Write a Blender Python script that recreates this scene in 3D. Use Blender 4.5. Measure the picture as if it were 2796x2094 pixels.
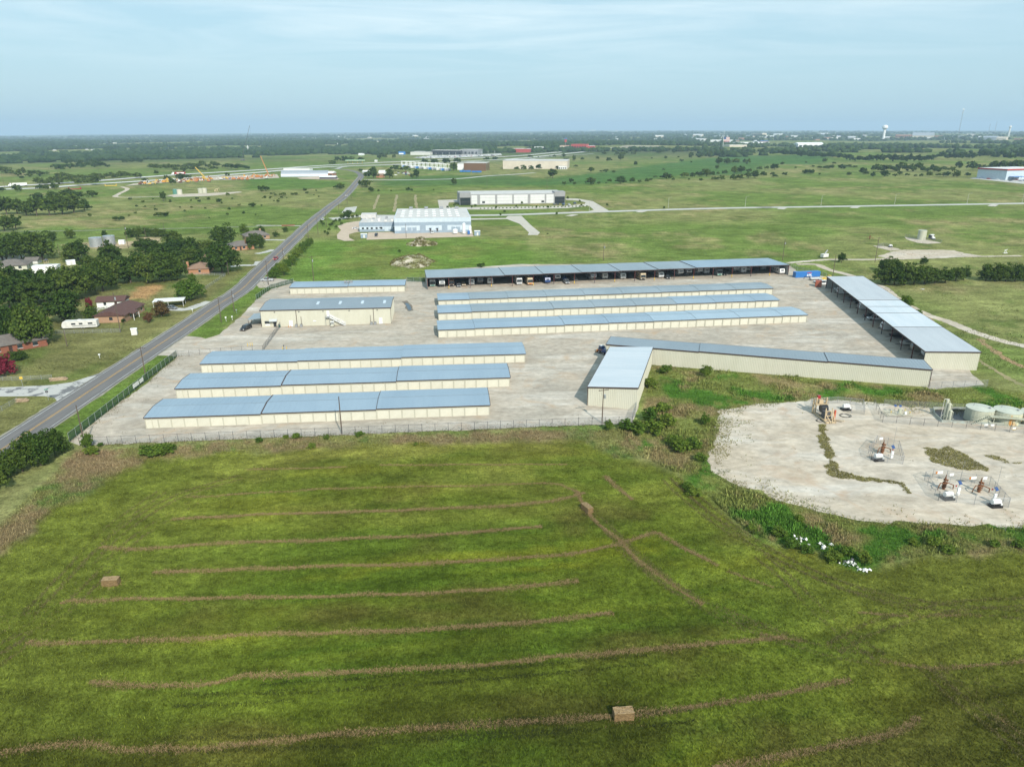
import bpy, bmesh, math, random
import numpy as np
from mathutils import Vector, Matrix
from mathutils.geometry import tessellate_polygon
for o in list(bpy.data.objects): bpy.data.objects.remove(o)
SC = bpy.context.scene
COL = SC.collection
rad = math.radians
# ------------------------------------------------------------------ camera, sky, sun, exposure
F, CX, CY, CH = 1937.0, 1398.0, 1047.0, 66.0
PITCH = math.atan((CY - 352) / F)
cam = bpy.data.cameras.new('camera'); camo = bpy.data.objects.new('camera', cam); COL.objects.link(camo)
camo.location = (0, 0, CH); camo.rotation_euler = (math.pi/2 - PITCH, 0, 0)
cam.sensor_width = 36; cam.lens = 36 * F / 2796; cam.clip_start = 1; cam.clip_end = 90000
SC.camera = camo
SUN_AZ, SUN_EL = rad(157.5), rad(37)
W = bpy.data.worlds.new('World'); SC.world = W; W.use_nodes = True
nt = W.node_tree; nt.nodes.clear()
def N(t, typ, **kw):
    n = t.nodes.new(typ)
    for k, v in kw.items():
        if k in n.inputs: n.inputs[k].default_value = v
        else: setattr(n, k, v)
    return n
out = N(nt, 'ShaderNodeOutputWorld'); bg = N(nt, 'ShaderNodeBackground'); bg.inputs['Strength'].default_value = 0.105
sky = N(nt, 'ShaderNodeTexSky', sky_type='NISHITA', sun_disc=False, sun_elevation=SUN_EL, sun_rotation=SUN_AZ,
        altitude=300, air_density=1.25, dust_density=1.6, ozone_density=2.6)
# thin cirrus, laid on a flat cloud deck so that it goes on over the whole sky
tc = N(nt, 'ShaderNodeTexCoord'); sep = N(nt, 'ShaderNodeSeparateXYZ'); nt.links.new(tc.outputs['Generated'], sep.inputs[0])
zc = N(nt, 'ShaderNodeMath', operation='MAXIMUM'); nt.links.new(sep.outputs['Z'], zc.inputs[0]); zc.inputs[1].default_value = 0.0
za = N(nt, 'ShaderNodeMath', operation='ADD'); nt.links.new(zc.outputs[0], za.inputs[0]); za.inputs[1].default_value = 0.06
dx = N(nt, 'ShaderNodeMath', operation='DIVIDE'); dy = N(nt, 'ShaderNodeMath', operation='DIVIDE')
nt.links.new(sep.outputs['X'], dx.inputs[0]); nt.links.new(za.outputs[0], dx.inputs[1])
nt.links.new(sep.outputs['Y'], dy.inputs[0]); nt.links.new(za.outputs[0], dy.inputs[1])
cb = N(nt, 'ShaderNodeCombineXYZ'); nt.links.new(dx.outputs[0], cb.inputs[0]); nt.links.new(dy.outputs[0], cb.inputs[1])
def wnoise(sc, det, ro, dist, scale3, loc):
    mp = N(nt, 'ShaderNodeMapping'); mp.inputs['Scale'].default_value = scale3; mp.inputs['Location'].default_value = loc
    mp.inputs['Rotation'].default_value = (0, 0, rad(14))
    nt.links.new(cb.outputs[0], mp.inputs[0])
    n = N(nt, 'ShaderNodeTexNoise'); n.inputs['Scale'].default_value = sc; n.inputs['Detail'].default_value = det
    n.inputs['Roughness'].default_value = ro; n.inputs['Distortion'].default_value = dist
    nt.links.new(mp.outputs[0], n.inputs['Vector']); return n
def ramp(t, src, stops):
    r = N(t, 'ShaderNodeValToRGB'); els = r.color_ramp.elements
    while len(els) < len(stops): els.new(0.5)
    for e, (p, c) in zip(els, stops): e.position = p; e.color = tuple(c) + (1,) if len(c) == 3 else c
    t.links.new(src, r.inputs[0]); return r
n1 = wnoise(0.55, 10, 0.62, 0.9, (0.8, 1.5, 1), (6.1, 1.2, 0))
n2 = wnoise(0.16, 3, 0.5, 0.3, (1, 1, 1), (2.2, 3.1, 0))
r1 = ramp(nt, n1.outputs['Fac'], [(0.4, (0, 0, 0)), (0.72, (1, 1, 1))])
r2 = ramp(nt, n2.outputs['Fac'], [(0.36, (0.1,)*3), (0.62, (1, 1, 1))])
mm = N(nt, 'ShaderNodeMath', operation='MULTIPLY'); nt.links.new(r1.outputs[0], mm.inputs[0]); nt.links.new(r2.outputs[0], mm.inputs[1])
m2 = N(nt, 'ShaderNodeMath', operation='MULTIPLY'); nt.links.new(mm.outputs[0], m2.inputs[0]); fz = N(nt, 'ShaderNodeMapRange'); nt.links.new(sep.outputs['Z'], fz.inputs[0]); fz.inputs[1].default_value = 0.045; fz.inputs[2].default_value = 0.13; fz.inputs[4].default_value = 0.95
nt.links.new(fz.outputs[0], m2.inputs[1])
# a thin even veil of humid air over the Nishita blue, plus the cirrus
veil = N(nt, 'ShaderNodeMix', data_type='RGBA'); veil.inputs[0].default_value = 0.78
nt.links.new(sky.outputs[0], veil.inputs[6]); veil.inputs[7].default_value = (3.15, 4.9, 5.8, 1)
mix = N(nt, 'ShaderNodeMix', data_type='RGBA'); nt.links.new(m2.outputs[0], mix.inputs[0])
nt.links.new(veil.outputs[2], mix.inputs[6]); mix.inputs[7].default_value = (6.6, 7.4, 7.6, 1)
nt.links.new(mix.outputs[2], bg.inputs['Color']); nt.links.new(bg.outputs[0], out.inputs[0])
sl = bpy.data.lights.new('sun', 'SUN'); sl.energy = 3.6; sl.angle = rad(1.2); sl.color = (1, 0.95, 0.86)
so = bpy.data.objects.new('sun', sl); COL.objects.link(so)
sd = Vector((math.sin(SUN_AZ)*math.cos(SUN_EL), math.cos(SUN_AZ)*math.cos(SUN_EL), math.sin(SUN_EL)))
so.rotation_euler = sd.to_track_quat('Z', 'Y').to_euler(); so.location = sd * 500
vs = SC.view_settings; vs.view_transform = 'Standard'; vs.look = 'None'; vs.gamma = 1; vs.use_curve_mapping = False
vs.exposure = 0.55
SC.render.engine = 'CYCLES'
cy = SC.cycles; cy.use_denoising = True; cy.max_bounces = 6; cy.diffuse_bounces = 2; cy.glossy_bounces = 2
cy.transparent_max_bounces = 12; cy.volume_bounces = 0; cy.transmission_bounces = 3; cy.caustics_reflective = False
# ------------------------------------------------------------------ terrain and pixel -> place
S = 0.007
cp, sp = math.cos(PITCH), math.sin(PITCH)
def Hn(x, y):
    x = np.asarray(x, float); y = np.asarray(y, float)
    lin = np.where(x < 700, S*x, S*(700 + 2000*np.tanh((x-700)/2000)))
    r = np.hypot(x, y); w = np.clip((r-1000)/1800, 0, 1); w = w*w*(3-2*w)
    u = 5*np.sin(x/310+0.7)*np.sin(y/420+1.1) + 4*np.sin((x*0.6+y)/530+2.0) - 3
    return lin + w*u
def H(x, y): return float(Hn(x, y))
def P(px, py, h=0.0):
    u = (px-CX)/F; v = (py-CY)/F
    d = (u, cp - v*sp, -sp - v*cp)
    t = (CH-h)/(S*d[0]-d[2]) if S*d[0]-d[2] > 1e-4 else 20000.
    for _ in range(25):
        x, y = t*d[0], t*d[1]
        t2 = (CH-h-H(x, y))/(-d[2]) if d[2] < -1e-5 else t
        t = 0.5*t + 0.5*t2
    x, y = t*d[0], t*d[1]
    return Vector((x, y, H(x, y)))
REG = dict(A=(0,300),B=(700,300),C=(1400,300),D=(2096,260),E=(0,600),F=(700,600),G=(1400,640),H=(2096,600),I=(0,900),
           J=(500,840),K=(1150,720),L=(1550,880),M=(2096,720),N=(2096,1060),O=(2096,1360),Q=(1400,1100))
def Z(r, x, y, h=0.0):
    if r == 'W': return P(x*1.264, y*1.264, h)
    a, b = REG[r]; return P(a+x/3.16, b+y/3.16, h)
def PTS(s, h=0.0):
    o = []
    for grp in s.split(';'):
        r, rest = grp.strip().split(':')
        for q in rest.split(): x, y = q.split(','); o.append(Z(r.strip(), float(x), float(y), h))
    return o
def mpz(p, r='E'):
    d = p.y*cp + (CH-p.z)*sp
    return d/F*(1.264 if r == 'W' else 1/3.16)
# ------------------------------------------------------------------ numpy noise
def hash2(ix, iy, s):
    v = np.sin(ix*127.1 + iy*311.7 + s*74.7)*43758.5453
    return v - np.floor(v)
def vnoise(x, y, s=0):
    ix = np.floor(x); iy = np.floor(y); fx = x-ix; fy = y-iy
    fx = fx*fx*(3-2*fx); fy = fy*fy*(3-2*fy)
    a = hash2(ix, iy, s); b = hash2(ix+1, iy, s); c = hash2(ix, iy+1, s); d = hash2(ix+1, iy+1, s)
    return (a*(1-fx)+b*fx)*(1-fy) + (c*(1-fx)+d*fx)*fy
def fbm(x, y, s=0, o=4):
    t = 0; a = 0.5; n = 0
    for k in range(o):
        t = t + a*vnoise(x*2**k, y*2**k, s+k*7); n += a; a *= 0.55
    return t/n
def sdist(poly, x, y):
    """signed distance, positive inside"""
    d2 = np.full(x.shape, 1e18); ins = np.zeros(x.shape, bool)
    n = len(poly)
    for i in range(n):
        ax, ay = poly[i][0], poly[i][1]; bx, by = poly[(i+1) % n][0], poly[(i+1) % n][1]
        ex, ey = bx-ax, by-ay; L2 = ex*ex+ey*ey+1e-9
        t = np.clip(((x-ax)*ex+(y-ay)*ey)/L2, 0, 1)
        d2 = np.minimum(d2, (x-ax-t*ex)**2 + (y-ay-t*ey)**2)
        c = ((ay > y) != (by > y)) & (x < (bx-ax)*(y-ay)/(by-ay+1e-12)+ax)
        ins ^= c
    return np.where(ins, 1, -1)*np.sqrt(d2)
# ------------------------------------------------------------------ materials
MATS = {}
def mat(name, c1, c2=None, scale=0.6, rough=0.7, metal=0.0, bump=0.0, bscale=8, stretch=(1, 1, 1), spec=0.3, detail=5, lo=0.35, hi=0.65, rnd=0.0, coords='Object', trans=0.0, coat=0.0):
    if name in MATS: return MATS[name]
    m = bpy.data.materials.new(name); m.use_nodes = True; t = m.node_tree; t.nodes.clear()
    o = N(t, 'ShaderNodeOutputMaterial'); b = N(t, 'ShaderNodeBsdfPrincipled')
    b.inputs['Roughness'].default_value = rough; b.inputs['Metallic'].default_value = metal
    b.inputs['Specular IOR Level'].default_value = spec; b.inputs['Coat Weight'].default_value = coat
    if c2 is None: c2 = tuple(v*0.86 for v in c1)
    co = N(t, 'ShaderNodeTexCoord')
    if coords == 'World': geo = N(t, 'ShaderNodeNewGeometry'); src = geo.outputs['Position']
    else: src = co.outputs['Object']
    mp = N(t, 'ShaderNodeMapping'); mp.inputs['Scale'].default_value = stretch; t.links.new(src, mp.inputs[0])
    n = N(t, 'ShaderNodeTexNoise'); n.inputs['Scale'].default_value = scale; n.inputs['Detail'].default_value = detail
    n.inputs['Roughness'].default_value = 0.6; t.links.new(mp.outputs[0], n.inputs['Vector'])
    r = ramp(t, n.outputs['Fac'], [(lo, c1), (hi, c2)])
    col = r.outputs[0]
    if rnd:
        oi = N(t, 'ShaderNodeObjectInfo'); hs = N(t, 'ShaderNodeHueSaturation')
        mr = N(t, 'ShaderNodeMapRange'); t.links.new(oi.outputs['Random'], mr.inputs[0])
        mr.inputs[3].default_value = 1-rnd; mr.inputs[4].default_value = 1+rnd
        t.links.new(mr.outputs[0], hs.inputs['Value']); t.links.new(col, hs.inputs['Color']); col = hs.outputs[0]
    t.links.new(col, b.inputs['Base Color'])
    if bump:
        nb = N(t, 'ShaderNodeTexNoise'); nb.inputs['Scale'].default_value = bscale; nb.inputs['Detail'].default_value = 4
        t.links.new(mp.outputs[0], nb.inputs['Vector'])
        bp = N(t, 'ShaderNodeBump'); bp.inputs['Strength'].default_value = bump; bp.inputs['Distance'].default_value = 0.1
        t.links.new(nb.outputs['Fac'], bp.inputs['Height']); t.links.new(bp.outputs[0], b.inputs['Normal'])
    if trans:
        tr = N(t, 'ShaderNodeBsdfTranslucent'); t.links.new(col, tr.inputs[0])
        ms = N(t, 'ShaderNodeMixShader'); ms.inputs[0].default_value = trans
        t.links.new(b.outputs[0], ms.inputs[1]); t.links.new(tr.outputs[0], ms.inputs[2]); t.links.new(ms.outputs[0], o.inputs[0])
    else: t.links.new(b.outputs[0], o.inputs[0])
    MATS[name] = m; return m
def leafmat(name, dark, light, trans=0.25, rnd=0.25, attr=None):
    if name in MATS: return MATS[name]
    m = bpy.data.materials.new(name); m.use_nodes = True; t = m.node_tree; t.nodes.clear()
    o = N(t, 'ShaderNodeOutputMaterial'); b = N(t, 'ShaderNodeBsdfDiffuse'); tr = N(t, 'ShaderNodeBsdfTranslucent')
    g = N(t, 'ShaderNodeNewGeometry')
    r = ramp(t, g.outputs['Random Per Island'], [(0, dark), (1, light)]); col = r.outputs[0]
    if attr:
        at = N(t, 'ShaderNodeAttribute'); at.attribute_name = attr
        mx = N(t, 'ShaderNodeMix', data_type='RGBA', blend_type='MULTIPLY'); mx.inputs[0].default_value = 1
        t.links.new(at.outputs['Color'], mx.inputs[6]); t.links.new(col, mx.inputs[7]); col = mx.outputs[2]
    if rnd:
        oi = N(t, 'ShaderNodeObjectInfo'); hs = N(t, 'ShaderNodeHueSaturation')
        mr = N(t, 'ShaderNodeMapRange'); t.links.new(oi.outputs['Random'], mr.inputs[0])
        mr.inputs[3].default_value = 1-rnd; mr.inputs[4].default_value = 1+rnd
        mh = N(t, 'ShaderNodeMapRange'); t.links.new(oi.outputs['Random'], mh.inputs[0])
        mh.inputs[3].default_value = 0.515; mh.inputs[4].default_value = 0.475
        t.links.new(mr.outputs[0], hs.inputs['Value']); t.links.new(mh.outputs[0], hs.inputs['Hue'])
        t.links.new(col, hs.inputs['Color']); col = hs.outputs[0]
    t.links.new(col, b.inputs[0]); t.links.new(col, tr.inputs[0])
    ms = N(t, 'ShaderNodeMixShader'); ms.inputs[0].default_value = trans
    t.links.new(b.outputs[0], ms.inputs[1]); t.links.new(tr.outputs[0], ms.inputs[2]); t.links.new(ms.outputs[0], o.inputs[0])
    MATS[name] = m; return m
def meshfence(name, col, alpha):
    m = bpy.data.materials.new(name); m.use_nodes = True; t = m.node_tree; t.nodes.clear()
    o = N(t, 'ShaderNodeOutputMaterial'); b = N(t, 'ShaderNodeBsdfDiffuse'); b.inputs[0].default_value = col+(1,)
    tr = N(t, 'ShaderNodeBsdfTransparent'); ms = N(t, 'ShaderNodeMixShader')
    g = N(t, 'ShaderNodeNewGeometry'); n = N(t, 'ShaderNodeTexNoise'); n.inputs['Scale'].default_value = 0.8
    t.links.new(g.outputs['Position'], n.inputs['Vector'])
    mr = N(t, 'ShaderNodeMapRange'); t.links.new(n.outputs['Fac'], mr.inputs[0]); mr.inputs[3].default_value = alpha*0.7; mr.inputs[4].default_value = min(1, alpha*1.3)
    t.links.new(mr.outputs[0], ms.inputs[0]); t.links.new(tr.outputs[0], ms.inputs[1]); t.links.new(b.outputs[0], ms.inputs[2])
    t.links.new(ms.outputs[0], o.inputs[0]); MATS[name] = m; return m
cream = mat('cream_steel', (0.53, 0.515, 0.42), (0.495, 0.48, 0.385), 0.5, 0.5, stretch=(1, 1, 0.3))
creamd = mat('cream_door', (0.58, 0.56, 0.465), (0.545, 0.525, 0.43), 0.9, 0.5, rnd=0.04)
frame_c = mat('cream_frame', (0.45, 0.435, 0.35), (0.415, 0.4, 0.32), 0.6, 0.5)
brown = mat('brown_trim', (0.06, 0.035, 0.028), None, 1, 0.5)
redpost = mat('red_steel_post', (0.11, 0.03, 0.025), (0.08, 0.02, 0.02), 1, 0.5)
roof_b = mat('roof_galvalume', (0.41, 0.5, 0.57), (0.365, 0.455, 0.53), 0.15, 0.42, 0.55, stretch=(1, 0.25, 1), spec=0.5)
roof_b2 = mat('roof_galvalume_worn', (0.385, 0.435, 0.46), (0.335, 0.385, 0.41), 0.12, 0.45, 0.5, stretch=(1, 0.3, 1), spec=0.5)
roof_b3 = mat('roof_galvalume_bright', (0.48, 0.575, 0.64), (0.435, 0.53, 0.595), 0.15, 0.4, 0.5, stretch=(1, 0.3, 1), spec=0.5)
roof_g = mat('roof_grey_steel', (0.33, 0.375, 0.405), (0.285, 0.33, 0.36), 0.15, 0.42, 0.45, stretch=(0.6, 0.2, 1), spec=0.5)
roof_w = mat('roof_white_steel', (0.66, 0.69, 0.71), (0.58, 0.63, 0.66), 0.3, 0.36, 0.4, stretch=(0.2, 2, 1), spec=0.5)
roof_l = mat('roof_pale_steel', (0.54, 0.565, 0.585), (0.48, 0.505, 0.53), 0.3, 0.42, 0.4, stretch=(0.2, 2, 1), spec=0.5)
seamm = mat('roof_seam', (0.3, 0.38, 0.44), None, 1, 0.5, 0.3)
skyl = mat('skylight_panel', (0.62, 0.7, 0.76), None, 1, 0.3, 0.2)
white = mat('white_paint', (0.78, 0.78, 0.76), (0.72, 0.72, 0.7), 1.5, 0.4)
dirtyw = mat('weathered_white', (0.68, 0.67, 0.63), (0.55, 0.54, 0.5), 0.8, 0.6)
black = mat('black_paint', (0.02, 0.02, 0.022), None, 2, 0.3)
tyre = mat('rubber', (0.018, 0.018, 0.018), None, 3, 0.85)
rim = mat('wheel_rim', (0.4, 0.4, 0.41), None, 3, 0.35, 0.7)
glass = mat('window_glass', (0.03, 0.038, 0.045), (0.02, 0.026, 0.03), 0.6, 0.08, spec=0.6)
grey = mat('grey_steel', (0.32, 0.33, 0.34), (0.25, 0.26, 0.27), 2, 0.5, 0.3)
galv = mat('galvanised', (0.5, 0.52, 0.54), (0.4, 0.42, 0.44), 1.2, 0.42, 0.6)
dgrey = mat('dark_grey', (0.09, 0.09, 0.095), None, 2, 0.6)
wood = mat('weathered_pole', (0.13, 0.095, 0.07), (0.085, 0.065, 0.05), 3, 0.85, stretch=(1, 1, 0.1))
yellow = mat('safety_yellow', (0.62, 0.42, 0.06), None, 2, 0.5)
orange = mat('safety_orange', (0.5, 0.19, 0.045), (0.4, 0.15, 0.04), 2, 0.5)
rust = mat('rust', (0.22, 0.085, 0.03), (0.12, 0.06, 0.035), 3, 0.8)
tan = mat('tan_paint', (0.55, 0.43, 0.27), (0.42, 0.32, 0.2), 2, 0.6)
sage = mat('sage_tank_paint', (0.46, 0.465, 0.365), (0.41, 0.415, 0.32), 0.6, 0.5, stretch=(1, 1, 0.2))
rusttank = mat('rusting_sage_paint', (0.48, 0.23, 0.06), (0.5, 0.5, 0.36), 0.9, 0.6, lo=0.42, hi=0.5, stretch=(1, 1, 0.25))
brick = mat('orange_brick', (0.42, 0.22, 0.12), (0.34, 0.17, 0.095), 6, 0.85, stretch=(1, 1, 2.5))
brick2 = mat('tan_brick', (0.4, 0.255, 0.155), (0.31, 0.185, 0.12), 6, 0.85, stretch=(1, 1, 2.5))
brick3 = mat('red_brick', (0.24, 0.09, 0.055), None, 6, 0.85)
shing_r = mat('reddish_shingle', (0.115, 0.06, 0.048), (0.085, 0.045, 0.04), 1.4, 0.9, bump=0.4)
shing_t = mat('tan_shingle', (0.27, 0.175, 0.12), (0.22, 0.14, 0.095), 1.2, 0.9, bump=0.4)
shing_g = mat('grey_shingle', (0.17, 0.15, 0.13), (0.125, 0.11, 0.1), 1.2, 0.9, bump=0.4)
concrete = mat('concrete', (0.5, 0.46, 0.39), (0.42, 0.385, 0.33), 0.25, 0.85, coords='World')
conc_h = mat('highway_concrete', (0.6, 0.59, 0.55), (0.53, 0.52, 0.48), 0.2, 0.85, coords='World')
conc_w = mat('pale_concrete', (0.47, 0.46, 0.42), (0.4, 0.39, 0.36), 0.2, 0.85, coords='World')
conc_t = mat('tan_concrete', (0.5, 0.4, 0.3), (0.43, 0.345, 0.26), 0.2, 0.85, coords='World')
tarcrack = mat('cracked_concrete', (0.43, 0.42, 0.39), (0.15, 0.15, 0.15), 0.35, 0.85, coords='World', lo=0.52, hi=0.6)
asphalt = mat('asphalt', (0.17, 0.16, 0.152), (0.125, 0.12, 0.117), 0.35, 0.9, coords='World', stretch=(3, 0.18, 1))
linew = mat('road_paint_white', (0.6, 0.6, 0.58), (0.35, 0.35, 0.34), 0.5, 0.7, coords='World')
liney = mat('road_paint_yellow', (0.62, 0.34, 0.05), (0.4, 0.24, 0.07), 0.5, 0.7, coords='World')
mud = mat('damp_mud', (0.12, 0.1, 0.075), (0.2, 0.17, 0.13), 0.8, 0.7, coords='World')
water = mat('puddle_water', (0.03, 0.035, 0.04), None, 1, 0.05, spec=0.7)
hay = mat('baled_hay', (0.3, 0.2, 0.09), (0.13, 0.08, 0.035), 4, 0.95, bump=0.8, bscale=14, stretch=(1, 1, 5))
straw = leafmat('hay_stalks', (0.18, 0.12, 0.06), (0.37, 0.26, 0.135), 0.1, 0)
liner = mat('black_liner', (0.012, 0.012, 0.014), (0.03, 0.03, 0.03), 1.2, 0.35)
chain = meshfence('chain_link', (0.3, 0.31, 0.32), 0.2)
chain_far = meshfence('chain_link_dense', (0.17, 0.18, 0.19), 0.34)
slatg = meshfence('green_privacy_slats', (0.04, 0.085, 0.055), 0.68)
leaf = leafmat('tree_leaves', (0.024, 0.05, 0.009), (0.085, 0.135, 0.026), 0.22, 0.28)
leaf_y = leafmat('bush_leaves', (0.05, 0.095, 0.014), (0.13, 0.2, 0.032), 0.25, 0.2)
leaf_far = leafmat('far_leaves', (0.017, 0.04, 0.012), (0.042, 0.078, 0.022), 0.1, 0.2)
pinkf = leafmat('crepe_myrtle_flowers', (0.1, 0.012, 0.025), (0.26, 0.035, 0.07), 0.2, 0.1)
dullpink = leafmat('faded_myrtle_leaves', (0.07, 0.05, 0.02), (0.17, 0.1, 0.045), 0.2, 0.1)
bark = mat('bark', (0.11, 0.085, 0.065), (0.07, 0.055, 0.04), 3, 0.9)
weedm = leafmat('weed_blades', (0.6, 0.6, 0.6), (1.35, 1.35, 1.35), 0.2, 0, attr='tint')
def paint(nm, c): return mat('paint_'+nm, c, tuple(v*0.9 for v in c), 1, 0.3, coat=0.4)
# ------------------------------------------------------------------ geometry helpers
class MB:
    def __init__(s): s.v = []; s.f = []
    def add(s, v, f):
        k = len(s.v); s.v += [tuple(q) for q in v]; s.f += [tuple(i+k for i in q) for q in f]; return s
    def box(s, x0, x1, y0, y1, z0, z1):
        return s.add([(x0,y0,z0),(x1,y0,z0),(x1,y1,z0),(x0,y1,z0),(x0,y0,z1),(x1,y0,z1),(x1,y1,z1),(x0,y1,z1)],
                     [(3,2,1,0),(4,5,6,7),(0,1,5,4),(1,2,6,5),(2,3,7,6),(3,0,4,7)])
    def bc(s, c, d, rz=0.0, rx=0.0):
        M = Matrix.Translation(c) @ Matrix.Rotation(rz, 4, 'Z') @ Matrix.Rotation(rx, 4, 'X')
        h = [q/2 for q in d]; b = MB().box(-h[0], h[0], -h[1], h[1], -h[2], h[2])
        return s.add([M @ Vector(q) for q in b.v], b.f)
    def prof(s, pts, a0, a1, axis='x'):
        """closed profile swept along axis; pts are (y,z) for x, (x,z) for y, (x,y) for z"""
        n = len(pts); mk = {'x': lambda p, a: (a, p[0], p[1]), 'y': lambda p, a: (p[0], a, p[1]), 'z': lambda p, a: (p[0], p[1], a)}[axis]
        v = [mk(p, a0) for p in pts] + [mk(p, a1) for p in pts]
        f = [(i, (i+1) % n, n+(i+1) % n, n+i) for i in range(n)] + [tuple(range(n))[::-1], tuple(range(n, 2*n))]
        return s.add(v, f)
    def cyl(s, cx, cy, z0, z1, r0, r1=None, n=12, cap=True):
        r1 = r0 if r1 is None else r1
        v = [(cx+r0*math.cos(2*math.pi*i/n), cy+r0*math.sin(2*math.pi*i/n), z0) for i in range(n)] + \
            [(cx+r1*math.cos(2*math.pi*i/n), cy+r1*math.sin(2*math.pi*i/n), z1) for i in range(n)]
        f = [(i, (i+1) % n, n+(i+1) % n, n+i) for i in range(n)]
        if cap: f += [tuple(range(n))[::-1], tuple(range(n, 2*n))]
        return s.add(v, f)
    def tube(s, p, q, r, n=6, r2=None):
        p = Vector(p); q = Vector(q); d = q-p; L = d.length
        if L < 1e-6: return s
        M = Matrix.Translation(p) @ d.to_track_quat('Z', 'Y').to_matrix().to_4x4()
        b = MB().cyl(0, 0, 0, L, r, r2, n); return s.add([M @ Vector(t) for t in b.v], b.f)
    def path(s, pts, r, n=6):
        for a, b in zip(pts, pts[1:]): s.tube(a, b, r, n)
        return s
    def dome(s, cx, cy, z0, r, h, n=16, k=4):
        for i in range(k):
            a, b = math.pi/2*i/k, math.pi/2*(i+1)/k
            s.cyl(cx, cy, z0+h*math.sin(a), z0+h*math.sin(b), r*math.cos(a), max(r*math.cos(b), 0.001), n, False)
        return s
    def mesh(s, name):
        m = bpy.data.meshes.new(name); m.from_pydata(s.v, [], s.f); 
        bm = bmesh.new(); bm.from_mesh(m); bmesh.ops.recalc_face_normals(bm, faces=bm.faces); bm.to_mesh(m); bm.free()
        return m
def mesh_np(name, v, f, smooth=False):
    m = bpy.data.meshes.new(name); v = np.asarray(v, np.float32); f = np.asarray(f, np.int32)
    m.vertices.add(len(v)); m.vertices.foreach_set('co', v.ravel())
    k = f.shape[1]; m.loops.add(f.size); m.loops.foreach_set('vertex_index', f.ravel())
    m.polygons.add(len(f)); m.polygons.foreach_set('loop_start', np.arange(len(f), dtype=np.int32)*k)
    m.polygons.foreach_set('loop_total', np.full(len(f), k, np.int32))
    if smooth: m.polygons.foreach_set('use_smooth', np.ones(len(f), bool))
    m.update(calc_edges=True); m.validate(); return m
def tint(m, cols):
    a = m.attributes.new('tint', 'FLOAT_COLOR', 'POINT')
    c = np.ones((len(cols), 4), np.float32); c[:, :3] = cols; a.data.foreach_set('color', c.ravel())
def ob(name, data, material=None, parent=None, loc=None, rz=0.0, kind=None, label=None):
    if isinstance(data, MB): data = data.mesh(name)
    o = bpy.data.objects.new(name, data); COL.objects.link(o)
    if parent is not None: o.parent = parent
    if loc is not None: o.location = loc
    if rz: o.rotation_euler = (0, 0, rz)
    if material is not None:
        if not data.materials: data.materials.append(material)
        elif data.materials[0] is not material:
            o.material_slots[0].link = 'OBJECT'; o.material_slots[0].material = material
    if kind: o['kind'] = kind
    if label: o['label'] = label
    return o
def tag(o, label, cat, group=None):
    o['label'] = label; o['category'] = cat
    if group: o['group'] = group
    return o
def thing(name, label, cat, loc, rz=0.0, group=None):
    o = bpy.data.objects.new(name, None); COL.objects.link(o); o.location = loc; o.rotation_euler = (0, 0, rz)
    o.empty_display_size = 0.5
    return tag(o, label, cat, group)
def dup(root, loc, rz, label, group=None, scale=None, mats=None):
    def cpy(o, par):
        c = o.copy(); COL.objects.link(c); c.parent = par
        for ch in o.children: cpy(ch, c)
        return c
    r = cpy(root, None); r.location = loc; r.rotation_euler = (0, 0, rz); r['label'] = label
    if group: r['group'] = group
    elif 'group' in r: del r['group']
    if scale is not None: r.scale = scale
    return r
def smooth(pts, n=8):
    if len(pts) < 3: return [Vector(p) for p in pts]
    o = []; q = [pts[0]] + list(pts) + [pts[-1]]
    for i in range(1, len(q)-2):
        p0, p1, p2, p3 = q[i-1], q[i], q[i+1], q[i+2]
        for k in range(n):
            t = k/n
            o.append(0.5*((2*p1)+(p2-p0)*t+(2*p0-5*p1+4*p2-p3)*t*t+(3*p1-p0-3*p2+p3)*t**3))
    return o + [Vector(pts[-1])]
def strip(name, pts, wl, wr, dz, material, parent=None, kind='structure', sm=8, jit=0.0, seed=0):
    """ribbon that follows the ground; wl/wr = offsets left and right of the line"""
    c = smooth(pts, sm); v = []; f = []; rng = random.Random(seed)
    for i, p in enumerate(c):
        d = (c[min(i+1, len(c)-1)] - c[max(i-1, 0)]).to_2d().normalized(); n = Vector((-d.y, d.x))
        for w in (wl, wr):
            q = p.to_2d() + n*(w + (rng.uniform(-jit, jit) if jit else 0)); v.append((q.x, q.y, H(q.x, q.y)+dz))
        if i: f.append((2*i-2, 2*i, 2*i+1, 2*i-1))
    m = bpy.data.meshes.new(name); m.from_pydata(v, [], f)
    bm = bmesh.new(); bm.from_mesh(m); bmesh.ops.recalc_face_normals(bm, faces=bm.faces)
    if bm.faces and sum(q.normal.z for q in bm.faces) < 0: bmesh.ops.reverse_faces(bm, faces=bm.faces)
    bm.to_mesh(m); bm.free()
    return ob(name, m, material, parent, kind=kind if parent is None else None)
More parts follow.
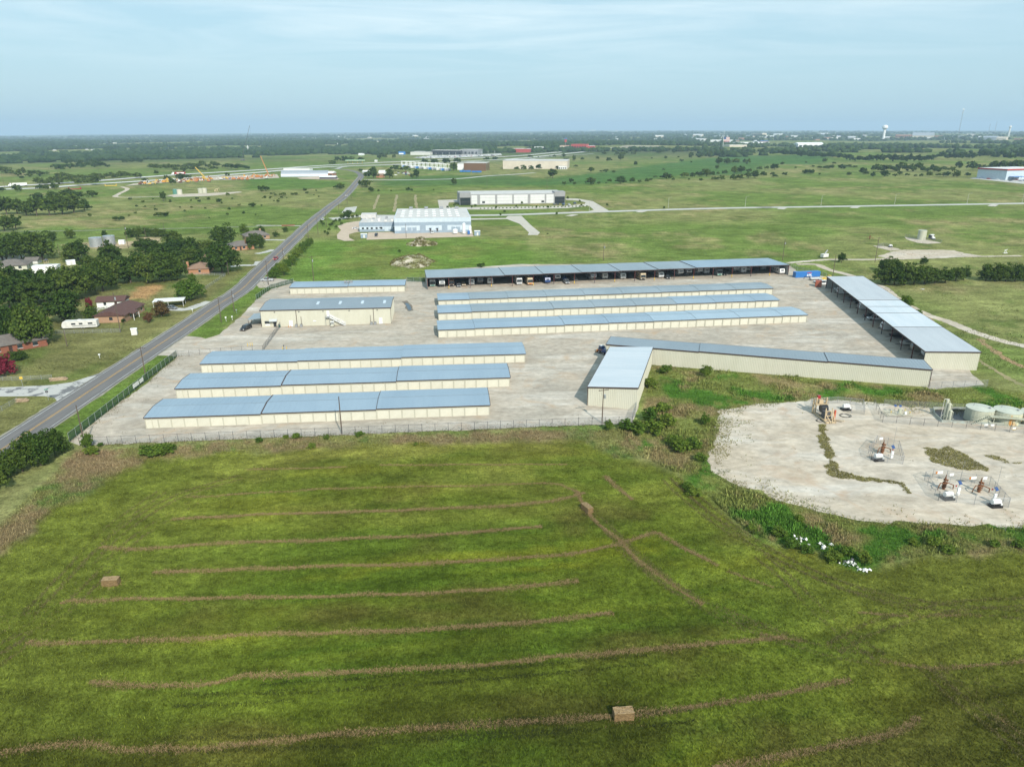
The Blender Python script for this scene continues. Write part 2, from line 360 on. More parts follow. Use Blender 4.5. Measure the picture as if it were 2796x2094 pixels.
def sheet(name, pts, dz, material, jit=0.0, step=2.0, seed=1, kind='structure', parent=None):
    v = []; n = len(pts)
    for i in range(n):
        a, b = pts[i], pts[(i+1) % n]; k = max(1, int((b-a).length/step)) if jit else max(1, int((b-a).length/40))
        for j in range(k):
            q = a.lerp(b, j/k)
            if jit:
                dn = (b-a).to_2d().normalized(); nn = Vector((-dn.y, dn.x))
                w = jit*2*(float(fbm(np.array(q.x*0.3), np.array(q.y*0.3), seed))-0.5) + jit*1.2*(float(vnoise(np.array(q.x*1.1), np.array(q.y*1.1), seed+3))-0.5)
                q = Vector((q.x+nn.x*w, q.y+nn.y*w, 0))
            v.append(Vector((q.x, q.y, H(q.x, q.y)+dz)))
    tris = tessellate_polygon([[Vector((p.x, p.y, 0)) for p in v]])
    m = bpy.data.meshes.new(name); m.from_pydata([tuple(p) for p in v], [], [tuple(t) for t in tris])
    bm = bmesh.new(); bm.from_mesh(m)
    for q in bm.faces:
        q.normal_update()
        if q.normal.z < 0: q.normal_flip()
    bm.to_mesh(m); bm.free()
    return ob(name, m, material, parent, kind=kind if parent is None else None)
def img2(s, r, x, y): return Z(r, x, y)
# ------------------------------------------------------------------ THE SETTING: ground
HAYF = PTS('W:-300,1330 0,1185 95,1100 200,1010 320,985 700,960 1250,945 1330,980 1480,1030 1620,1150 1700,1182 1850,1226 2000,1204 2212,1188 2420,1195 2600,1700 2400,1900 1400,1950 -300,1900 -600,1500')
WEED = PTS('W:1395,905 1402,790 1700,812 2000,842 2130,835 2230,850 2230,900 1900,868 1750,862 1570,882 1530,985 1525,1012 1600,1055 1700,1088 1850,1128 2050,1135 2212,1143 2300,1150 2300,1190 2000,1200 1850,1226 1700,1182 1620,1150 1480,1030 1380,985 1330,925')
FRONT = PTS('W:165,975 700,945 1330,925 1390,985 1330,990 1250,948 700,966 320,992 100,1115 0,1195 -120,1260 -120,1200 0,1130 90,1050')
LAWN = PTS('E:-300,900 0,640 700,640 1000,540 1700,500 2212,260 2212,400 1340,1000 1000,1262; I:0,960 -300,1150 -300,560')
GARD = PTS('E:1080,690 1190,590 1280,560 1450,550 1380,600 1260,680')
SANDY = PTS('E:490,215 800,190 1090,190 1250,150 1390,155 1370,190 1240,215 1050,245 800,245')
LUSH = PTS('F:430,200 1500,130 2300,180 2400,400 1470,460 1300,510 330,520 250,490')
SHOULD = PTS('E:1350,1150 1640,960 2300,500 2400,520 2090,820 1900,990 1780,1030; I:1490,235 1250,470 1000,670 600,980 350,900 900,550')
CROP = PTS('C:-100,655 200,610 900,520 1500,440 1900,395 2212,395; D:240,520 550,530 480,600 0,600; C:2100,560 1400,570 900,630 300,655')
CROP2 = PTS('B:-100,600 200,590 820,620 780,660 300,690 -100,690')
CROP3 = PTS('B:1000,620 1500,570 2212,560; C:200,590 100,640; B:1900,650 1100,660')
LOTS = PTS('B:900,720 1450,720 1560,860 850,890')
def mixc(a, b, t): return a*(1-t[:, None]) + np.asarray(b)[None, :]*t[:, None]
def ss(t, a, b):
    t = np.clip((t-a)/(b-a), 0, 1); return t*t*(3-2*t)
def zonecol(x, y):
    r = np.hypot(x, y)
    big = fbm(x/120, y/120, 1); med = fbm(x/28, y/28, 5); fin = fbm(x/6, y/6, 9, 3)
    col = np.tile(np.array([[0.19, 0.2, 0.072]]), (len(x), 1))
    col = mixc(col, (0.125, 0.175, 0.042), ss(big, 0.42, 0.62))
    col = mixc(col, (0.29, 0.24, 0.115), 0.75*ss(med*0.6+fbm(x/75, y/75, 33)*0.4, 0.52, 0.68))
    col = mixc(col, (0.075, 0.12, 0.025), 0.6*ss(fin*0.5+med*0.5, 0.52, 0.66))
    # far country: pasture and dark woodland floor
    far = ss(r, 1500, 2600)
    wood = ss(fbm(x/420, y/420, 21)*0.7 + fbm(x/130, y/130, 23)*0.3, 0.46, 0.53)
    col = mixc(col, (0.05, 0.075, 0.035), far*(0.05+0.9*wood))
    def zone(poly, soft, c, amt=1.0, jit=3.0):
        d = sdist(poly, x, y) + jit*2*(fbm(x/5, y/5, 3, 3)-0.5)
        return mixc(col, c, amt*ss(d, -soft, soft))
    col = zone(CROP, 20, (0.06, 0.13, 0.035), 0.85, 20); col = zone(CROP2, 12, (0.075, 0.15, 0.025), 0.8, 10); col = zone(CROP3, 20, (0.065, 0.125, 0.035), 0.8, 15)
    col = zone(LOTS, 5, (0.13, 0.15, 0.045), 0.6)
    col = zone(LUSH, 6, (0.105, 0.18, 0.03), 0.75, 8)
    col = mixc(col, (0.17, 0.18, 0.05), 0.6*ss(sdist(LUSH, x, y), 0, 5)*ss(med, 0.5, 0.68))
    col = zone(LAWN, 4, (0.155, 0.148, 0.055), 0.85)
    col = mixc(col, (0.095, 0.13, 0.03), 0.7*ss(sdist(LAWN, x, y), 0, 6)*ss(fbm(x/22, y/30, 41), 0.46, 0.6))
    col = zone(GARD, 1.5, (0.34, 0.2, 0.09), 0.9, 2); col = zone(SANDY, 3, (0.38, 0.29, 0.19), 0.85, 4)
    col = zone(SHOULD, 2, (0.1, 0.16, 0.028), 0.85, 3)
    # mown hay field in the foreground: bands along the mowing direction
    th = rad(8); u = x*math.cos(th)+y*math.sin(th); w = -x*math.sin(th)+y*math.cos(th)
    band = fbm(u/70, w/4.5, 51); patch = fbm(u/26, w/11, 55); yel = fbm(u/30, w/5, 59); fine2 = fbm(u/3, w/1.2, 61, 3)
    hc = np.tile(np.array([[0.066, 0.09, 0.013]]), (len(x), 1))
    hc = mixc(hc, (0.047, 0.076, 0.01), ss(band, 0.45, 0.62))
    hc = mixc(hc, (0.098, 0.112, 0.013), 0.75*ss(yel, 0.55, 0.75))
    hc = mixc(hc, (0.058, 0.048, 0.017), 0.6*ss(patch, 0.56, 0.74))
    hc = mixc(hc, (0.12, 0.125, 0.032), ss(w, 90, 152)*(0.35+0.6*ss(fbm(u/18, w/8, 71), 0.35, 0.6)))  # paler toward the fence: drier stubble, plus view-angle brightening put into the colour
    hc = mixc(hc, (0.085, 0.105, 0.02), 0.8*ss(-u, 15, 55)); hc = mixc(hc, (0.09, 0.098, 0.022), 0.7*ss(u, 35, 70))
    hc = mixc(hc, (0.036, 0.042, 0.008), 0.7*ss(fbm(u/22, w/12, 73), 0.48, 0.66)*ss(-w, -88, -62))  # dark patches only near the camera: view-angle and lens falloff put into colour
    hc = hc*np.array([1.25, 1.18, 1.0])*(0.78+0.72*fine2)[:, None]*(1+0.1*np.sin(w*2*math.pi/4.2+3*fbm(u/15, w/9, 63)))[:, None]
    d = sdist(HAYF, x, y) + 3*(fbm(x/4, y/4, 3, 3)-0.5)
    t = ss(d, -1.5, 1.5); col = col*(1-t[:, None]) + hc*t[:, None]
    # rough weedy ground
    wc = np.tile(np.array([[0.15, 0.17, 0.045]]), (len(x), 1))
    wc = mixc(wc, (0.22, 0.165, 0.085), 0.8*ss(fbm(x/9, y/9, 81), 0.52, 0.68)); wc = mixc(wc, (0.065, 0.14, 0.02), ss(fbm(x/7, y/7, 87), 0.53, 0.63))
    for poly in (WEED, FRONT):
        d = sdist(poly, x, y) + 5*(fbm(x/4, y/4, 13, 3)-0.5); t = ss(d, -1.2, 1.2)
        c2 = wc if poly is WEED else mixc(wc, (0.21, 0.15, 0.085), 0.25+0.6*ss(fbm(x/8, y/8, 83), 0.35, 0.6))
        col = col*(1-t[:, None]) + c2*t[:, None]
    return col
ang = np.concatenate([np.arange(-48, 48.01, 0.22), np.arange(52, 312, 5.0)]); ang = np.radians(ang); nA = len(ang)
rr = [0.0]; q = 14.0
while q < 22000: rr.append(q); q *= 1.0155 if q > 80 else 1.03
rr.append(22500); rr = np.array(rr); nR = len(rr)
gx = np.outer(rr, np.sin(ang)).ravel(); gy = np.outer(rr, np.cos(ang)).ravel(); gz = Hn(gx, gy)
ii = np.arange(nR-1)[:, None]*nA; jj = np.arange(nA)[None, :]; j2 = (jj+1) % nA
gf = np.stack([ii+jj, ii+nA+jj, ii+nA+j2, ii+j2], -1).reshape(-1, 4)[:, ::-1]
gm = mesh_np('ground', np.stack([gx, gy, gz], 1), gf, True)
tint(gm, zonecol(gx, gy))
def groundmat():
    m = bpy.data.materials.new('field_grass'); m.use_nodes = True; t = m.node_tree; t.nodes.clear()
    o = N(t, 'ShaderNodeOutputMaterial'); b = N(t, 'ShaderNodeBsdfDiffuse'); at = N(t, 'ShaderNodeAttribute'); at.attribute_name = 'tint'
    g = N(t, 'ShaderNodeNewGeometry'); col = at.outputs['Color']
    for sc, lo, hi, st in ((0.035, 0.75, 1.25, (1, 1, 1)), (0.22, 0.68, 1.32, (0.5, 1, 1)), (1.1, 0.62, 1.38, (0.8, 1, 1)), (3.2, 0.6, 1.4, (1, 1, 1))):
        mp = N(t, 'ShaderNodeMapping'); mp.inputs['Scale'].default_value = st; t.links.new(g.outputs['Position'], mp.inputs[0])
        n = N(t, 'ShaderNodeTexNoise'); n.inputs['Scale'].default_value = sc; n.inputs['Detail'].default_value = 3
        t.links.new(mp.outputs[0], n.inputs['Vector'])
        mr = N(t, 'ShaderNodeMapRange'); mr.inputs[1].default_value = 0.25; mr.inputs[2].default_value = 0.75
        mr.inputs[3].default_value = lo; mr.inputs[4].default_value = hi; t.links.new(n.outputs['Fac'], mr.inputs[0])
        vm = N(t, 'ShaderNodeVectorMath', operation='SCALE'); t.links.new(col, vm.inputs[0]); t.links.new(mr.outputs[0], vm.inputs['Scale']); col = vm.outputs[0]
    t.links.new(col, b.inputs[0])
    nb = N(t, 'ShaderNodeTexNoise'); nb.inputs['Scale'].default_value = 2.2; nb.inputs['Detail'].default_value = 5; t.links.new(g.outputs['Position'], nb.inputs['Vector'])
    bp = N(t, 'ShaderNodeBump'); bp.inputs['Strength'].default_value = 0.7; bp.inputs['Distance'].default_value = 0.25
    t.links.new(nb.outputs['Fac'], bp.inputs['Height']); t.links.new(bp.outputs[0], b.inputs['Normal'])
    t.links.new(b.outputs[0], o.inputs[0]); return m
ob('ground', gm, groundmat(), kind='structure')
def gravelmat(name, cols, rot=0.1, dark=0.0):
    m = bpy.data.materials.new(name); m.use_nodes = True; t = m.node_tree; t.nodes.clear()
    o = N(t, 'ShaderNodeOutputMaterial'); b = N(t, 'ShaderNodeBsdfDiffuse'); g = N(t, 'ShaderNodeNewGeometry')
    def nz(sc, st=(1, 1, 1), det=5, dist=0.0):
        mp = N(t, 'ShaderNodeMapping'); mp.inputs['Scale'].default_value = st; mp.inputs['Rotation'].default_value = (0, 0, rot)
        t.links.new(g.outputs['Position'], mp.inputs[0])
        n = N(t, 'ShaderNodeTexNoise'); n.inputs['Scale'].default_value = sc; n.inputs['Detail'].default_value = det; n.inputs['Roughness'].default_value = 0.62
        n.inputs['Distortion'].default_value = dist
        t.links.new(mp.outputs[0], n.inputs['Vector']); return n.outputs['Fac']
    def mx(f, a, bb, typ='MIX'):
        n = N(t, 'ShaderNodeMix', data_type='RGBA', blend_type=typ)
        for k, v in ((0, f), (6, a), (7, bb)):
            if isinstance(v, tuple): n.inputs[k].default_value = v + (1,)
            elif isinstance(v, float): n.inputs[k].default_value = v
            else: t.links.new(v, n.inputs[k])
        return n.outputs[2]
    r1 = ramp(t, nz(0.055, (1, 1, 1), 6, 0.6), [(0.4, (0,)*3), (0.6, (1,)*3)]); c = mx(r1.outputs[0], cols[0], cols[1])
    r2 = ramp(t, nz(0.09, (0.25, 1.4, 1), 6, 0.8), [(0.5, (0,)*3), (0.68, (0.75,)*3)]); c = mx(r2.outputs[0], c, cols[2])
    r3 = ramp(t, nz(0.13, (0.6, 1.0, 1), 7, 1.4), [(0.3, (0.78,)*3), (0.7, (1.14,)*3)]); c = mx(1.0, c, r3.outputs[0], 'MULTIPLY')
    r4 = ramp(t, nz(0.8, (0.7, 1, 1), 8), [(0.3, (0.8,)*3), (0.7, (1.16,)*3)]); c = mx(1.0, c, r4.outputs[0], 'MULTIPLY')
    r5 = ramp(t, nz(0.11, (1, 1, 1), 7, 1.0), [(0.56, (0,)*3), (0.7, (0.75,)*3)]); c = mx(r5.outputs[0], c, cols[3])
    r6 = ramp(t, nz(0.75, (1, 1, 1), 6, 1.5), [(0.665, (0,)*3), (0.7, (0.7,)*3)]); c = mx(r6.outputs[0], c, (0.15, 0.125, 0.085))
    t.links.new(c, b.inputs[0]); t.links.new(b.outputs[0], o.inputs[0]); MATS[name] = m; return m
gravel = gravelmat('yard_gravel', [(0.385, 0.345, 0.285), (0.43, 0.375, 0.305), (0.53, 0.495, 0.435), (0.42, 0.315, 0.22)])
caliche = gravelmat('pale_caliche', [(0.47, 0.4, 0.31), (0.5, 0.44, 0.36), (0.57, 0.53, 0.465), (0.42, 0.31, 0.22)])
sheet('yard_gravel', PTS('I:690,1000 600,960 1250,470 1530,240; E:1480,1178 1345,1172 1330,1160 1600,1005 1780,1028 1900,990 2045,855 2090,820; F:0,690 130,595 330,545 1300,515 1470,540 1480,440 2250,385; H:180,385 250,440 400,470 510,495 900,560 1100,680 1735,1120; M:1735,930 1880,1050 1395,1085 1370,1062; L:760,365 715,360 640,600 600,780; Q:1035,185 450,200'), 0.03, gravel, 0.8, 2.5)
sheet('oil_pad_gravel', PTS('W:1528,985 1545,940 1560,885 1750,862 1900,870 2230,905 2400,920 2400,1150 2212,1141 2050,1133 1850,1126 1700,1085 1600,1050 1525,1012'), 0.03, caliche, 1.6, 1.6, 7)
# roads
ROADC = PTS('I:0,1045 630,625 1235,222 1570,0; E:1880,735 2080,605; F:5,470 130,350; B:380,1060 470,975 620,850 770,735 870,620 902,578 880,545 800,522 640,505')
d0 = (ROADC[0]-ROADC[1]).normalized(); ROADC = [ROADC[0]+d0*150] + ROADC
road = strip('road', ROADC, 4.5, -4.5, 0.06, asphalt)
strip('road_shoulder', ROADC[:-3], 5.0, -5.0, 0.045, mat('gravel_shoulder', (0.3, 0.28, 0.23), (0.2, 0.19, 0.12), 0.4, 0.9, coords='World'), jit=0.3)
strip('edge_line', ROADC[:-3], 3.75, 3.6, 0.075, linew, road); strip('edge_line', ROADC[:-3], -3.6, -3.75, 0.075, linew, road)
strip('center_line', ROADC[:-3], 0.26, 0.12, 0.075, liney, road); strip('center_line', ROADC[:-3], -0.12, -0.26, 0.075, liney, road)
sheet('side_road', PTS('I:-200,500 0,500 440,480 620,455 880,370 700,480 500,625 470,590 380,575 0,578 -200,585'), 0.05, tarcrack)
strip('driveway', PTS('E:1480,770 1600,775 1700,745 1810,705'), 2.2, -2.2, 0.04, conc_w, jit=0.2)
strip('driveway', PTS('E:1990,405 2090,395 2212,390; F:20,360'), 2.0, -2.0, 0.04, conc_w, jit=0.2)
strip('driveway', PTS('F:0,295 80,280 150,258'), 2.2, -2.2, 0.04, conc_w, jit=0.2)
strip('driveway', PTS('F:0,178 130,175 270,178'), 2.0, -2.0, 0.04, conc_w, jit=0.2)
strip('driveway', PTS('B:0,998 180,1000 400,1003'), 1.6, -1.6, 0.04, conc_w, jit=0.2)
strip('business_park_road', PTS('B:640,940 760,930 1000,915 1500,918 1850,912; C:0,906 830,878 1600,855 2212,842; D:0,970 1000,955 2212,935 3000,922'), 5.2, -5.2, 0.05, conc_w)
sheet('concrete_apron', PTS('B:1565,780 1750,775 1760,800 1660,800 1655,830 1680,850 1580,858'), 0.08, concrete)
sheet('concrete_apron', PTS('B:1680,842 2212,838; C:460,830 620,815 630,800 560,785 460,780 455,765 560,768 690,790 830,872 760,885 640,880 700,865 660,830 470,850 0,862; B:1700,862'), 0.085, concrete)
strip('culvert_apron', PTS('C:540,905 480,918'), 3, -3, 0.045, concrete); strip('culvert_apron', PTS('C:1150,868 1090,885'), 3, -3, 0.045, concrete)
strip('culvert_apron', PTS('D:140,970 110,985'), 3, -3, 0.045, concrete); strip('culvert_apron', PTS('D:780,958 740,975'), 3, -3, 0.045, concrete); strip('culvert_apron', PTS('D:1960,945 1930,960'), 3, -3, 0.045, concrete)
sheet('park_driveway', PTS('C:-40,918 75,916 160,1000 235,1060 215,1082 130,1082 140,1060 60,985 -50,945; B:1800,952 1830,940 2150,935'), 0.07, concrete)
sheet('parking_apron', PTS('B:640,945 770,940 720,950 660,950'), 0.07, conc_w)
sheet('parking_apron', PTS('B:700,1005 780,975 890,960 960,965 890,1000 890,1055 850,1060 800,1075 800,1105 850,1130 760,1133 700,1115 695,1080 730,1040'), 0.07, conc_t)
sheet('parking_apron', PTS('B:965,1060 1860,1040 1875,1095 950,1123'), 0.09, conc_t)
sheet('parking_apron', PTS('B:735,890 770,845 870,835 850,885'), 0.06, conc_w)
strip('gravel_track', PTS('H:170,375 420,352 520,345 900,345 1150,330 1500,320 1800,318 2190,312'), 1.8, -1.8, 0.04, caliche, jit=0.5, seed=2)
strip('gravel_track', PTS('H:250,385 420,388 520,430 700,478 860,540 1000,590 1110,680 1250,765 1400,830 1560,880 1750,960 2000,1040 2250,1100'), 2.0, -2.0, 0.042, caliche, jit=0.35, seed=3)
sheet('gravel_clearing', PTS('H:950,318 1060,280 1160,262 1400,260 1600,265 1700,290 1850,312 1500,335 1100,345'), 0.05, caliche, 1.2, 2)
sheet('gravel_clearing', PTS('H:910,225 1000,228 1130,250 1155,262 1060,270 960,245'), 0.04, caliche, 0.8, 2)
sheet('tank_pad', PTS('H:1180,150 1290,165 1350,172 1460,190 1505,203 1380,210 1290,200 1200,172'), 0.05, caliche, 0.5, 2)
sheet('well_pad', PTS('A:1440,740 1530,728 1800,720 2060,708 2100,712 1980,728 1800,745 1500,755'), 0.06, caliche, 2, 6)
strip('gravel_track', PTS('A:1490,746 1300,752 1100,756 1000,752 1010,735 1090,695 1095,680 1050,665'), 2.6, -2.6, 0.06, caliche, jit=0.4, seed=5)
strip('farm_track', PTS('B:1060,735 1035,790 1010,860'), 1.2, -1.2, 0.04, mat('dusty_track', (0.34, 0.27, 0.15), (0.2, 0.19, 0.08), 0.3, 0.9, coords='World'), jit=0.6)
strip('farm_track', PTS('B:1215,735 1200,800 1190,880'), 1.2, -1.2, 0.04, MATS['dusty_track'], jit=0.6, seed=4)
strip('farm_track', PTS('B:1370,735 1375,790 1385,850'), 1.2, -1.2, 0.04, MATS['dusty_track'], jit=0.6, seed=5)
strip('farm_track', PTS('M:1400,470 1450,530 1530,590 1570,615'), 0.9, -0.9, 0.04, mat('orange_clay', (0.34, 0.21, 0.11), (0.2, 0.17, 0.07), 0.5, 0.9, coords='World'), jit=0.5, seed=6)
strip('farm_track', PTS('M:1830,650 1940,740 2060,820 2212,900'), 1.0, -1.0, 0.04, MATS['orange_clay'], jit=0.6, seed=7)
strip('farm_track', PTS('M:1740,790 1900,880 2060,980 2212,1060'), 0.8, -0.8, 0.04, MATS['dusty_track'], jit=0.5, seed=8)
strip('residential_lane', PTS('A:-100,1052 0,1050 600,1046 1080,1032 1500,1025 2212,1008; B:180,1002'), 1.6, -1.6, 0.05, mat('lane_gravel', (0.22, 0.22, 0.16), (0.15, 0.16, 0.09), 0.2, 0.9, coords='World'), jit=0.4)
HW = 'A:-300,690 0,668 800,618 1500,565 2212,523; B:600,482 1300,447 2212,402; C:350,372 800,333 1000,322'
hwy = strip('highway', PTS(HW), 9.5, -9.5, 0.5, conc_h, sm=14)
strip('highway', PTS('A:-300,712 0,690 350,678 800,645 1500,600 2212,545; B:600,497 1300,470 2212,425; C:350,392 800,345'), 9, -9, 0.5, conc_h, sm=14)
strip('frontage_road', PTS('B:690,512 800,490 1200,478 1700,455 2212,440; C:300,410 700,380'), 4, -4, 0.3, conc_w, sm=14)
strip('frontage_road', PTS('B:930,605 1200,607 1500,603 1750,595 2000,572 2212,560; C:190,545'), 4.5, -4.5, 0.12, conc_w, sm=10)
strip('distant_highway', PTS('B:1380,262 1462,262 1464,240 1465,222'), 20, -20, 0.6, conc_w, sm=8)
sheet('gravel_turnout', PTS('F:20,530 60,500 200,510 330,530 300,550 130,585 40,590 0,570'), 0.025, gravel, 0.8, 2)
# puddle by the office
sheet('damp_patch', PTS('F:1255,705 1300,700 1340,735 1355,785 1310,792 1280,765 1290,740'), 0.05, mud, 0.4, 1)
sheet('puddle', PTS('F:1285,720 1310,722 1330,750 1340,780 1305,782 1300,755 1290,740'), 0.07, water, 0.25, 1)
# ------------------------------------------------------------------ STORAGE BUILDINGS
UNIT = 3.05
def door_mesh(w, h, ribs=9):
    b = MB().box(0, w, 0, 0.03, 0, h)
    for k in range(ribs): z = h*(k+0.5)/ribs; b.box(0, w, -0.018, -0.002, z-0.05, z+0.05)
    b.box(w*0.9, w*0.9+0.09, -0.06, -0.02, 0.95, 1.12); return b.mesh('roll_up_door')
DOOR = door_mesh(2.72, 2.15)
def ribs_wall(L, z0, z1, y=0.0, pitch=0.45, depth=0.05, slope=0.0):
    """box-ribbed sheet along x, faces -y; slope = rise of the top over the length"""
    n = max(1, int(L/pitch)); p = L/n; pts = []
    for i in range(n):
        x = i*p; pts += [(x, y), (x+p*0.55, y), (x+p*0.65, y-depth), (x+p*0.9, y-depth), (x+p, y)]
    v = []; 
    for (x, yy) in pts: v += [(x, yy, z0), (x, yy, z1+slope*x/L)]
    f = [(2*i, 2*i+2, 2*i+3, 2*i+1) for i in range(len(pts)-1)]
    return MB().add(v, f)
def xf(b, M):
    o = MB(); return o.add([M @ Vector(q) for q in b.v], b.f)
def storage_row(label, p0, a, L, cuts, roofs, eave=2.75, Wd=12.2, rise=0.5, group=None, doors=True, cut_trim=True):
    t = thing('storage_building', label, 'storage building', p0, a, group)
    slope = S*math.cos(a); edges = [0]+list(cuts)+[L]; wall = MB()
    for i in range(len(edges)-1):
        x0, x1 = edges[i], edges[i+1]; zb = slope*(x0+x1)/2; n = max(1, round((x1-x0)/UNIT)); e = zb+eave
        wall.prof([(0.16, -0.6), (Wd, -0.6), (Wd, e), (Wd/2, e+rise), (0.16, e)], x0+(0.02 if i else 0), x1, 'x')
        r = MB(); ov = 0.12
        xa = x0-(0.15 if i == 0 else -0.02); xb = x1+(0.15 if i == len(edges)-2 else -0.02)
        r.prof([(-ov, e), (-ov, e+0.06), (Wd/2, e+rise+0.08), (Wd/2, e+rise+0.005)], xa, xb, 'x')
        r.prof([(Wd+ov, e), (Wd+ov, e+0.06), (Wd/2, e+rise+0.08), (Wd/2, e+rise+0.005)], xa, xb, 'x')
        k = max(2, int((xb-xa)/1.22)); 
        for q in range(1, k):   # standing seams
            x = xa+(xb-xa)*q/k; r.prof([(-ov, e+0.06), (-ov, e+0.085), (Wd/2, e+rise+0.105), (Wd+ov, e+0.085), (Wd+ov, e+0.06), (Wd/2, e+rise+0.08)], x-0.02, x+0.02, 'x')
        ro = ob('roof', r, roofs[i % len(roofs)], t)
        ob('ridge_cap', MB().prof([(Wd/2-0.16, e+rise+0.09), (Wd/2, e+rise+0.13), (Wd/2+0.16, e+rise+0.09)], xa, xb, 'x'), seamm, ro)
        g = MB().box(xa, xb, -ov-0.13, -ov-0.005, e-0.14, e+0.05)
        ob('gutter', g, brown, ro)
        last = i == len(edges)-2
        for xx, yes in ((xa-0.06, i == 0 or cut_trim), (xb, last)):
            if not yes: continue
            rk = MB(); w = 0.12 if (i == 0 or last) else 0.3
            rk.prof([(-ov, e-0.1), (-ov, e+0.09), (Wd/2, e+rise+0.13), (Wd+ov, e+0.09), (Wd+ov, e-0.1), (Wd/2, e+rise-0.1)], xx, xx+w, 'x')
            ob('rake_trim', rk, brown if cut_trim else seamm, ro)
        fr = MB(); up = (x1-x0)/n; fr.box(x0, x1, 0.02, 0.155, zb+2.25, e-0.005)
        if doors:
            for q in range(n+1):
                xc = x0+q*up; fr.box(max(x0, xc-0.13), min(x1, xc+0.13), 0.0, 0.153, -0.5, zb+2.25)
            for q in range(n):
                d = ob('roll_up_door', DOOR, creamd, t, (x0+q*up+(up-2.72)/2, 0.11, zb+0.05))
        else: fr.box(x0, x1, 0.0, 0.153, -0.5, zb+2.25)
        ob('door_frame', fr, frame_c, t)
    ob('wall', wall, cream, t)
    for x in [L*0.02] + [c for c in cuts]: ob('downspout', MB().box(x-0.05, x+0.05, -0.1, -0.005, slope*x, slope*x+eave-0.05), cream, t)
    return t
def along(p0, a, q): return (q.x-p0.x)*math.cos(a) + (q.y-p0.y)*math.sin(a)
GF = None
LABL = ['cream storage row with pale blue roof, beside the front chain link fence',
        'cream storage row with pale blue roof, middle one of three west of the shared drive',
        'cream storage row with pale blue roof, beside the entrance bollards and drive']
for k, (b, e, cutpx, lab) in enumerate([(('I',1262,857),('K',590,1222),[('J',668,918),('J',1665,882)],0), (('I',1526,598),('K',765,980),[('J',842,675),('J',1840,635)],1), (('I',1740,377),('K',902,787),[('J',975,480),('J',1882,440)],2)]):
    p0 = Z(*b); a = rad(5.1); L = along(p0, a, Z(*e, 2.75))
    cuts = [along(p0, a, Z(*c, 2.75)) for c in cutpx]
    storage_row(LABL[lab], p0, a, L, cuts, [roof_b, roof_b, roof_b], cut_trim=(k < 2))
LABR = ['long cream storage row with bright blue roof, facing the open gravel drive',
        'long cream storage row with mixed blue and grey roof, between two other long rows',
        'long cream storage row with mostly grey roof, facing the open RV shelter']
for k, (b, e, cutpx, rs) in enumerate([
    (('K',150,641),('H',343,820),[('K',465,560),('K',1245,535),('K',1625,515),('K',2005,492),('G',1590,735),('G',1960,715),('H',130,828)],[roof_b,roof_b,roof_b,roof_b,roof_b3,roof_b3,roof_b3,roof_b3]),
    (('K',150,490),('H',125,705),[('K',445,435),('K',1165,410),('K',1520,392),('K',1875,375),('G',1435,612),('G',1780,600),('G',2120,585)],[roof_b,roof_b2,roof_b2,roof_b2,roof_b2,roof_b,roof_b,roof_b]),
    (('K',150,376),('H',62,598),[('K',425,325),('K',763,315),('K',1100,300),('K',1430,285),('K',1760,270),('G',1300,508),('G',1625,495),('G',1945,483)],[roof_b]+[roof_b2]*8)]):
    p0 = Z(*b); a = rad(7.45); L = along(p0, a, Z(*e, 2.75)); cuts = [along(p0, a, Z(*c, 2.75)) for c in cutpx]
    t = storage_row(LABR[k], p0, a, L, cuts, rs, cut_trim=False)
p0 = Z('F',292,645); a = rad(4.9)
t = storage_row('short cream storage row with two blue roof sections, behind the tall office building', p0, a, 48.7, [along(p0, a, Z('F',790,575,2.8))], [roof_b], eave=2.85, doors=True)
for k in range(3):
    b = MB().box(-0.5, 0.5, -0.4, 0.4, 0, 0.9); b.cyl(0, 0, 0.9, 0.97, 0.35)
    o = ob('air_conditioner', b, grey, None, p0 + Vector((22.2+k*1.3, 7.4+0.1*k, 3.62)), a)
    tag(o, 'small grey air conditioner on the short storage row roof, one of three in a line', 'air conditioner', 'air conditioners on the short row roof')
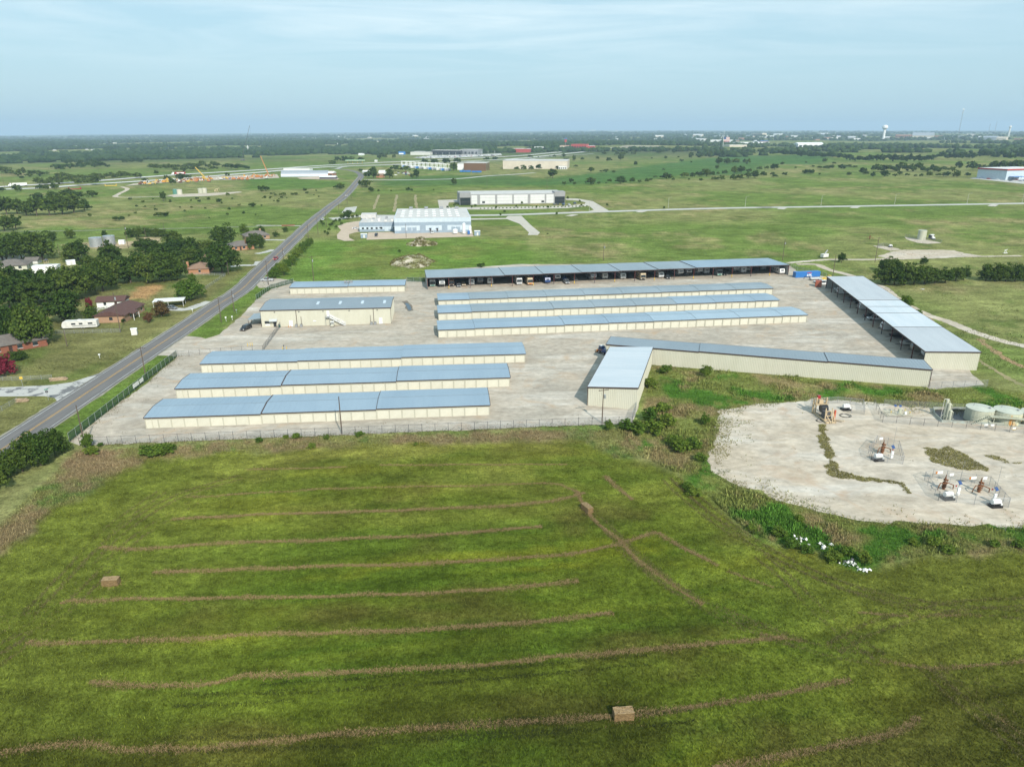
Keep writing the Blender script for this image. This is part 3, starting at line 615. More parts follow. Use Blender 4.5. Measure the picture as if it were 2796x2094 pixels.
def mono(t, L, Wd, h0, h1, roofm, wallm, cuts=(), slope=0.0, closed=('f','b','l','r'), ov=0.15, thick=0.14, ax=0, trimm=brown, zcut=None, rib=True):
    """single-pitch steel building: local x along, y deep; h0 at y=0, h1 at y=Wd; sections step with the ground"""
    edges = [0]+list(cuts)+[L]; ns = len(edges)-1
    for i in range(ns):
        x0, x1 = edges[i], edges[i+1]; zb = slope*(x0+x1)/2
        xa = x0-(ov if i == 0 else -0.02); xb = x1+(ov if i == ns-1 else -0.02); r = MB()
        r.prof([(-ov, zb+h0), (-ov, zb+h0+thick), (Wd+ov, zb+h1+thick), (Wd+ov, zb+h1)], xa, xb, 'x')
        k = max(2, int((xb-xa)/0.9))
        for q in range(1, k):
            x = xa+(xb-xa)*q/k; r.prof([(-ov, zb+h0+thick), (-ov, zb+h0+thick+0.03), (Wd+ov, zb+h1+thick+0.03), (Wd+ov, zb+h1+thick)], x-0.025, x+0.025, 'x')
        ro = ob('roof', r, roofm[i] if isinstance(roofm, list) else roofm, t)
        tr = MB(); z0 = zb+h0; z1 = zb+h1
        tr.box(xa-0.05, xb+0.05, -ov-0.08, -ov-0.004, z0-0.16, z0+thick+0.02)
        tr.box(xa-0.05, xb+0.05, Wd+ov+0.004, Wd+ov+0.08, z1-0.16, z1+thick+0.02)
        for xx in (xa-0.09, xb+0.004):
            tr.prof([(-ov, z0-0.16), (-ov, z0+thick+0.04), (Wd+ov, z1+thick+0.04), (Wd+ov, z1-0.16)], xx, xx+0.086, 'x')
        ob('roof_trim', tr, trimm, ro)
        if 'f' in closed: ob('wall', xf(ribs_wall(x1-x0, -0.8, zb+h0), Matrix.Translation((x0, 0, 0))), wallm, t)
        if 'b' in closed: ob('wall', xf(ribs_wall(x1-x0, -0.8, zb+h1), Matrix.Translation((x1, Wd, 0)) @ Matrix.Rotation(math.pi, 4, 'Z')), wallm, t)
    if 'l' in closed: ob('wall', xf(ribs_wall(Wd, -0.8, slope*edges[1]/2+h1, slope=h0-h1), Matrix.Translation((0, Wd, 0)) @ Matrix.Rotation(-math.pi/2, 4, 'Z')), wallm, t)
    if 'r' in closed: ob('wall', xf(ribs_wall(Wd, -0.8, slope*(edges[-2]+L)/2+h0, slope=h1-h0), Matrix.Translation((L, 0, 0)) @ Matrix.Rotation(math.pi/2, 4, 'Z')), wallm, t)
# L-shaped pair by the weeds
a = rad(-16.3); LP = Vector((28.2, 203.3, 0)); LP.z = H(LP.x, LP.y)
t = thing('storage_building', 'long grey roofed cream steel building with ribbed wall above the weeds', 'storage building', LP, a)
ce = [along(LP, a, Z('L',1135,243,5.2)), along(LP, a, Z('M',517,823,5.2))]
mono(t, 87.0, 9.4, 5.15, 4.9, roof_g, cream, ce, S*math.cos(a)*0.6)
cr = MB()
for x in (12.6, 87.02): cr.box(x, x+0.14, -0.16, -0.06, -0.7, 5.1)
ob('corner_trim', cr, brown, t)
WP = Z('L',170,716); aw = rad(-16.3)
t = thing('storage_building', 'white roofed cream wing building jutting toward the front fence, pole before it', 'storage building', WP, aw)
# the wing: roof pitches up to the east
wl = 36.2; ww = 12.3
r = MB().prof([(-0.15, 4.9), (-0.15, 5.04), (ww+0.15, 6.04), (ww+0.15, 5.9)], -0.15, wl-0.25, 'y')
for q in range(1, 44): y = wl*q/44; r.prof([(-0.15, 5.04), (-0.15, 5.075), (ww+0.15, 6.075), (ww+0.15, 6.04)], y-0.03, y+0.03, 'y')
ro = ob('roof', r, roof_w, t)
tr = MB(); tr.prof([(-0.2, 4.74), (-0.2, 5.08), (ww+0.2, 6.08), (ww+0.2, 5.74)], -0.26, -0.16, 'y'); tr.box(-0.24, -0.16, -0.15, wl-0.3, 4.72, 5.08); tr.box(ww+0.16, ww+0.24, -0.15, wl-0.3, 5.72, 6.08)
tr.box(-0.09, 0.06, -0.12, -0.055, -0.6, 4.8); ob('roof_trim', tr, brown, ro)
ob('wall', ribs_wall(ww, -1.2, 4.9, slope=1.0), cream, t)
ob('wall', xf(ribs_wall(wl-0.3, -1.2, 5.9), Matrix.Translation((ww, 0, 0)) @ Matrix.Rotation(math.pi/2, 4, 'Z')), cream, t)
ob('wall', xf(ribs_wall(wl-0.3, -1.2, 4.9), Matrix.Translation((0, wl-0.3, 0)) @ Matrix.Rotation(-math.pi/2, 4, 'Z')), cream, t)
# RV shelter along the back
def shelter(label, p0, a, L, Wd, h0, h1, cuts, roofm, posts, slope, closed, wallm, guard=yellow):
    t = thing('vehicle_shelter', label, 'vehicle shelter', p0, a)
    mono(t, L, Wd, h0, h1, roofm, wallm, cuts, slope, closed, trimm=brown)
    n = posts; pm = MB().box(-0.11, 0.11, -0.11, 0.11, -0.6, h0-0.02).mesh('post'); gm2 = MB().box(-0.13, 0.13, -0.13, 0.13, 0, 1.1).mesh('post_guard')
    bm2 = None
    for i in range(n+1):
        x = min(max(L*i/n, 0.12), L-0.12); z = slope*x-0.1
        p = ob('post', pm, redpost, t, (x, 0.12, z)); ob('post_guard', gm2, guard if i % 2 else dgrey, p, (0, 0, 0.3))
        ob('post', pm, redpost, t, (x, Wd/2, z))
        ob('rafter', MB().prof([(0, h0-0.4+z), (0, h0-0.02+z), (Wd-0.1, h1-0.02+z), (Wd-0.1, h1-0.4+z)], x-0.08, x+0.08, 'x'), dgrey, t)
    gd = MB()
    for zz in (1.2, 2.4, 3.6):
        gd.box(0.1, L-0.1, Wd-0.16, Wd-0.06, zz, zz+0.12)
    ob('girt', gd, grey, t)
    return t
inw = mat('inner_steel_sheet', (0.42, 0.42, 0.4), None, 1, 0.5)
CB0 = Vector((-37.0, 306.1, 0)); CB0.z = H(CB0.x, CB0.y); CBA = rad(9.05); CBL = 169.6
cuts = [along(CB0, CBA, Z(r_, x_, y_, 5.0)) for r_, x_, y_ in (('K',728,107),('K',1063,98),('K',1398,85),('K',1728,70),('K',2050,55),('G',1262,305),('G',1585,292))]
shelter('long open RV shelter with blue grey stepped roof along the back meadow', CB0, CBA, CBL, 20.5, 4.95, 4.6, cuts, [roof_b2]*7+[roof_b], 18, S*math.cos(CBA), ('b', 'l', 'r'), inw)
RA = Vector((135.9, 303.5, 0)); RB = Vector((118.7, 194.6, 0)); CRA = math.atan2(RA.y-RB.y, RA.x-RB.x); CRL = (RA-RB).length
# local x runs from the far end toward the camera so that +y points east
RA.z = H(RA.x, RA.y); ar = math.atan2(RB.y-RA.y, RB.x-RA.x)
cuts = [along(RA, ar, Z(r_, x_, y_, 5.1)) for r_, x_, y_ in (('H',785,695),('H',850,750),('H',920,805),('H',1072,925))]
cuts.sort()
t = shelter('open vehicle shelter with light grey roof and closed cream end wall, beside the white track', RA, ar, CRL, 14.4, 5.05, 5.6, cuts, [roof_l, roof_w, roof_w, roof_w, roof_l], 12, -0.002, (), inw, redpost)
mw = 14.4
ob('wall', xf(ribs_wall(mw, -1.0, 5.05-0.2, slope=0.55), Matrix.Translation((CRL, 0, 0)) @ Matrix.Rotation(math.pi/2, 4, 'Z')), cream, t)
ob('wall', xf(ribs_wall(mw, -1.0, 5.6, slope=-0.55), Matrix.Translation((0, mw, 0)) @ Matrix.Rotation(-math.pi/2, 4, 'Z')), inw, t)
ob('wall', xf(ribs_wall(CRL, -1.0, 5.3), Matrix.Translation((CRL, mw, 0)) @ Matrix.Rotation(math.pi, 4, 'Z')), inw, t)
# tall office
OP = Z('F',50,928); oa = rad(5.3); OL = 45.6; OW = 17.5; oh = 6.1
t = thing('office_building', 'tall cream steel building with dark grey roof, outside stair and doors', 'building', OP, oa)
r = MB().prof([(-0.2, oh), (-0.2, oh+0.12), (OW*0.55, oh+0.85), (OW+0.2, oh+0.12), (OW+0.2, oh), (OW*0.55, oh+0.73)], -0.2, OL+0.2, 'x')
for q in range(1, 46): x = OL*q/46; r.prof([(-0.2, oh+0.12), (-0.2, oh+0.15), (OW*0.55, oh+0.88), (OW+0.2, oh+0.15), (OW+0.2, oh+0.12), (OW*0.55, oh+0.85)], x-0.025, x+0.025, 'x')
ro = ob('roof', r, roof_g, t)
for q in range(4):
    x = 18.6+q*8.0; zf = lambda y: oh+0.16+0.73*(y+0.2)/(OW*0.55+0.2)
    ob('skylight', MB().prof([(5.0, zf(5.0)), (5.0, zf(5.0)+0.04), (8.6, zf(8.6)+0.04), (8.6, zf(8.6))], x, x+0.95, 'x'), skyl, ro)
tr = MB(); tr.box(-0.28, OL+0.28, -0.3, -0.205, oh-0.14, oh+0.13)
for xx in (-0.3, OL+0.21): tr.prof([(-0.2, oh-0.14), (-0.2, oh+0.16), (OW*0.55, oh+0.89), (OW+0.2, oh+0.16), (OW+0.2, oh-0.14), (OW*0.55, oh+0.59)], xx, xx+0.09, 'x')
for x in (-0.09, OL-0.01): tr.box(x, x+0.1, -0.12, -0.06, -0.3, oh-0.1)
ob('roof_trim', tr, brown, ro)
ob('wall', ribs_wall(OL, -0.6, oh), cream, t)
for M_ in (Matrix.Translation((OL, 0, 0)) @ Matrix.Rotation(math.pi/2, 4, 'Z'), Matrix.Translation((0, OW, 0)) @ Matrix.Rotation(-math.pi/2, 4, 'Z')):
    g = ribs_wall(OW, -0.6, oh)
    ob('wall', xf(g, M_), cream, t)
gb = MB().prof([(0.01, oh-0.02), (OW*0.55, oh+0.7), (OW-0.01, oh-0.02)], 0.02, OL-0.02, 'x'); ob('gable', gb, cream, t)
ob('wall', xf(ribs_wall(OL, -0.6, oh), Matrix.Translation((OL, OW, 0)) @ Matrix.Rotation(math.pi, 4, 'Z')), cream, t)
gs = S*math.cos(oa)
for x in (12.3, 39.5):
    ob('downspout', MB().box(x-0.07, x+0.07, -0.22, -0.06, gs*x, oh-0.15), brown, t)
ob('office_window', MB().box(1.1, 2.7, -0.12, -0.055, 1.3, 2.2), glass, t)
d = ob('entrance_door', MB().box(4.1, 5.1, -0.12, -0.055, 0.05, 2.1), glass, t)
aw = MB().prof([(-1.5, 2.35), (-1.5, 2.42), (-0.06, 2.95), (-0.06, 2.88)], 2.9, 5.6, 'x'); an = ob('awning', aw, roof_w, t)
ob('awning_bracket', MB().tube((3.0, -1.4, 2.36), (3.0, -0.06, 2.1), 0.03).tube((5.5, -1.4, 2.36), (5.5, -0.06, 2.1), 0.03), brown, an)
for x in (9.6, 41.3):
    dd = ob('steel_door', MB().box(x, x+1.2, -0.12, -0.055, gs*x+0.05, gs*x+2.2), white, t)
    ob('door_handle', MB().box(x+1.0, x+1.12, -0.17, -0.125, gs*x+1.0, gs*x+1.1), dgrey, dd)
ob('upper_door', MB().box(23.0, 23.95, -0.13, -0.06, 3.4, 5.5), white, t)
st = MB(); sx0, sz0, sx1, sz1 = 24.1, 3.3, 29.3, 0.2
st.box(22.6, 24.1, -1.2, -0.08, 3.22, 3.32)
for k in range(16): f = k/15; st.box(sx0+(sx1-sx0)*f, sx0+(sx1-sx0)*f+0.3, -1.15, -0.15, sz0-(sz0-sz1)*f-0.05, sz0-(sz0-sz1)*f)
sw = ob('outside_stair', st, galv, t)
rl = MB()
for y in (-1.2, -0.12):
    rl.tube((sx0, y, sz0), (sx1+0.3, y, sz1-0.1), 0.06); rl.tube((sx0, y, sz0+1.0), (sx1+0.3, y, sz1+0.9), 0.035); rl.tube((sx0, y, sz0+0.5), (sx1+0.3, y, sz1+0.4), 0.025)
    for k in range(6): f = k/5; x = sx0+(sx1-sx0)*f; z = sz0+(sz1-sz0)*f; rl.tube((x, y, z), (x, y, z+1.0), 0.025)
for x in (22.65, 24.05): rl.tube((x, -1.15, 0), (x, -1.15, 4.3), 0.05)
rl.tube((22.65, -1.15, 4.3), (24.1, -1.15, 4.3), 0.03)
ob('handrail', rl, galv, sw)
for x in (4.9, 13.4, 21.8, 31.0, 40.9): ob('wall_lamp', MB().box(x-0.2, x+0.2, -0.32, -0.06, 5.35, 5.55), dgrey, t)
for x in (13.9, 38.3): ob('conduit', MB().box(x-0.06, x+0.06, -0.2, -0.06, gs*x, 3.6), brown, t)
ob('wall_decal', MB().prof([(17.9, 1.75), (19.0, 1.6), (19.2, 1.95), (18.2, 2.15)], -0.075, -0.058, 'y'), white, t)
ob('wall_decal', MB().prof([(18.3, 1.7), (18.95, 1.66), (19.0, 1.78)], -0.085, -0.076, 'y'), paint('navy', (0.02, 0.03, 0.12)), t)
ob('wall_sign', MB().box(1.3, 2.9, -0.1, -0.057, 0.55, 1.1), white, t)
acm = MB().box(-0.42, 0.42, -0.42, 0.42, 0, 0.95).mesh('air_conditioner'); acf = MB().cyl(0, 0, 0.955, 1.0, 0.33, n=14).mesh('fan_guard')
for x in (12.2, 13.9, 38.7, 40.0):
    c = thing('air_conditioner', 'grey air conditioner box standing against the tall office wall beside a brown pipe', 'air conditioner', OP + Vector((x*math.cos(oa)+1.0*math.sin(oa), x*math.sin(oa)-1.0*math.cos(oa), gs*x)), oa, 'air conditioners along the office wall')
    ob('case', acm, grey, c); ob('fan_guard', acf, dgrey, c)
# lean-to at the office's road end
LT = OP + Vector((-5.0*math.cos(oa), -5.0*math.sin(oa), 0))+Vector((-math.sin(oa)*1.0, 1.0, 0))
t = thing('carport', 'small grey lean-to carport at the road end of the tall office', 'carport', LT, oa)
ob('roof', MB().prof([(0, 2.5), (0, 2.6), (4.85, 3.1), (4.85, 3.0)], 0, 9, 'y'), roof_b2, t)
for (x, y) in ((0.1, 0.2), (0.1, 4.5), (0.1, 8.8), (4.6, 0.2)): ob('post', MB().box(x-0.07, x+0.07, y-0.07, y+0.07, -0.2, 2.6), brown, t)
# ------------------------------------------------------------------ FENCES
POSTM = {}
def fence(name, label, pts, h, fabric, postm=grey, step=3.05, rail=True, cat='fence', pr=0.045):
    base = pts[0]; t = thing(name, label, cat, base); r0 = Vector((base.x, base.y, base.z))
    if (h, pr) not in POSTM: POSTM[(h, pr)] = MB().cyl(0, 0, -0.3, h+0.12, pr, n=6).mesh('post')
    fab = MB(); rl = MB()
    for a, b in zip(pts, pts[1:]):
        L = (b-a).length; n = max(1, round(L/step))
        for k in range(n):
            p = a.lerp(b, k/n); q = a.lerp(b, (k+1)/n); p.z = H(p.x, p.y); q.z = H(q.x, q.y)
            ob('post', POSTM[(h, pr)], postm, t, p-r0)
            fab.add([p-r0+Vector((0, 0, 0.03)), q-r0+Vector((0, 0, 0.03)), q-r0+Vector((0, 0, h)), p-r0+Vector((0, 0, h))], [(0, 1, 2, 3)])
            rl.tube(p-r0+Vector((0, 0, h)), q-r0+Vector((0, 0, h)), 0.028, 5)
    e = pts[-1].copy(); e.z = H(e.x, e.y); ob('post', POSTM[(h, pr)], postm, t, e-r0)
    m = bpy.data.meshes.new('mesh_fabric'); m.from_pydata(fab.v, [], fab.f); ob('mesh_fabric', m, fabric, t)
    if rail: ob('top_rail', rl, postm, t)
    return t
FA = Z('I',600,968); FBp = Z('I',1530,232)
fence('chain_link_fence', 'chain link fence with green privacy slats along the road side of the yard', [FA, FBp], 2.1, slatg, galv)
fence('chain_link_fence', 'chain link fence on dark posts between storage yard and hay field', [Z('I',690,1000), Z('Q',450,200), Z('Q',1030,182)], 1.9, chain, dgrey)
fence('chain_link_fence', 'chain link fence across the entrance drive beside the third storage row', [Z('I',1540,235), Z('J',600,380), Z('J',690,378)], 1.9, chain, dgrey)
fence('sliding_gate', 'dark chain link sliding gate between office corner and entrance bollards', [Z('J',690,378), Z('J',840,170)], 1.9, chain_far, dgrey, 2.2, cat='gate')
fence('chain_link_fence', 'chain link fence with green slats beside the road and short storage row', [Z('F',0,690), Z('F',125,600), Z('F',320,545)], 2.0, slatg, galv)
fence('chain_link_fence', 'chain link fence with green slats between short row and RV shelter', [Z('F',1300,535), Z('F',1470,538)], 2.0, slatg, galv)
fence('chain_link_fence', 'chain link fence beside the wing building and the overgrown slope', [Z('L',553,860), Z('L',590,762)], 2.2, chain_far, galv)
fence('chain_link_fence', 'chain link fence round the small paved corner behind the pale roofed shelter', [Z('M',1395,1085), Z('M',1890,1062)], 1.9, chain, grey)
fence('chain_link_fence', 'chain link fence on the far corner behind the blue container', [Z('H',185,405), Z('H',255,440), Z('H',405,470), Z('H',505,497)], 1.9, chain, grey)
fence('chain_link_fence', 'wire fence along the lawn behind the camper trailer', [Z('E',480,985), Z('E',1040,972)], 1.3, chain, grey)
fence('chain_link_fence', 'wire fence along the garden plot and road verge', [Z('E',1520,490), Z('E',1760,480), Z('E',1945,485), Z('E',1760,610)], 1.3, chain, grey)
fence('chain_link_fence', 'low wire fence beside the side street sign', [Z('I',-50,440), Z('I',180,440), Z('I',450,425)], 1.2, chain, grey)
fence('chain_link_fence', 'low wire fence behind the stone wall south of side street', [Z('I',-50,740), Z('I',150,625)], 1.2, chain, grey)
# white letters woven into the slat fence facing the road (seen from behind, unreadable)
t = thing('fence_lettering', 'white strips of lettering woven into the green slat fence', 'lettering', FA)
fd = (FBp-FA).normalized(); fn = Vector((-fd.y, fd.x, 0)); s0 = (Z('I',1145,530)-FA).dot(fd); s1 = (Z('I',1240,460)-FA).dot(fd)
rng = random.Random(4)
for k in range(14):
    if k in (8,): continue
    u = s0+(s1-s0)*k/14; w = (s1-s0)/14*0.72; zz = H(*(FA+fd*u).to_2d())-FA.z
    b = MB(); a_ = math.atan2(fd.y, fd.x)
    for (ox, oz, ww_, hh_) in ((0, 0.7, w*0.4, 1.1), (w*0.6, 0.7, w*0.4, 1.1), (w*0.5, rng.choice((0.75, 1.2, 1.65)), w, 0.18)):
        c = fd*(u+ox)-fn*0.05; b.bc((c.x, c.y, zz+oz+hh_/2), (ww_, 0.02, hh_), a_)
    ob('letter', b, white, t)
# bollards at the gate
bol = MB().cyl(0, 0, -0.2, 1.1, 0.09, n=8).dome(0, 0, 1.1, 0.09, 0.06, 8, 2).mesh('bollard')
for i, (x, y) in enumerate(((558,335), (580,330), (597,328), (860,368), (895,365))):
    tag(ob('bollard', bol, yellow, None, Z('J', x, y)), 'yellow steel bollard beside the entrance keypad and gate', 'bollard', 'entrance bollards')
o = thing('keypad_post', 'thin dark keypad post among the yellow gate bollards', 'keypad', Z('J',872,372)); ob('post', MB().cyl(0, 0, -0.2, 1.5, 0.05, n=6), dgrey, o); ob('keypad', MB().box(-0.15, 0.15, -0.1, 0.1, 1.5, 1.9), dgrey, o)
# ------------------------------------------------------------------ POLES AND LAMPS
def utility_pole(label, r, x, y, h, arm=True, can=False, az=0.3, lean=0.0):
    p = Z(r, x, y); t = thing('utility_pole', label, 'utility pole', p, az)
    ob('pole', MB().cyl(0, 0, -0.5, h, 0.16, 0.1, 8), wood, t)
    if arm:
        a_ = ob('crossarm', MB().box(-1.25, 1.25, -0.17, -0.06, h-0.65, h-0.5), wood, t)
        for q in (-1.1, 0.6, 1.1): ob('insulator', MB().cyl(q, -0.11, h-0.5, h-0.3, 0.06, 0.03, 6), dgrey, a_)
    if can:
        ob('transformer', MB().cyl(0.32, -0.2, h-2.6, h-1.7, 0.25, n=10).dome(0.32, -0.2, h-1.7, 0.25, 0.1, 10, 2), galv, t)
    return t
for a_ in [('wooden pole at the corner of road verge and hay field, sapling beside it','I',735,1012,10,False,False),
    ('wooden pole with crossarm in the green slat fence line','I',1260,420,9.5,True,False),
    ('wooden pole with crossarm on the grass island by the yard entrance','E',1910,885,9.5,True,False),
    ('pole carrying a pale transformer beside the yard fence and road','E',2022,798,8.5,False,True),
    ('tall dark pole with transformer beside the brown roofed brick house','E',1040,968,14,False,True),
    ('short dark pole standing in the lawn behind the camper trailer','E',580,1093,5.5,False,False),
    ('thin pole beside the tan roofed house and big tree by the road','E',1972,473,9,False,False),
    ('pole at the brick end wall of the tan roofed house','E',1600,472,7,False,False),
    ('pole with transformer standing beside the two steel tanks','E',1108,248,14,False,True),
    ('pole standing among trees beyond the white box shed','E',525,350,9,False,False),
    ('pole at the edge of the tree row east of the steel tanks','E',1262,175,8,False,False),
    ('thin pole by the lane beyond the round tree clump','E',1425,145,9,False,False),
    ('pole among the trees near the small barn roof','E',215,348,7,False,False),
    ('thin pole beside the red and grey hedge row on the road','F',105,563,11,True,False),
    ('thin pole in the hedge opposite the red pickup','F',237,362,7,False,True),
    ('pole with transformer behind the short storage row in green meadow','F',495,528,11.5,True,True),
    ('road pole where hedge ends on the verge','F',450,163,9,False,False),
    ('dark pole beside the road before the business park turn','F',533,126,11,False,False),
    ('pole beside the road at the business park turn','B',605,1008,11,False,False),
    ('pole on the road verge past the concrete slab','B',715,905,9.5,False,False),
    ('pole on the road verge opposite the white oncoming car','B',785,810,9,False,False),
    ('pole on the road verge near the far bend','B',820,765,8,False,False),
    ('lone pole in the front fence before the first storage row','J',1370,1088,9.2,False,False),
    ('pole with transformer standing before the white roofed wing','L',296,872,9,True,True),
    ('pole with transformer behind the middle of the RV shelter','G',782,225,9,False,True),
    ('pole with transformer behind the end of the RV shelter','H',128,352,11,False,True),
    ('dark pole between the blue container and white track','H',562,488,10,False,False),
    ('dark pole beside the gravel clearing near dark hedge','H',925,370,13,True,False),
    ('pole on the concrete edge of the mid meadow well','B',1990,680,14,False,False),
    ('pole behind the white warehouse roof','C',295,705,14,True,False),
    ('thin pole in front of the blue grey building','B',1293,1105,9,False,False)]:
    utility_pole(*a_)
for x, y, r in ((1342,845,'C'), (2005,835,'C'), (460,950,'D'), (1095,940,'D'), (1720,935,'D'), (2195,925,'D'), (660,868,'C')):
    h = 8.5; t = thing('street_lamp', 'pale street lamp standing beside the straight concrete road', 'street lamp', Z(r, x, y), 0.2, 'street lamps along the concrete road')
    ob('pole', MB().cyl(0, 0, 0, h, 0.14, 0.08, 8).cyl(0, 0, 0, 0.5, 0.3, 0.3, 8), conc_w, t)
    ar_ = ob('arm', MB().tube((0, 0, h), (1.8, -1.0, h+0.4), 0.05), conc_w, t); ob('lamp_head', MB().bc((2.0, -1.1, h+0.4), (0.7, 0.35, 0.16), -0.5), grey, ar_)
# ------------------------------------------------------------------ VEHICLES (nose at -y)
WH = MB(); WH.add([Matrix.Rotation(math.pi/2, 4, 'Y') @ Vector(q) for q in MB().cyl(0, 0, -0.12, 0.12, 0.36, n=14).v], MB().cyl(0, 0, -0.12, 0.12, 0.36, n=14).f); WHM = WH.mesh('tyre')
RM = MB(); RM.add([Matrix.Rotation(math.pi/2, 4, 'Y') @ Vector(q) for q in MB().cyl(0, 0, -0.135, 0.135, 0.2, n=10).v], MB().cyl(0, 0, -0.135, 0.135, 0.2, n=10).f); RMM = RM.mesh('rim')
MC = {}
def cached(key, fn):
    if key not in MC: MC[key] = fn().mesh(key.split('|')[0])
    return MC[key]
def wheels(t, spots, sc=1.0):
    for (x, y) in spots:
        w = ob('wheel', WHM, tyre, t, (x, y, 0.36*sc)); w.scale = (sc,)*3; ob('rim', RMM, rim, w)
def taper(prof_lo, prof_hi, w0, w1, ys):
    pass
def car(label, p, rz, kind, color, group=None):
    t = thing({'pickup': 'pickup_truck', 'suv': 'suv', 'sedan': 'car', 'van': 'van'}[kind], label, {'pickup': 'pickup truck', 'suv': 'suv', 'sedan': 'car', 'van': 'van'}[kind], p, rz, group)
    L, w, hb = dict(pickup=(5.7, 0.97, 1.05), suv=(4.9, 0.95, 1.05), sedan=(4.6, 0.9, 0.88), van=(5.2, 0.98, 1.1))[kind]
    z0 = 0.32
    hood = dict(pickup=1.0, suv=1.0, sedan=0.82, van=1.05)[kind]
    body = [(-L/2, z0+0.1), (-L/2-0.02, hood-0.25), (-L/2+0.1, hood-0.06), (-L/2+1.35, hood+0.04), (L/2-0.05, hb), (L/2, hb-0.1), (L/2, z0+0.1), (L/2-0.1, z0), (-L/2+0.1, z0)]
    def fb():
        b = MB().prof(body, -w, w, 'x')
        if kind == 'pickup':  # sunken bed
            b = MB().prof([(-L/2, z0+0.1), (-L/2-0.02, hood-0.25), (-L/2+0.1, hood-0.06), (-L/2+1.35, hood+0.04), (0.75, hood+0.06), (0.75, 0.72), (L/2, 0.72), (L/2, z0+0.1), (L/2-0.1, z0), (-L/2+0.1, z0)], -w, w, 'x')
            for sx in (-w, w-0.09): b.box(sx, sx+0.09, 0.75, L/2-0.001, 0.7, hb+0.02)
            b.box(-w+0.1, w-0.1, L/2-0.1, L/2+0.005, 0.7, hb+0.02)
        return b
    ob('body', cached('body|'+kind, fb), color, t)
    g0, g1, g2, g3 = dict(pickup=(-1.5, -0.8, 0.45, 0.72), suv=(-1.3, -0.55, 1.95, 2.35), sedan=(-1.35, -0.55, 0.95, 1.75), van=(-2.0, -1.2, 2.4, 2.55))[kind]
    top = dict(pickup=1.78, suv=1.75, sedan=1.42, van=1.95)[kind]
    zb = hood+0.0
    def fg():
        v = [(-w+0.06, g0, zb), (w-0.06, g0, zb), (w-0.06, g3, zb), (-w+0.06, g3, zb), (-w+0.2, g1, top-0.06), (w-0.2, g1, top-0.06), (w-0.2, g2, top-0.06), (-w+0.2, g2, top-0.06)]
        return MB().add(v, [(3,2,1,0),(4,5,6,7),(0,1,5,4),(1,2,6,5),(2,3,7,6),(3,0,4,7)])
    ob('window', cached('window|'+kind, fg), glass, t)
    def fr():
        b = MB().box(-w+0.2, w-0.2, g1-0.05, g2+0.05, top-0.07, top)
        for sx in (-1, 1):
            for (ya, yb) in ((g0, g1), (g3, g2), ((g0+g3)/2+0.1, (g1+g2)/2+0.1)): b.tube((sx*(w-0.05), ya, zb), (sx*(w-0.19), yb, top-0.04), 0.06, 5)
        return b
    ob('roof', cached('roof|'+kind, fr), color, t)
    for sx in (-1, 1):
        ob('headlight', cached('headlight', lambda: MB().box(-0.2, 0.2, -0.03, 0.03, -0.09, 0.09)), white, t, (sx*(w-0.24), -L/2-0.03, hood-0.27))
        ob('taillight', cached('taillight', lambda: MB().box(-0.12, 0.12, -0.02, 0.02, -0.12, 0.12)), paint('red', (0.4, 0.02, 0.02)), t, (sx*(w-0.14), L/2+0.02, 0.85))
    ob('bumper', cached('bumper|'+kind, lambda: MB().box(-w, w, -L/2-0.08, -L/2+0.02, 0.38, 0.55).box(-w, w, L/2-0.02, L/2+0.08, 0.38, 0.55)), dgrey, t)
    wheels(t, [(sx*(w-0.1), yy) for sx in (-1, 1) for yy in (-L/2+0.95, L/2-1.1)])
    return t
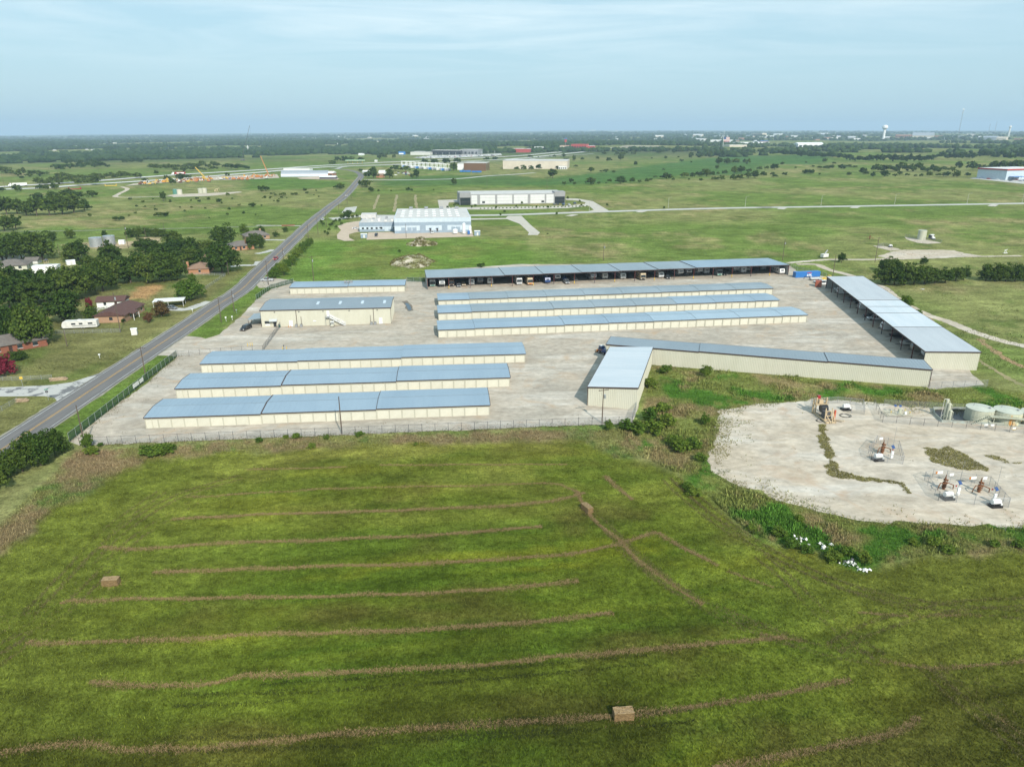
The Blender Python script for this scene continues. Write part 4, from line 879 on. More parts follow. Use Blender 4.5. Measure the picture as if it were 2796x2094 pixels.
def rv(label, p, rz, kind, body, accent, L=9.0, group=None):
    """kind: motorhome | fifth | trailer"""
    cat = 'motorhome' if kind == 'motorhome' else 'camper trailer'
    t = thing('motorhome' if kind == 'motorhome' else 'camper_trailer', label, cat, p, rz, group)
    w = 1.22; h = dict(motorhome=3.35, fifth=3.6, trailer=2.95)[kind]
    if kind == 'motorhome': pr = [(0.05, 0.45), (-0.05, 1.2), (0.12, h-0.45), (0.4, h-0.05), (L, h), (L, 0.5), (L-0.5, 0.42)]
    elif kind == 'fifth': pr = [(0.25, 1.75), (-0.05, 2.2), (0.05, 2.75), (0.6, h-0.12), (1.2, h), (L, h), (L, 0.65), (2.5, 0.65), (2.4, 1.6), (2.2, 1.75)]
    else: pr = [(0.25, 0.6), (0.0, 1.1), (0.05, 1.7), (0.45, h-0.25), (0.9, h), (L-0.1, h), (L, h-0.1), (L, 0.6), (L-0.4, 0.5), (0.4, 0.5)]
    ob('body', cached('body|%s%.1f' % (kind, L), lambda: MB().prof(pr, -w, w, 'x')), body, t)
    if kind == 'motorhome':
        ob('windshield', cached('windshield|mh', lambda: MB().add([(-w+0.08, -0.055, 1.35), (w-0.08, -0.055, 1.35), (w-0.12, 0.085, h-0.75), (-w+0.12, 0.085, h-0.75), (-w+0.08, 0.03, 1.35), (w-0.08, 0.03, 1.35), (w-0.12, 0.16, h-0.75), (-w+0.12, 0.16, h-0.75)], [(0,1,2,3),(4,5,6,7),(0,1,5,4),(2,3,7,6)])), glass, t)
        ob('front_stripe', cached('front_stripe|mh', lambda: MB().box(-w+0.02, w-0.02, -0.06, 0.1, 0.55, 1.12)), accent, t)
        for sx in (-1, 1): ob('headlight', MC.get('headlight') or cached('headlight', lambda: MB().box(-0.2, 0.2, -0.03, 0.03, -0.09, 0.09)), white, t, (sx*0.85, -0.07, 0.85))
        wheels(t, [(sx*1.05, yy) for sx in (-1, 1) for yy in (1.1, L-2.6)], 1.2)
    elif kind == 'fifth':
        ob('cap_graphic', cached('cap_graphic|f', lambda: MB().add([(-0.75, -0.07, 2.25), (0.75, -0.07, 2.25), (0.95, 0.0, 2.78), (0.0, 0.05, 2.95), (-0.95, 0.0, 2.78), (-0.75, 0.1, 2.25), (0.75, 0.1, 2.25), (0.95, 0.2, 2.78), (0.0, 0.3, 2.95), (-0.95, 0.2, 2.78)], [(0,1,2,3,4),(9,8,7,6,5),(0,1,6,5),(1,2,7,6),(2,3,8,7),(3,4,9,8),(4,0,5,9)])), accent, t)
        ob('storage_bay', cached('storage_bay|f', lambda: MB().box(-w+0.05, w-0.05, 2.36, 2.45, 0.75, 1.55)), accent, t)
        ob('landing_leg', cached('landing_leg|f', lambda: MB().box(-0.95, -0.83, 2.0, 2.12, 0, 1.75).box(0.83, 0.95, 2.0, 2.12, 0, 1.75)), dgrey, t)
        wheels(t, [(sx*1.05, yy) for sx in (-1, 1) for yy in (L*0.62, L*0.62+0.85)])
    else:
        ob('front_window', cached('front_window|t', lambda: MB().add([(-0.7, 0.0, 1.75), (0.7, 0.0, 1.75), (0.65, 0.2, 2.25), (-0.65, 0.2, 2.25), (-0.7, 0.1, 1.75), (0.7, 0.1, 1.75), (0.65, 0.3, 2.25), (-0.65, 0.3, 2.25)], [(0,1,2,3),(7,6,5,4),(0,1,5,4),(2,3,7,6),(1,2,6,5),(0,3,7,4)])), glass, t)
        ob('tow_hitch', cached('tow_hitch|t', lambda: MB().tube((-0.8, 0.4, 0.55), (0, -1.1, 0.5), 0.05).tube((0.8, 0.4, 0.55), (0, -1.1, 0.5), 0.05).cyl(0, -0.6, 0.5, 0.85, 0.16, n=8)), dgrey, t)
        wheels(t, [(sx*1.05, yy) for sx in (-1, 1) for yy in (L*0.55, L*0.55+0.8)], 0.95)
    for sx in (-1, 1):
        for k, (ya, yb) in enumerate(((0.28, 0.4), (0.5, 0.6), (0.75, 0.88))):
            x = sx*(w+0.012); ob('window', cached('window|%s%.1f%d' % (kind, L, k), lambda: MB().box(-0.012, 0.012, L*ya, L*yb, h*0.55, h*0.75)), glass, t, (x, 0, 0))
        ob('side_stripe', cached('side_stripe|%s%.1f' % (kind, L), lambda: MB().box(-0.01, 0.01, L*0.3, L*0.97, h*0.36, h*0.44)), accent, t, (sx*(w+0.011), 0, 0))
    ob('roof_air_conditioner', cached('roof_air_conditioner', lambda: MB().prof([(0, 0), (0.15, 0.3), (0.85, 0.3), (1.0, 0)], -0.35, 0.35, 'x')), white, t, (0, L*0.45, h))
    return t
def face(a): return a   # nose toward -y of the local frame
navy = paint('navyblue', (0.03, 0.07, 0.2)); cblk = paint('black', (0.02, 0.02, 0.022)); csil = paint('silver', (0.42, 0.43, 0.44)); cwht = paint('white', (0.72, 0.72, 0.71)); cred = paint('crimson', (0.32, 0.02, 0.025))
ctan = paint('beige', (0.52, 0.42, 0.28)); cbrn = paint('brown', (0.16, 0.09, 0.05)); cgrn = paint('teal', (0.1, 0.25, 0.2)); cgry = paint('grey', (0.2, 0.21, 0.22)); cblu = paint('blue', (0.04, 0.14, 0.4))
def in_back(r, x, y): return Z(r, x, y)
for (lab, r, x, y, k, c1, c2, L) in [
    ('white motorhome with green windshield band, first bay of the RV shelter', 'K',100,203,'motorhome',cwht,cgrn,9),
    ('white fifth wheel trailer with dark swoosh nose, second bay of RV shelter', 'K',182,212,'fifth',cwht,cgry,10),
    ('dark brown motorhome under the RV shelter beside a small dark car', 'K',262,202,'motorhome',cbrn,cblk,10),
    ('white trailer with black nose window beside a dark nosed fifth wheel', 'K',437,190,'trailer',cwht,cblk,8),
    ('fifth wheel with dark purple grey nose under the RV shelter', 'K',512,190,'fifth',cgry,cblk,10),
    ('older white camper trailer standing before the first empty bays', 'K',597,182,'trailer',dirtyw,cwht,7),
    ('tall white motorhome with grey front under the RV shelter', 'K',848,186,'motorhome',cwht,csil,9.5),
    ('tan motorhome with orange brown front stripes under the shelter', 'K',942,188,'motorhome',ctan,orange,10),
    ('small blue enclosed trailer under the RV shelter', 'K',1093,175,'trailer',navy,csil,5),
    ('white fifth wheel with black eye-shaped nose beside dark pickup', 'K',1180,160,'fifth',cwht,cblk,10.5),
    ('large silver fifth wheel angled between two empty bays', 'K',1490,153,'fifth',csil,cgry,11),
    ('white low trailer beside the silver angled fifth wheel', 'K',1588,138,'trailer',dirtyw,csil,6.5),
    ('white trailer with square rear window between empty bays', 'K',1745,138,'trailer',cwht,cblk,8),
    ('tan and black motorhome standing behind a shelter post', 'K',1915,146,'motorhome',ctan,cblk,10),
    ('white trailer beside a black covered truck under the shelter', 'G',1283,380,'trailer',cwht,csil,8),
    ('white fifth wheel with dark oval nose beside a grey one', 'G',1450,368,'fifth',cwht,cgry,10.5),
    ('pale grey fifth wheel with green black nose under the shelter', 'G',1522,362,'fifth',csil,cblk,10.5),
    ('white fifth wheel beside the black roof seam of the shelter', 'G',1615,352,'fifth',cwht,csil,10.5),
    ('white camper trailer with dark lower front beside fifth wheel', 'G',1675,346,'trailer',cwht,cgry,8),
    ('dark teal motorhome in the shelter beside a small dark trailer', 'G',1785,362,'motorhome',cgry,cgrn,9),
    ('white fifth wheel in the last third of the shelter', 'G',1930,337,'fifth',cwht,cgry,10.5),
    ('white square trailer beside the fifth wheel in the last third', 'G',1992,338,'trailer',cwht,csil,8),
    ('pale old trailer standing deep in the last shelter bays', 'G',2030,322,'trailer',dirtyw,cgry,7),
    ('small white trailer deep in the shelter near its end', 'G',2165,310,'trailer',cwht,csil,6),
    ('white trailer with row of side windows in the last bay', 'H',125,474,'trailer',cwht,csil,8)]:
    p = Z(r, x, y); rv(lab, p, CBA, k, c1, c2, L)
for (lab, r, x, y, k, c) in [('small dark car parked under the RV shelter by brown motorhome','K',327,207,'sedan',cgry), ('tan small car beside the dark car under the shelter','K',370,196,'sedan',ctan),
    ('dark car parked deep in an empty RV shelter bay','K',1008,155,'sedan',cblk), ('dark pickup nosing out of the RV shelter','K',1262,177,'pickup',cgry), ('small pale car under the shelter beside the dark pickup','K',1335,152,'sedan',dirtyw), ('black truck under the shelter beside white trailer','G',1345,388,'suv',cblk), ('small dark utility trailer truck beside the teal motorhome','G',1838,358,'sedan',cblk)]:
    p = Z(r, x, y); car(lab, p+Vector((-math.sin(CBA)*2.4, math.cos(CBA)*2.4, 0)), CBA, k, c)
# boats and trailers
def boat(label, p, rz, hull, top, group=None):
    t = thing('boat', label, 'boat', p, rz, group)
    ob('hull', MB().add([(0, -3, 1.5), (-1.0, -1.2, 1.5), (-1.1, 3, 1.35), (1.1, 3, 1.35), (1.0, -1.2, 1.5), (0, -2.4, 0.7), (-0.6, -1, 0.6), (-0.8, 3, 0.6), (0.8, 3, 0.6), (0.6, -1, 0.6)],
        [(0,1,2,3,4),(9,8,7,6,5),(0,5,6,1),(1,6,7,2),(2,7,8,3),(3,8,9,4),(4,9,5,0)]), hull, t)
    ob('cover', MB().add([(-0.9, -1.2, 1.52), (0.9, -1.2, 1.52), (1.0, 2.9, 1.4), (-1.0, 2.9, 1.4), (-0.3, 0, 2.1), (0.3, 0, 2.1), (0.3, 1.6, 2.0), (-0.3, 1.6, 2.0)], [(0,1,5,4),(1,2,6,5),(2,3,7,6),(3,0,4,7),(4,5,6,7)]), top, t)
    ob('trailer_frame', MB().box(-0.8, -0.7, -1.5, 3, 0.45, 0.58).box(0.7, 0.8, -1.5, 3, 0.45, 0.58).box(-0.8, 0.8, 1.4, 1.5, 0.45, 0.58).tube((-0.75, -1.5, 0.5), (0, -4, 0.5), 0.05).tube((0.75, -1.5, 0.5), (0, -4, 0.5), 0.05), dgrey, t)
    wheels(t, [(-1.0, 1.4), (1.0, 1.4)], 0.85)
    return t
boat('blue covered boat on trailer behind the dark pickup in the shelter', Z('K',1238,150), CBA, cblu, navy)
boat('dark boat on trailer deep in the shelter near its end', Z('G',2095,318), CBA, cgry, cblk)
RR = ar  # pale roofed shelter: noses point away from +y of that frame
def rs(r, x, y, back=0.0): p = Z(r, x, y); return p + Vector((-math.sin(ar), math.cos(ar), 0))*back
rv('white camper trailer in the second bay of the pale roofed shelter', rs('H',585,640,0.5), RR, 'trailer', cwht, cgry, 7)
rv('rounded white camper trailer nosing out of the pale roofed shelter', rs('H',770,775,0.4), RR, 'trailer', cwht, csil, 8)
rv('large white trailer behind a red post in the pale roofed shelter', rs('H',960,950,0.5), RR, 'trailer', cwht, cgry, 9)
rv('tan grey camper trailer near the closed end of the pale roofed shelter', rs('H',1205,1130,1.0), RR, 'trailer', mat('dusty_tan', (0.34,0.3,0.24), None, 1, 0.6), cgry, 7)
rv('white trailer in the last bay against the cream end wall', rs('H',1310,1180,0.6), RR, 'trailer', cwht, cgry, 7)
car('white pickup in the first bay of the pale roofed shelter', rs('H',560,610,3.5), RR, 'pickup', cwht)
car('black car beside a white truck under the pale roofed shelter', rs('H',815,840,2.6), RR, 'sedan', cblk)
car('white pickup with dark windows between red posts of the pale roofed shelter', rs('H',850,862,3.2), RR, 'pickup', cwht)
boat('dark boat on trailer in the shaded fourth bay of the pale roofed shelter', rs('H',640,700,3.5), RR, cgry, cblk)
boat('dark covered boat on trailer beside large white trailer', rs('H',1030,1020,3.2), RR, cblk, dgrey)
boat('pale boat with dark cover between two red posts of the pale roofed shelter', rs('H',1120,1085,3.2), RR, dirtyw, cgry)
car('dark suv deep in the shaded pale roofed shelter beside dark boat', rs('H',700,725,4.5), RR, 'suv', cblk)
# open yard vehicles
def yaw(p, q): d = q-p; return math.atan2(d.x, -d.y)   # nose (-y) from p toward q
car('black suv parked beside the office lean-to', Z('J',543,190), yaw(Vector((0,0,0)), Vector((-0.25,-1,0))), 'suv', cblk)
i_ = 7
def onroad(r, x, y, off, fwd):
    p = Z(r, x, y); k = min(range(len(ROADC)-1), key=lambda i: abs((ROADC[i].y+ROADC[i+1].y)/2-p.y)); d = (ROADC[k+1]-ROADC[k]).normalized()
    return p, (yaw(Vector((0,0,0)), d) if fwd else yaw(Vector((0,0,0)), -d))
p, a_ = onroad('F',168,346,0,False); car('red pickup driving toward the yard on the two-lane road', p, a_, 'pickup', cred)
p, a_ = onroad('B',575,952,0,False); car('white car driving on the road at the business park turn', p, a_, 'sedan', cwht)
p, a_ = onroad('B',778,746,0,False); car('white car driving on the road before the far bend', p, a_, 'sedan', cwht)
car('silver pickup parked beside hedge and meadow gate', Z('F',95,530), rad(-88), 'pickup', csil)
car('dark car under the white flat carport', Z('E',1482,770), rad(70), 'sedan', cgry)
car('white car parked on the tan drive of the blue grey building', Z('B',856,1030), rad(85), 'sedan', cwht)
car('black van backed up beside the blue grey building dock', Z('B',1035,1092), rad(5), 'van', cblk)
car('white pickup at the dock doors of the blue grey building', Z('B',1520,1066), rad(5), 'pickup', cwht)
for x, y, c, l in ((360,820,cgry,'grey'), (388,820,cblk,'black'), (437,820,cblu,'bright blue'), (487,828,cwht,'white'), (535,812,navy,'dark navy')):
    car('%s car parked before the glass corner of the white warehouse' % l, Z('C',x,y), rad(10), 'suv' if c is cwht else 'sedan', c)
# shipping containers
def container(label, p, rz, L, color, name='shipping_container'):
    t = thing(name, label, 'container', p, rz); w, h = 2.44, 2.6
    b = MB()
    for (o1, ln, M_) in ((0, L, Matrix.Identity(4)), (0, L, Matrix.Translation((L, w, 0)) @ Matrix.Rotation(math.pi, 4, 'Z'))):
        b.add([M_ @ Vector(q) for q in ribs_wall(L, 0.15, h-0.1, 0.06, 0.28, 0.05).v], ribs_wall(L, 0.15, h-0.1, 0.06, 0.28, 0.05).f)
    b.box(0.05, L-0.05, 0.05, w-0.05, h-0.1, h-0.04); ob('side_panel', b, color, t)
    fr = MB()
    for x in (0, L-0.14):
        for y in (0, w-0.14): fr.box(x, x+0.14, y, y+0.14, 0, h)
    for z in (0, h-0.14):
        for y in (0, w-0.1): fr.box(0.14, L-0.14, y, y+0.1, z+0.002, z+0.12)
        for x in (0, L-0.12): fr.box(x, x+0.12, 0.14, w-0.14, z+0.002, z+0.12)
    ob('frame', fr, color, t)
    for y in (0.14, 1.23): d = ob('door', MB().box(0.02, 0.06, y, y+1.07, 0.12, h-0.14), color, t); ob('locking_bar', MB().cyl(-0.01, y+0.3, 0.15, h-0.2, 0.025, n=6).cyl(-0.01, y+0.8, 0.15, h-0.2, 0.025, n=6), galv, d)
    ob('end_panel', MB().box(L-0.06, L-0.02, 0.14, w-0.14, 0.12, h-0.14), color, t)
    return t
bluec = mat('container_blue', (0.03, 0.16, 0.44), (0.04, 0.18, 0.46), 1, 0.45)
p = Z('H',240,503); q = Z('H',452,492); CA = math.atan2(q.y-p.y, q.x-p.x)
t = container('blue shipping container with white lettering beyond the pale roofed shelter', p, CA, (q-p).length, bluec)
fc = bpy.data.curves.new('lettering', 'FONT'); fc.body = 'APL'; fc.size = 1.75; fc.extrude = 0.01; fc.offset = 0.035; fo = bpy.data.objects.new('tmp', fc); COL.objects.link(fo)
dg = bpy.context.evaluated_depsgraph_get(); fm = bpy.data.meshes.new_from_object(fo.evaluated_get(dg)); bpy.data.objects.remove(fo)
CLn = (q-p).length
lt = ob('lettering', fm, white, t, (CLn*0.44, -0.02, 0.35)); lt.rotation_euler = (math.pi/2, 0, 0)
ob('emblem', MB().prof([(CLn*0.44, 2.1), (CLn*0.5, 2.0), (CLn*0.62, 2.05), (CLn*0.66, 2.2), (CLn*0.6, 2.32), (CLn*0.47, 2.3)], -0.03, -0.015, 'y'), paint('emblem_red', (0.5, 0.06, 0.05)), t)
container('small rust orange container against the end of the pale roofed shelter', Z('H',462,585), rad(70), 3.4, mat('container_orange', (0.36, 0.09, 0.04), (0.3, 0.07, 0.035), 1, 0.5))
t = thing('gooseneck_trailer', 'flatbed gooseneck trailer standing before the blue container', 'trailer', Z('H',330,525), CA)
ob('deck', MB().box(2, 10, -1.1, 1.1, 0.75, 0.95), dirtyw, t); ob('gooseneck', MB().tube((2, -0.4, 0.85), (1.2, -0.3, 1.9), 0.1).tube((2, 0.4, 0.85), (1.2, 0.3, 1.9), 0.1).tube((1.3, 0, 1.9), (-1.0, 0, 1.75), 0.14).tube((-1.0, 0, 1.75), (-1.2, 0, 0.7), 0.09), black, t)
wheels(t, [(x, y) for x in () for y in ()]); 
for x in (6.5, 7.4):
    for y in (-1.0, 1.0): w_ = ob('wheel', WHM, tyre, t, (x, y, 0.36), rad(90)); ob('rim', RMM, rim, w_)
ob('landing_leg', MB().box(1.9, 2.05, -0.6, -0.45, 0, 0.8).box(1.9, 2.05, 0.45, 0.6, 0, 0.8), black, t)
car('white service pickup with yellow body beside the orange container', Z('H',405,545)+Vector((2.5, 0, 0)), CA-rad(90), 'pickup', cwht)
car('white service van beside the orange container and yellow lift', Z('H',437,562)+Vector((2.3, 0.3, 0)), CA-rad(90), 'van', cwht)
t = thing('boom_lift', 'yellow boom lift parked behind the orange container', 'boom lift', Z('H',480,525), CA)
ob('chassis', MB().box(-1.4, 1.4, -0.9, 0.9, 0.4, 1.1), yellow, t); ob('boom', MB().tube((-1.0, 0, 1.2), (2.6, 0, 1.9), 0.16), yellow, t); ob('basket', MB().box(2.5, 3.3, -0.7, 0.7, 1.4, 2.3), yellow, t)
for x in (-0.9, 0.9):
    for y in (-0.9, 0.9): w_ = ob('wheel', WHM, tyre, t, (x, y, 0.36), rad(90))
# golf cart
t = thing('golf_cart', 'small cream golf cart parked under the office outside stair', 'golf cart', Z('J',1290,164), oa)
ob('body', MB().prof([(-1.1, 0.3), (-1.15, 0.75), (-0.5, 0.85), (-0.45, 0.45), (0.1, 0.45), (0.1, 0.8), (1.1, 0.85), (1.1, 0.3)], -0.55, 0.55, 'x'), cream, t); ob('seat', MB().box(-0.5, 0.5, 0.1, 0.6, 0.8, 0.92).box(-0.5, 0.5, 0.55, 0.7, 0.9, 1.3), dirtyw, t)
ob('roof', MB().box(-0.6, 0.6, -0.7, 1.0, 1.75, 1.82), white, t); ob('roof_post', MB().tube((-0.5, -0.75, 0.8), (-0.5, -0.6, 1.76), 0.025).tube((0.5, -0.75, 0.8), (0.5, -0.6, 1.76), 0.025).tube((-0.5, 0.95, 0.8), (-0.5, 0.9, 1.76), 0.025).tube((0.5, 0.95, 0.8), (0.5, 0.9, 1.76), 0.025), dgrey, t)
wheels(t, [(sx*0.5, yy) for sx in (-1, 1) for yy in (-0.75, 0.75)], 0.62)
# traffic cones, bin
for x in (278, 297): o = tag(ob('traffic_cone', MB().cyl(0, 0, 0.04, 0.7, 0.16, 0.04, 10).box(-0.2, 0.2, -0.2, 0.2, 0, 0.04), orange, None, Z('F', x, 928)), 'orange traffic cone before the white office door', 'traffic cone', 'cones before the office door')
o = thing('wheeled_bin', 'green wheeled bin beside the office at the sliding gate', 'bin', Z('J',833,172), oa); ob('bin_body', MB().prof([(-0.3, 0.1), (-0.35, 1.0), (0.35, 1.0), (0.3, 0.1)], -0.3, 0.3, 'x'), mat('bin_green', (0.03, 0.12, 0.09), None, 1, 0.5), o); ob('lid', MB().box(-0.33, 0.33, -0.38, 0.38, 1.0, 1.07), dgrey, o)
# blue machine by the long building's end
t = thing('tow_tractor', 'dark blue and orange loader machine beside the white roofed wing', 'tractor', Z('K',1572,775), rad(35))
ob('engine_cover', MB().prof([(-1.8, 0.7), (-1.8, 1.7), (-0.6, 1.8), (0.2, 1.3), (0.2, 0.7)], -0.8, 0.8, 'x'), navy, t); ob('cab', MB().box(-0.7, 0.7, 0.2, 1.5, 0.8, 2.3), navy, t); ob('cab_window', MB().box(-0.72, 0.72, 0.4, 1.3, 1.4, 2.1), glass, t)
ob('bucket', MB().prof([(1.9, 0.2), (2.9, 0.1), (2.9, 0.2), (2.1, 0.35), (2.2, 1.0), (1.9, 1.0)], -1.0, 1.0, 'x'), orange, t); ob('lift_arm', MB().tube((-0.85, -0.4, 1.5), (-0.85, 2.0, 0.6), 0.09).tube((0.85, -0.4, 1.5), (0.85, 2.0, 0.6), 0.09), orange, t)
ob('seat_cover', MB().bc((0, 0.8, 2.4), (0.9, 0.9, 0.2)), white, t); wheels(t, [(sx*0.95, yy) for sx in (-1, 1) for yy in (-1.1, 0.9)], 1.3)
# ------------------------------------------------------------------ OIL PAD
t = None
def tank(label, p, r, h, shell, lidm=None, n=28, name='storage_tank', patch=None):
    t = thing(name, label, 'tank', p)
    sh = ob('shell', MB().cyl(0, 0, 0, h, r, n=n), shell, t)
    rg = MB()
    for z in (0.02, h*0.5, h-0.03): rg.cyl(0, 0, z, z+0.06, r+0.04, n=n, cap=True)
    ob('hoop', rg, shell, sh)
    l = ob('lid', MB().cyl(0, 0, h+0.04, h+0.3, r+0.06, 0.25, n), lidm or shell, t)
    ob('hatch', MB().cyl(r*0.55, -r*0.3, h+0.1, h+0.45, 0.25, n=10), grey, l)
    ob('vent_pipe', MB().cyl(-r*0.3, r*0.4, h+0.1, h+0.8, 0.06, n=6), grey, l)
    if patch:
        v = []; f = []
        for i in range(9):
            an = rad(-115+i*9); v += [((r+0.045)*math.cos(an), (r+0.045)*math.sin(an), 0.2), ((r+0.045)*math.cos(an), (r+0.045)*math.sin(an), h-0.15)]
            if i: f.append((2*i-2, 2*i, 2*i+1, 2*i-1))
        ob('rust_patch', MB().add(v, f), patch, sh)
    return t
lidm = mat('pale_tank_lid', (0.5, 0.515, 0.43), None, 0.8, 0.5)
TK = [Z('N',1812,272), Z('N',2052,292), Z('N',2290,312)]
tank('sage green oil tank at the stair end of the tank row', TK[0], 2.95, 3.1, sage, lidm)
tank('sage green oil tank with orange rusted front', TK[1], 2.95, 3.1, sage, lidm, patch=rusttank)
tank('sage green oil tank at the edge of the pad beyond the rusted one', TK[2], 2.95, 3.1, sage, lidm)
ta = math.atan2(TK[1].y-TK[0].y, TK[1].x-TK[0].x)
base = TK[0] + Vector((0, -3.5, 0))
t = thing('catwalk', 'sage steel catwalk with stair and railings in front of oil tanks', 'catwalk', base, ta)
ob('walkway', MB().box(0.2, 17, -0.5, 0.4, 2.3, 2.42), sage, t)
rl = MB()
for z in (2.9, 3.4): rl.tube((0.2, -0.5, z), (17, -0.5, z), 0.04)
for k in range(10): rl.tube((0.2+k*1.85, -0.5, 2.4), (0.2+k*1.85, -0.5, 3.4), 0.035)
ob('railing', rl, sage, t)
stp = MB()
for k in range(10): f = k/10; stp.box(-3.2+3.3*f, -2.9+3.3*f, -0.5, 0.4, 0.15+2.2*f, 0.2+2.2*f)
so_ = ob('stair', stp, sage, t)
ob('stair_rail', MB().tube((-3.2, -0.5, 0.1), (0.2, -0.5, 2.4), 0.06).tube((-3.2, 0.4, 0.1), (0.2, 0.4, 2.4), 0.06).tube((-3.2, -0.5, 1.1), (0.2, -0.5, 3.4), 0.035).tube((-3.2, 0.4, 1.1), (0.2, 0.4, 3.4), 0.035).tube((-3.2, -0.5, 0.1), (-3.2, -0.5, 1.1), 0.035), sage, so_)
for k in range(4): ob('leg', MB().box(1+k*4.6, 1.12+k*4.6, -0.3, -0.18, 0, 2.3), sage, t)
# lined containment and its low wall
cpts = PTS('N:1425,185 1700,185 2300,235 2500,260 2500,360 2212,335 1900,315 1500,295 1440,235')
sheet('containment_liner', cpts, 0.06, liner)
t = thing('containment_wall', 'low pale green steel containment wall round the oil tanks', 'wall', cpts[0])
wb = MB()
for a_, b_ in zip(cpts, cpts[1:]+cpts[:1]):
    d = b_-a_; m_ = (a_+b_)/2-cpts[0]; wb.bc((m_.x, m_.y, 0.35+m_.z), (d.length, 0.08, 0.75), math.atan2(d.y, d.x))
ob('wall_panel', wb, mat('pale_green_steel', (0.36, 0.42, 0.38), (0.3, 0.28, 0.22), 0.7, 0.6), t)
for lab, x, y, h in (('tallest sage separator vessel beside the oil tanks',1520,262,5.0), ('sage separator vessel between the tallest and shortest ones',1543,270,4.3), ('shortest sage separator vessel beside the oil tanks',1564,276,2.7)):
    t = thing('separator_vessel', lab, 'vessel', Z('N',x,y)); ob('vessel', MB().cyl(0, 0, 0.5, h-0.3, 0.36, n=14).dome(0, 0, h-0.3, 0.36, 0.25, 14), sage, t)
    ob('skirt', MB().cyl(0, 0, 0, 0.5, 0.4, 0.36, 14), sage, t); ob('pipe', MB().path([(0.36, 0, h-0.6), (0.7, 0.1, h-0.6), (0.7, 0.1, 0.3), (1.2, 0.1, 0.3)], 0.06).path([(-0.3, 0, 1.0), (-0.8, -0.2, 1.0), (-0.8, -0.2, 0.2)], 0.05), sage, t)
t = thing('vent_frame', 'tall thin white pipe frame over the separator vessels', 'pipework', Z('N',1490,265)); ob('frame', MB().path([(0, 0, 0), (0, 0, 5.1), (1.1, 0, 5.1), (1.1, 0, 4.6)], 0.05), dirtyw, t)
# meter piping
t = thing('meter_manifold', 'pale green metering pipework with small tank inside fence', 'pipework', Z('N',1130,235)); rng = random.Random(9)
pp = MB()
for k in range(5): y = -1.2+k*0.7; pp.path([(-3.2, y, 0.15), (-3.0, y, 0.7), (2.6, y, 0.7), (2.8, y, 0.15)], 0.07)
ob('pipe_bank', pp, sage, t); ob('vessel', MB().cyl(0.1, 0.1, 0.3, 1.7, 0.4, n=12), sage, t); ob('valve_box', MB().box(0.9, 1.4, -0.9, -0.5, 0.6, 1.2), white, t)
for (x, y) in ((-2.2, -0.4), (-1.1, 0.9), (1.8, 0.8), (2.2, -0.7), (-0.9, -0.9)): v_ = ob('valve', MB().cyl(x, y, 0.75, 1.25, 0.06, n=6).cyl(x, y, 1.2, 1.26, 0.22, n=10), rng.choice((galv, yellow, sage)), t)
for x, y in ((-0.4, 1.4), (0.7, 1.2)): sp_ = ob('solar_panel', MB().bc((x, y, 2.0), (0.7, 0.05, 0.5), 0.3, rad(-40)), navy, t); ob('panel_post', MB().cyl(x, y, 0, 1.9, 0.04, n=6), grey, sp_)
# tan pumping / service unit
t = thing('pumping_unit', 'tan oilfield pumping unit with black winch drum and red tank', 'pump unit', Z('N',540,300), rad(3))
ob('skid', MB().box(-1.3, -1.0, -0.3, 7.0, 0.05, 0.4).box(1.0, 1.3, -0.3, 7.0, 0.05, 0.4).box(-1.3, 1.3, 1.5, 1.8, 0.06, 0.39).box(-1.3, 1.3, 4.5, 4.8, 0.06, 0.39).box(-1.3, 1.3, -0.3, 0, 0.06, 0.39), tan, t)
for sx in (-1, 1):
    ob('front_leg', MB().tube((sx*1.2, 0.4, 0.4), (sx*0.75, 1.4, 3.2), 0.13), tan, t); ob('brace', MB().tube((sx*0.15, -0.6, 0.15), (sx*0.9, 1.0, 2.0), 0.1), tan, t)
    ob('rear_leg', MB().tube((sx*1.2, 5.6, 0.3), (sx*1.25, 5.4, 4.4), 0.2), tan, t); ob('cylinder', MB().cyl(sx*1.55, 6.1, 0.3, 3.6, 0.22, n=10), tan, t)
ob('cage', MB().box(-0.6, 0.6, 1.2, 1.4, 2.4, 2.55).box(-0.6, 0.6, 1.2, 1.4, 1.2, 1.35).box(-0.6, -0.45, 1.2, 1.4, 1.36, 2.39).box(0.45, 0.6, 1.2, 1.4, 1.36, 2.39), tan, t)
ob('engine', MB().box(-0.8, 0.8, 1.45, 3.2, 0.5, 2.1), dgrey, t)
dr = MB(); dr.add([Matrix.Translation((0, 4.0, 2.2)) @ Matrix.Rotation(math.pi/2, 4, 'Y') @ Vector(q) for q in MB().cyl(0, 0, -0.8, 0.8, 0.85, n=18).v], MB().cyl(0, 0, -0.8, 0.8, 0.85, n=18).f); ob('winch_drum', dr, black, t)
ob('platform', MB().box(-1.5, 1.5, 4.9, 6.6, 2.6, 2.75), tan, t); ob('control_box', MB().box(-0.5, 0.5, 5.5, 6.2, 2.8, 3.7), tan, t); ob('red_tank', MB().box(-0.6, 0.1, 6.3, 6.9, 3.7, 4.5), cred, t)
ob('red_cylinder', MB().cyl(1.65, 1.6, 0.1, 2.6, 0.24, n=12), paint('orange_red', (0.5, 0.1, 0.05)), t); ob('ramp', MB().bc((2.3, 0.6, 0.35), (0.4, 2.6, 0.12), rad(40), rad(-12)), tan, t)
for k in range(6): ob('hydraulic_valve', MB().cyl(-0.9+k*0.36, 6.4, 2.75, 3.3+0.15*(k % 3), 0.09, n=6), (tan, rust, dgrey)[k % 3], t)
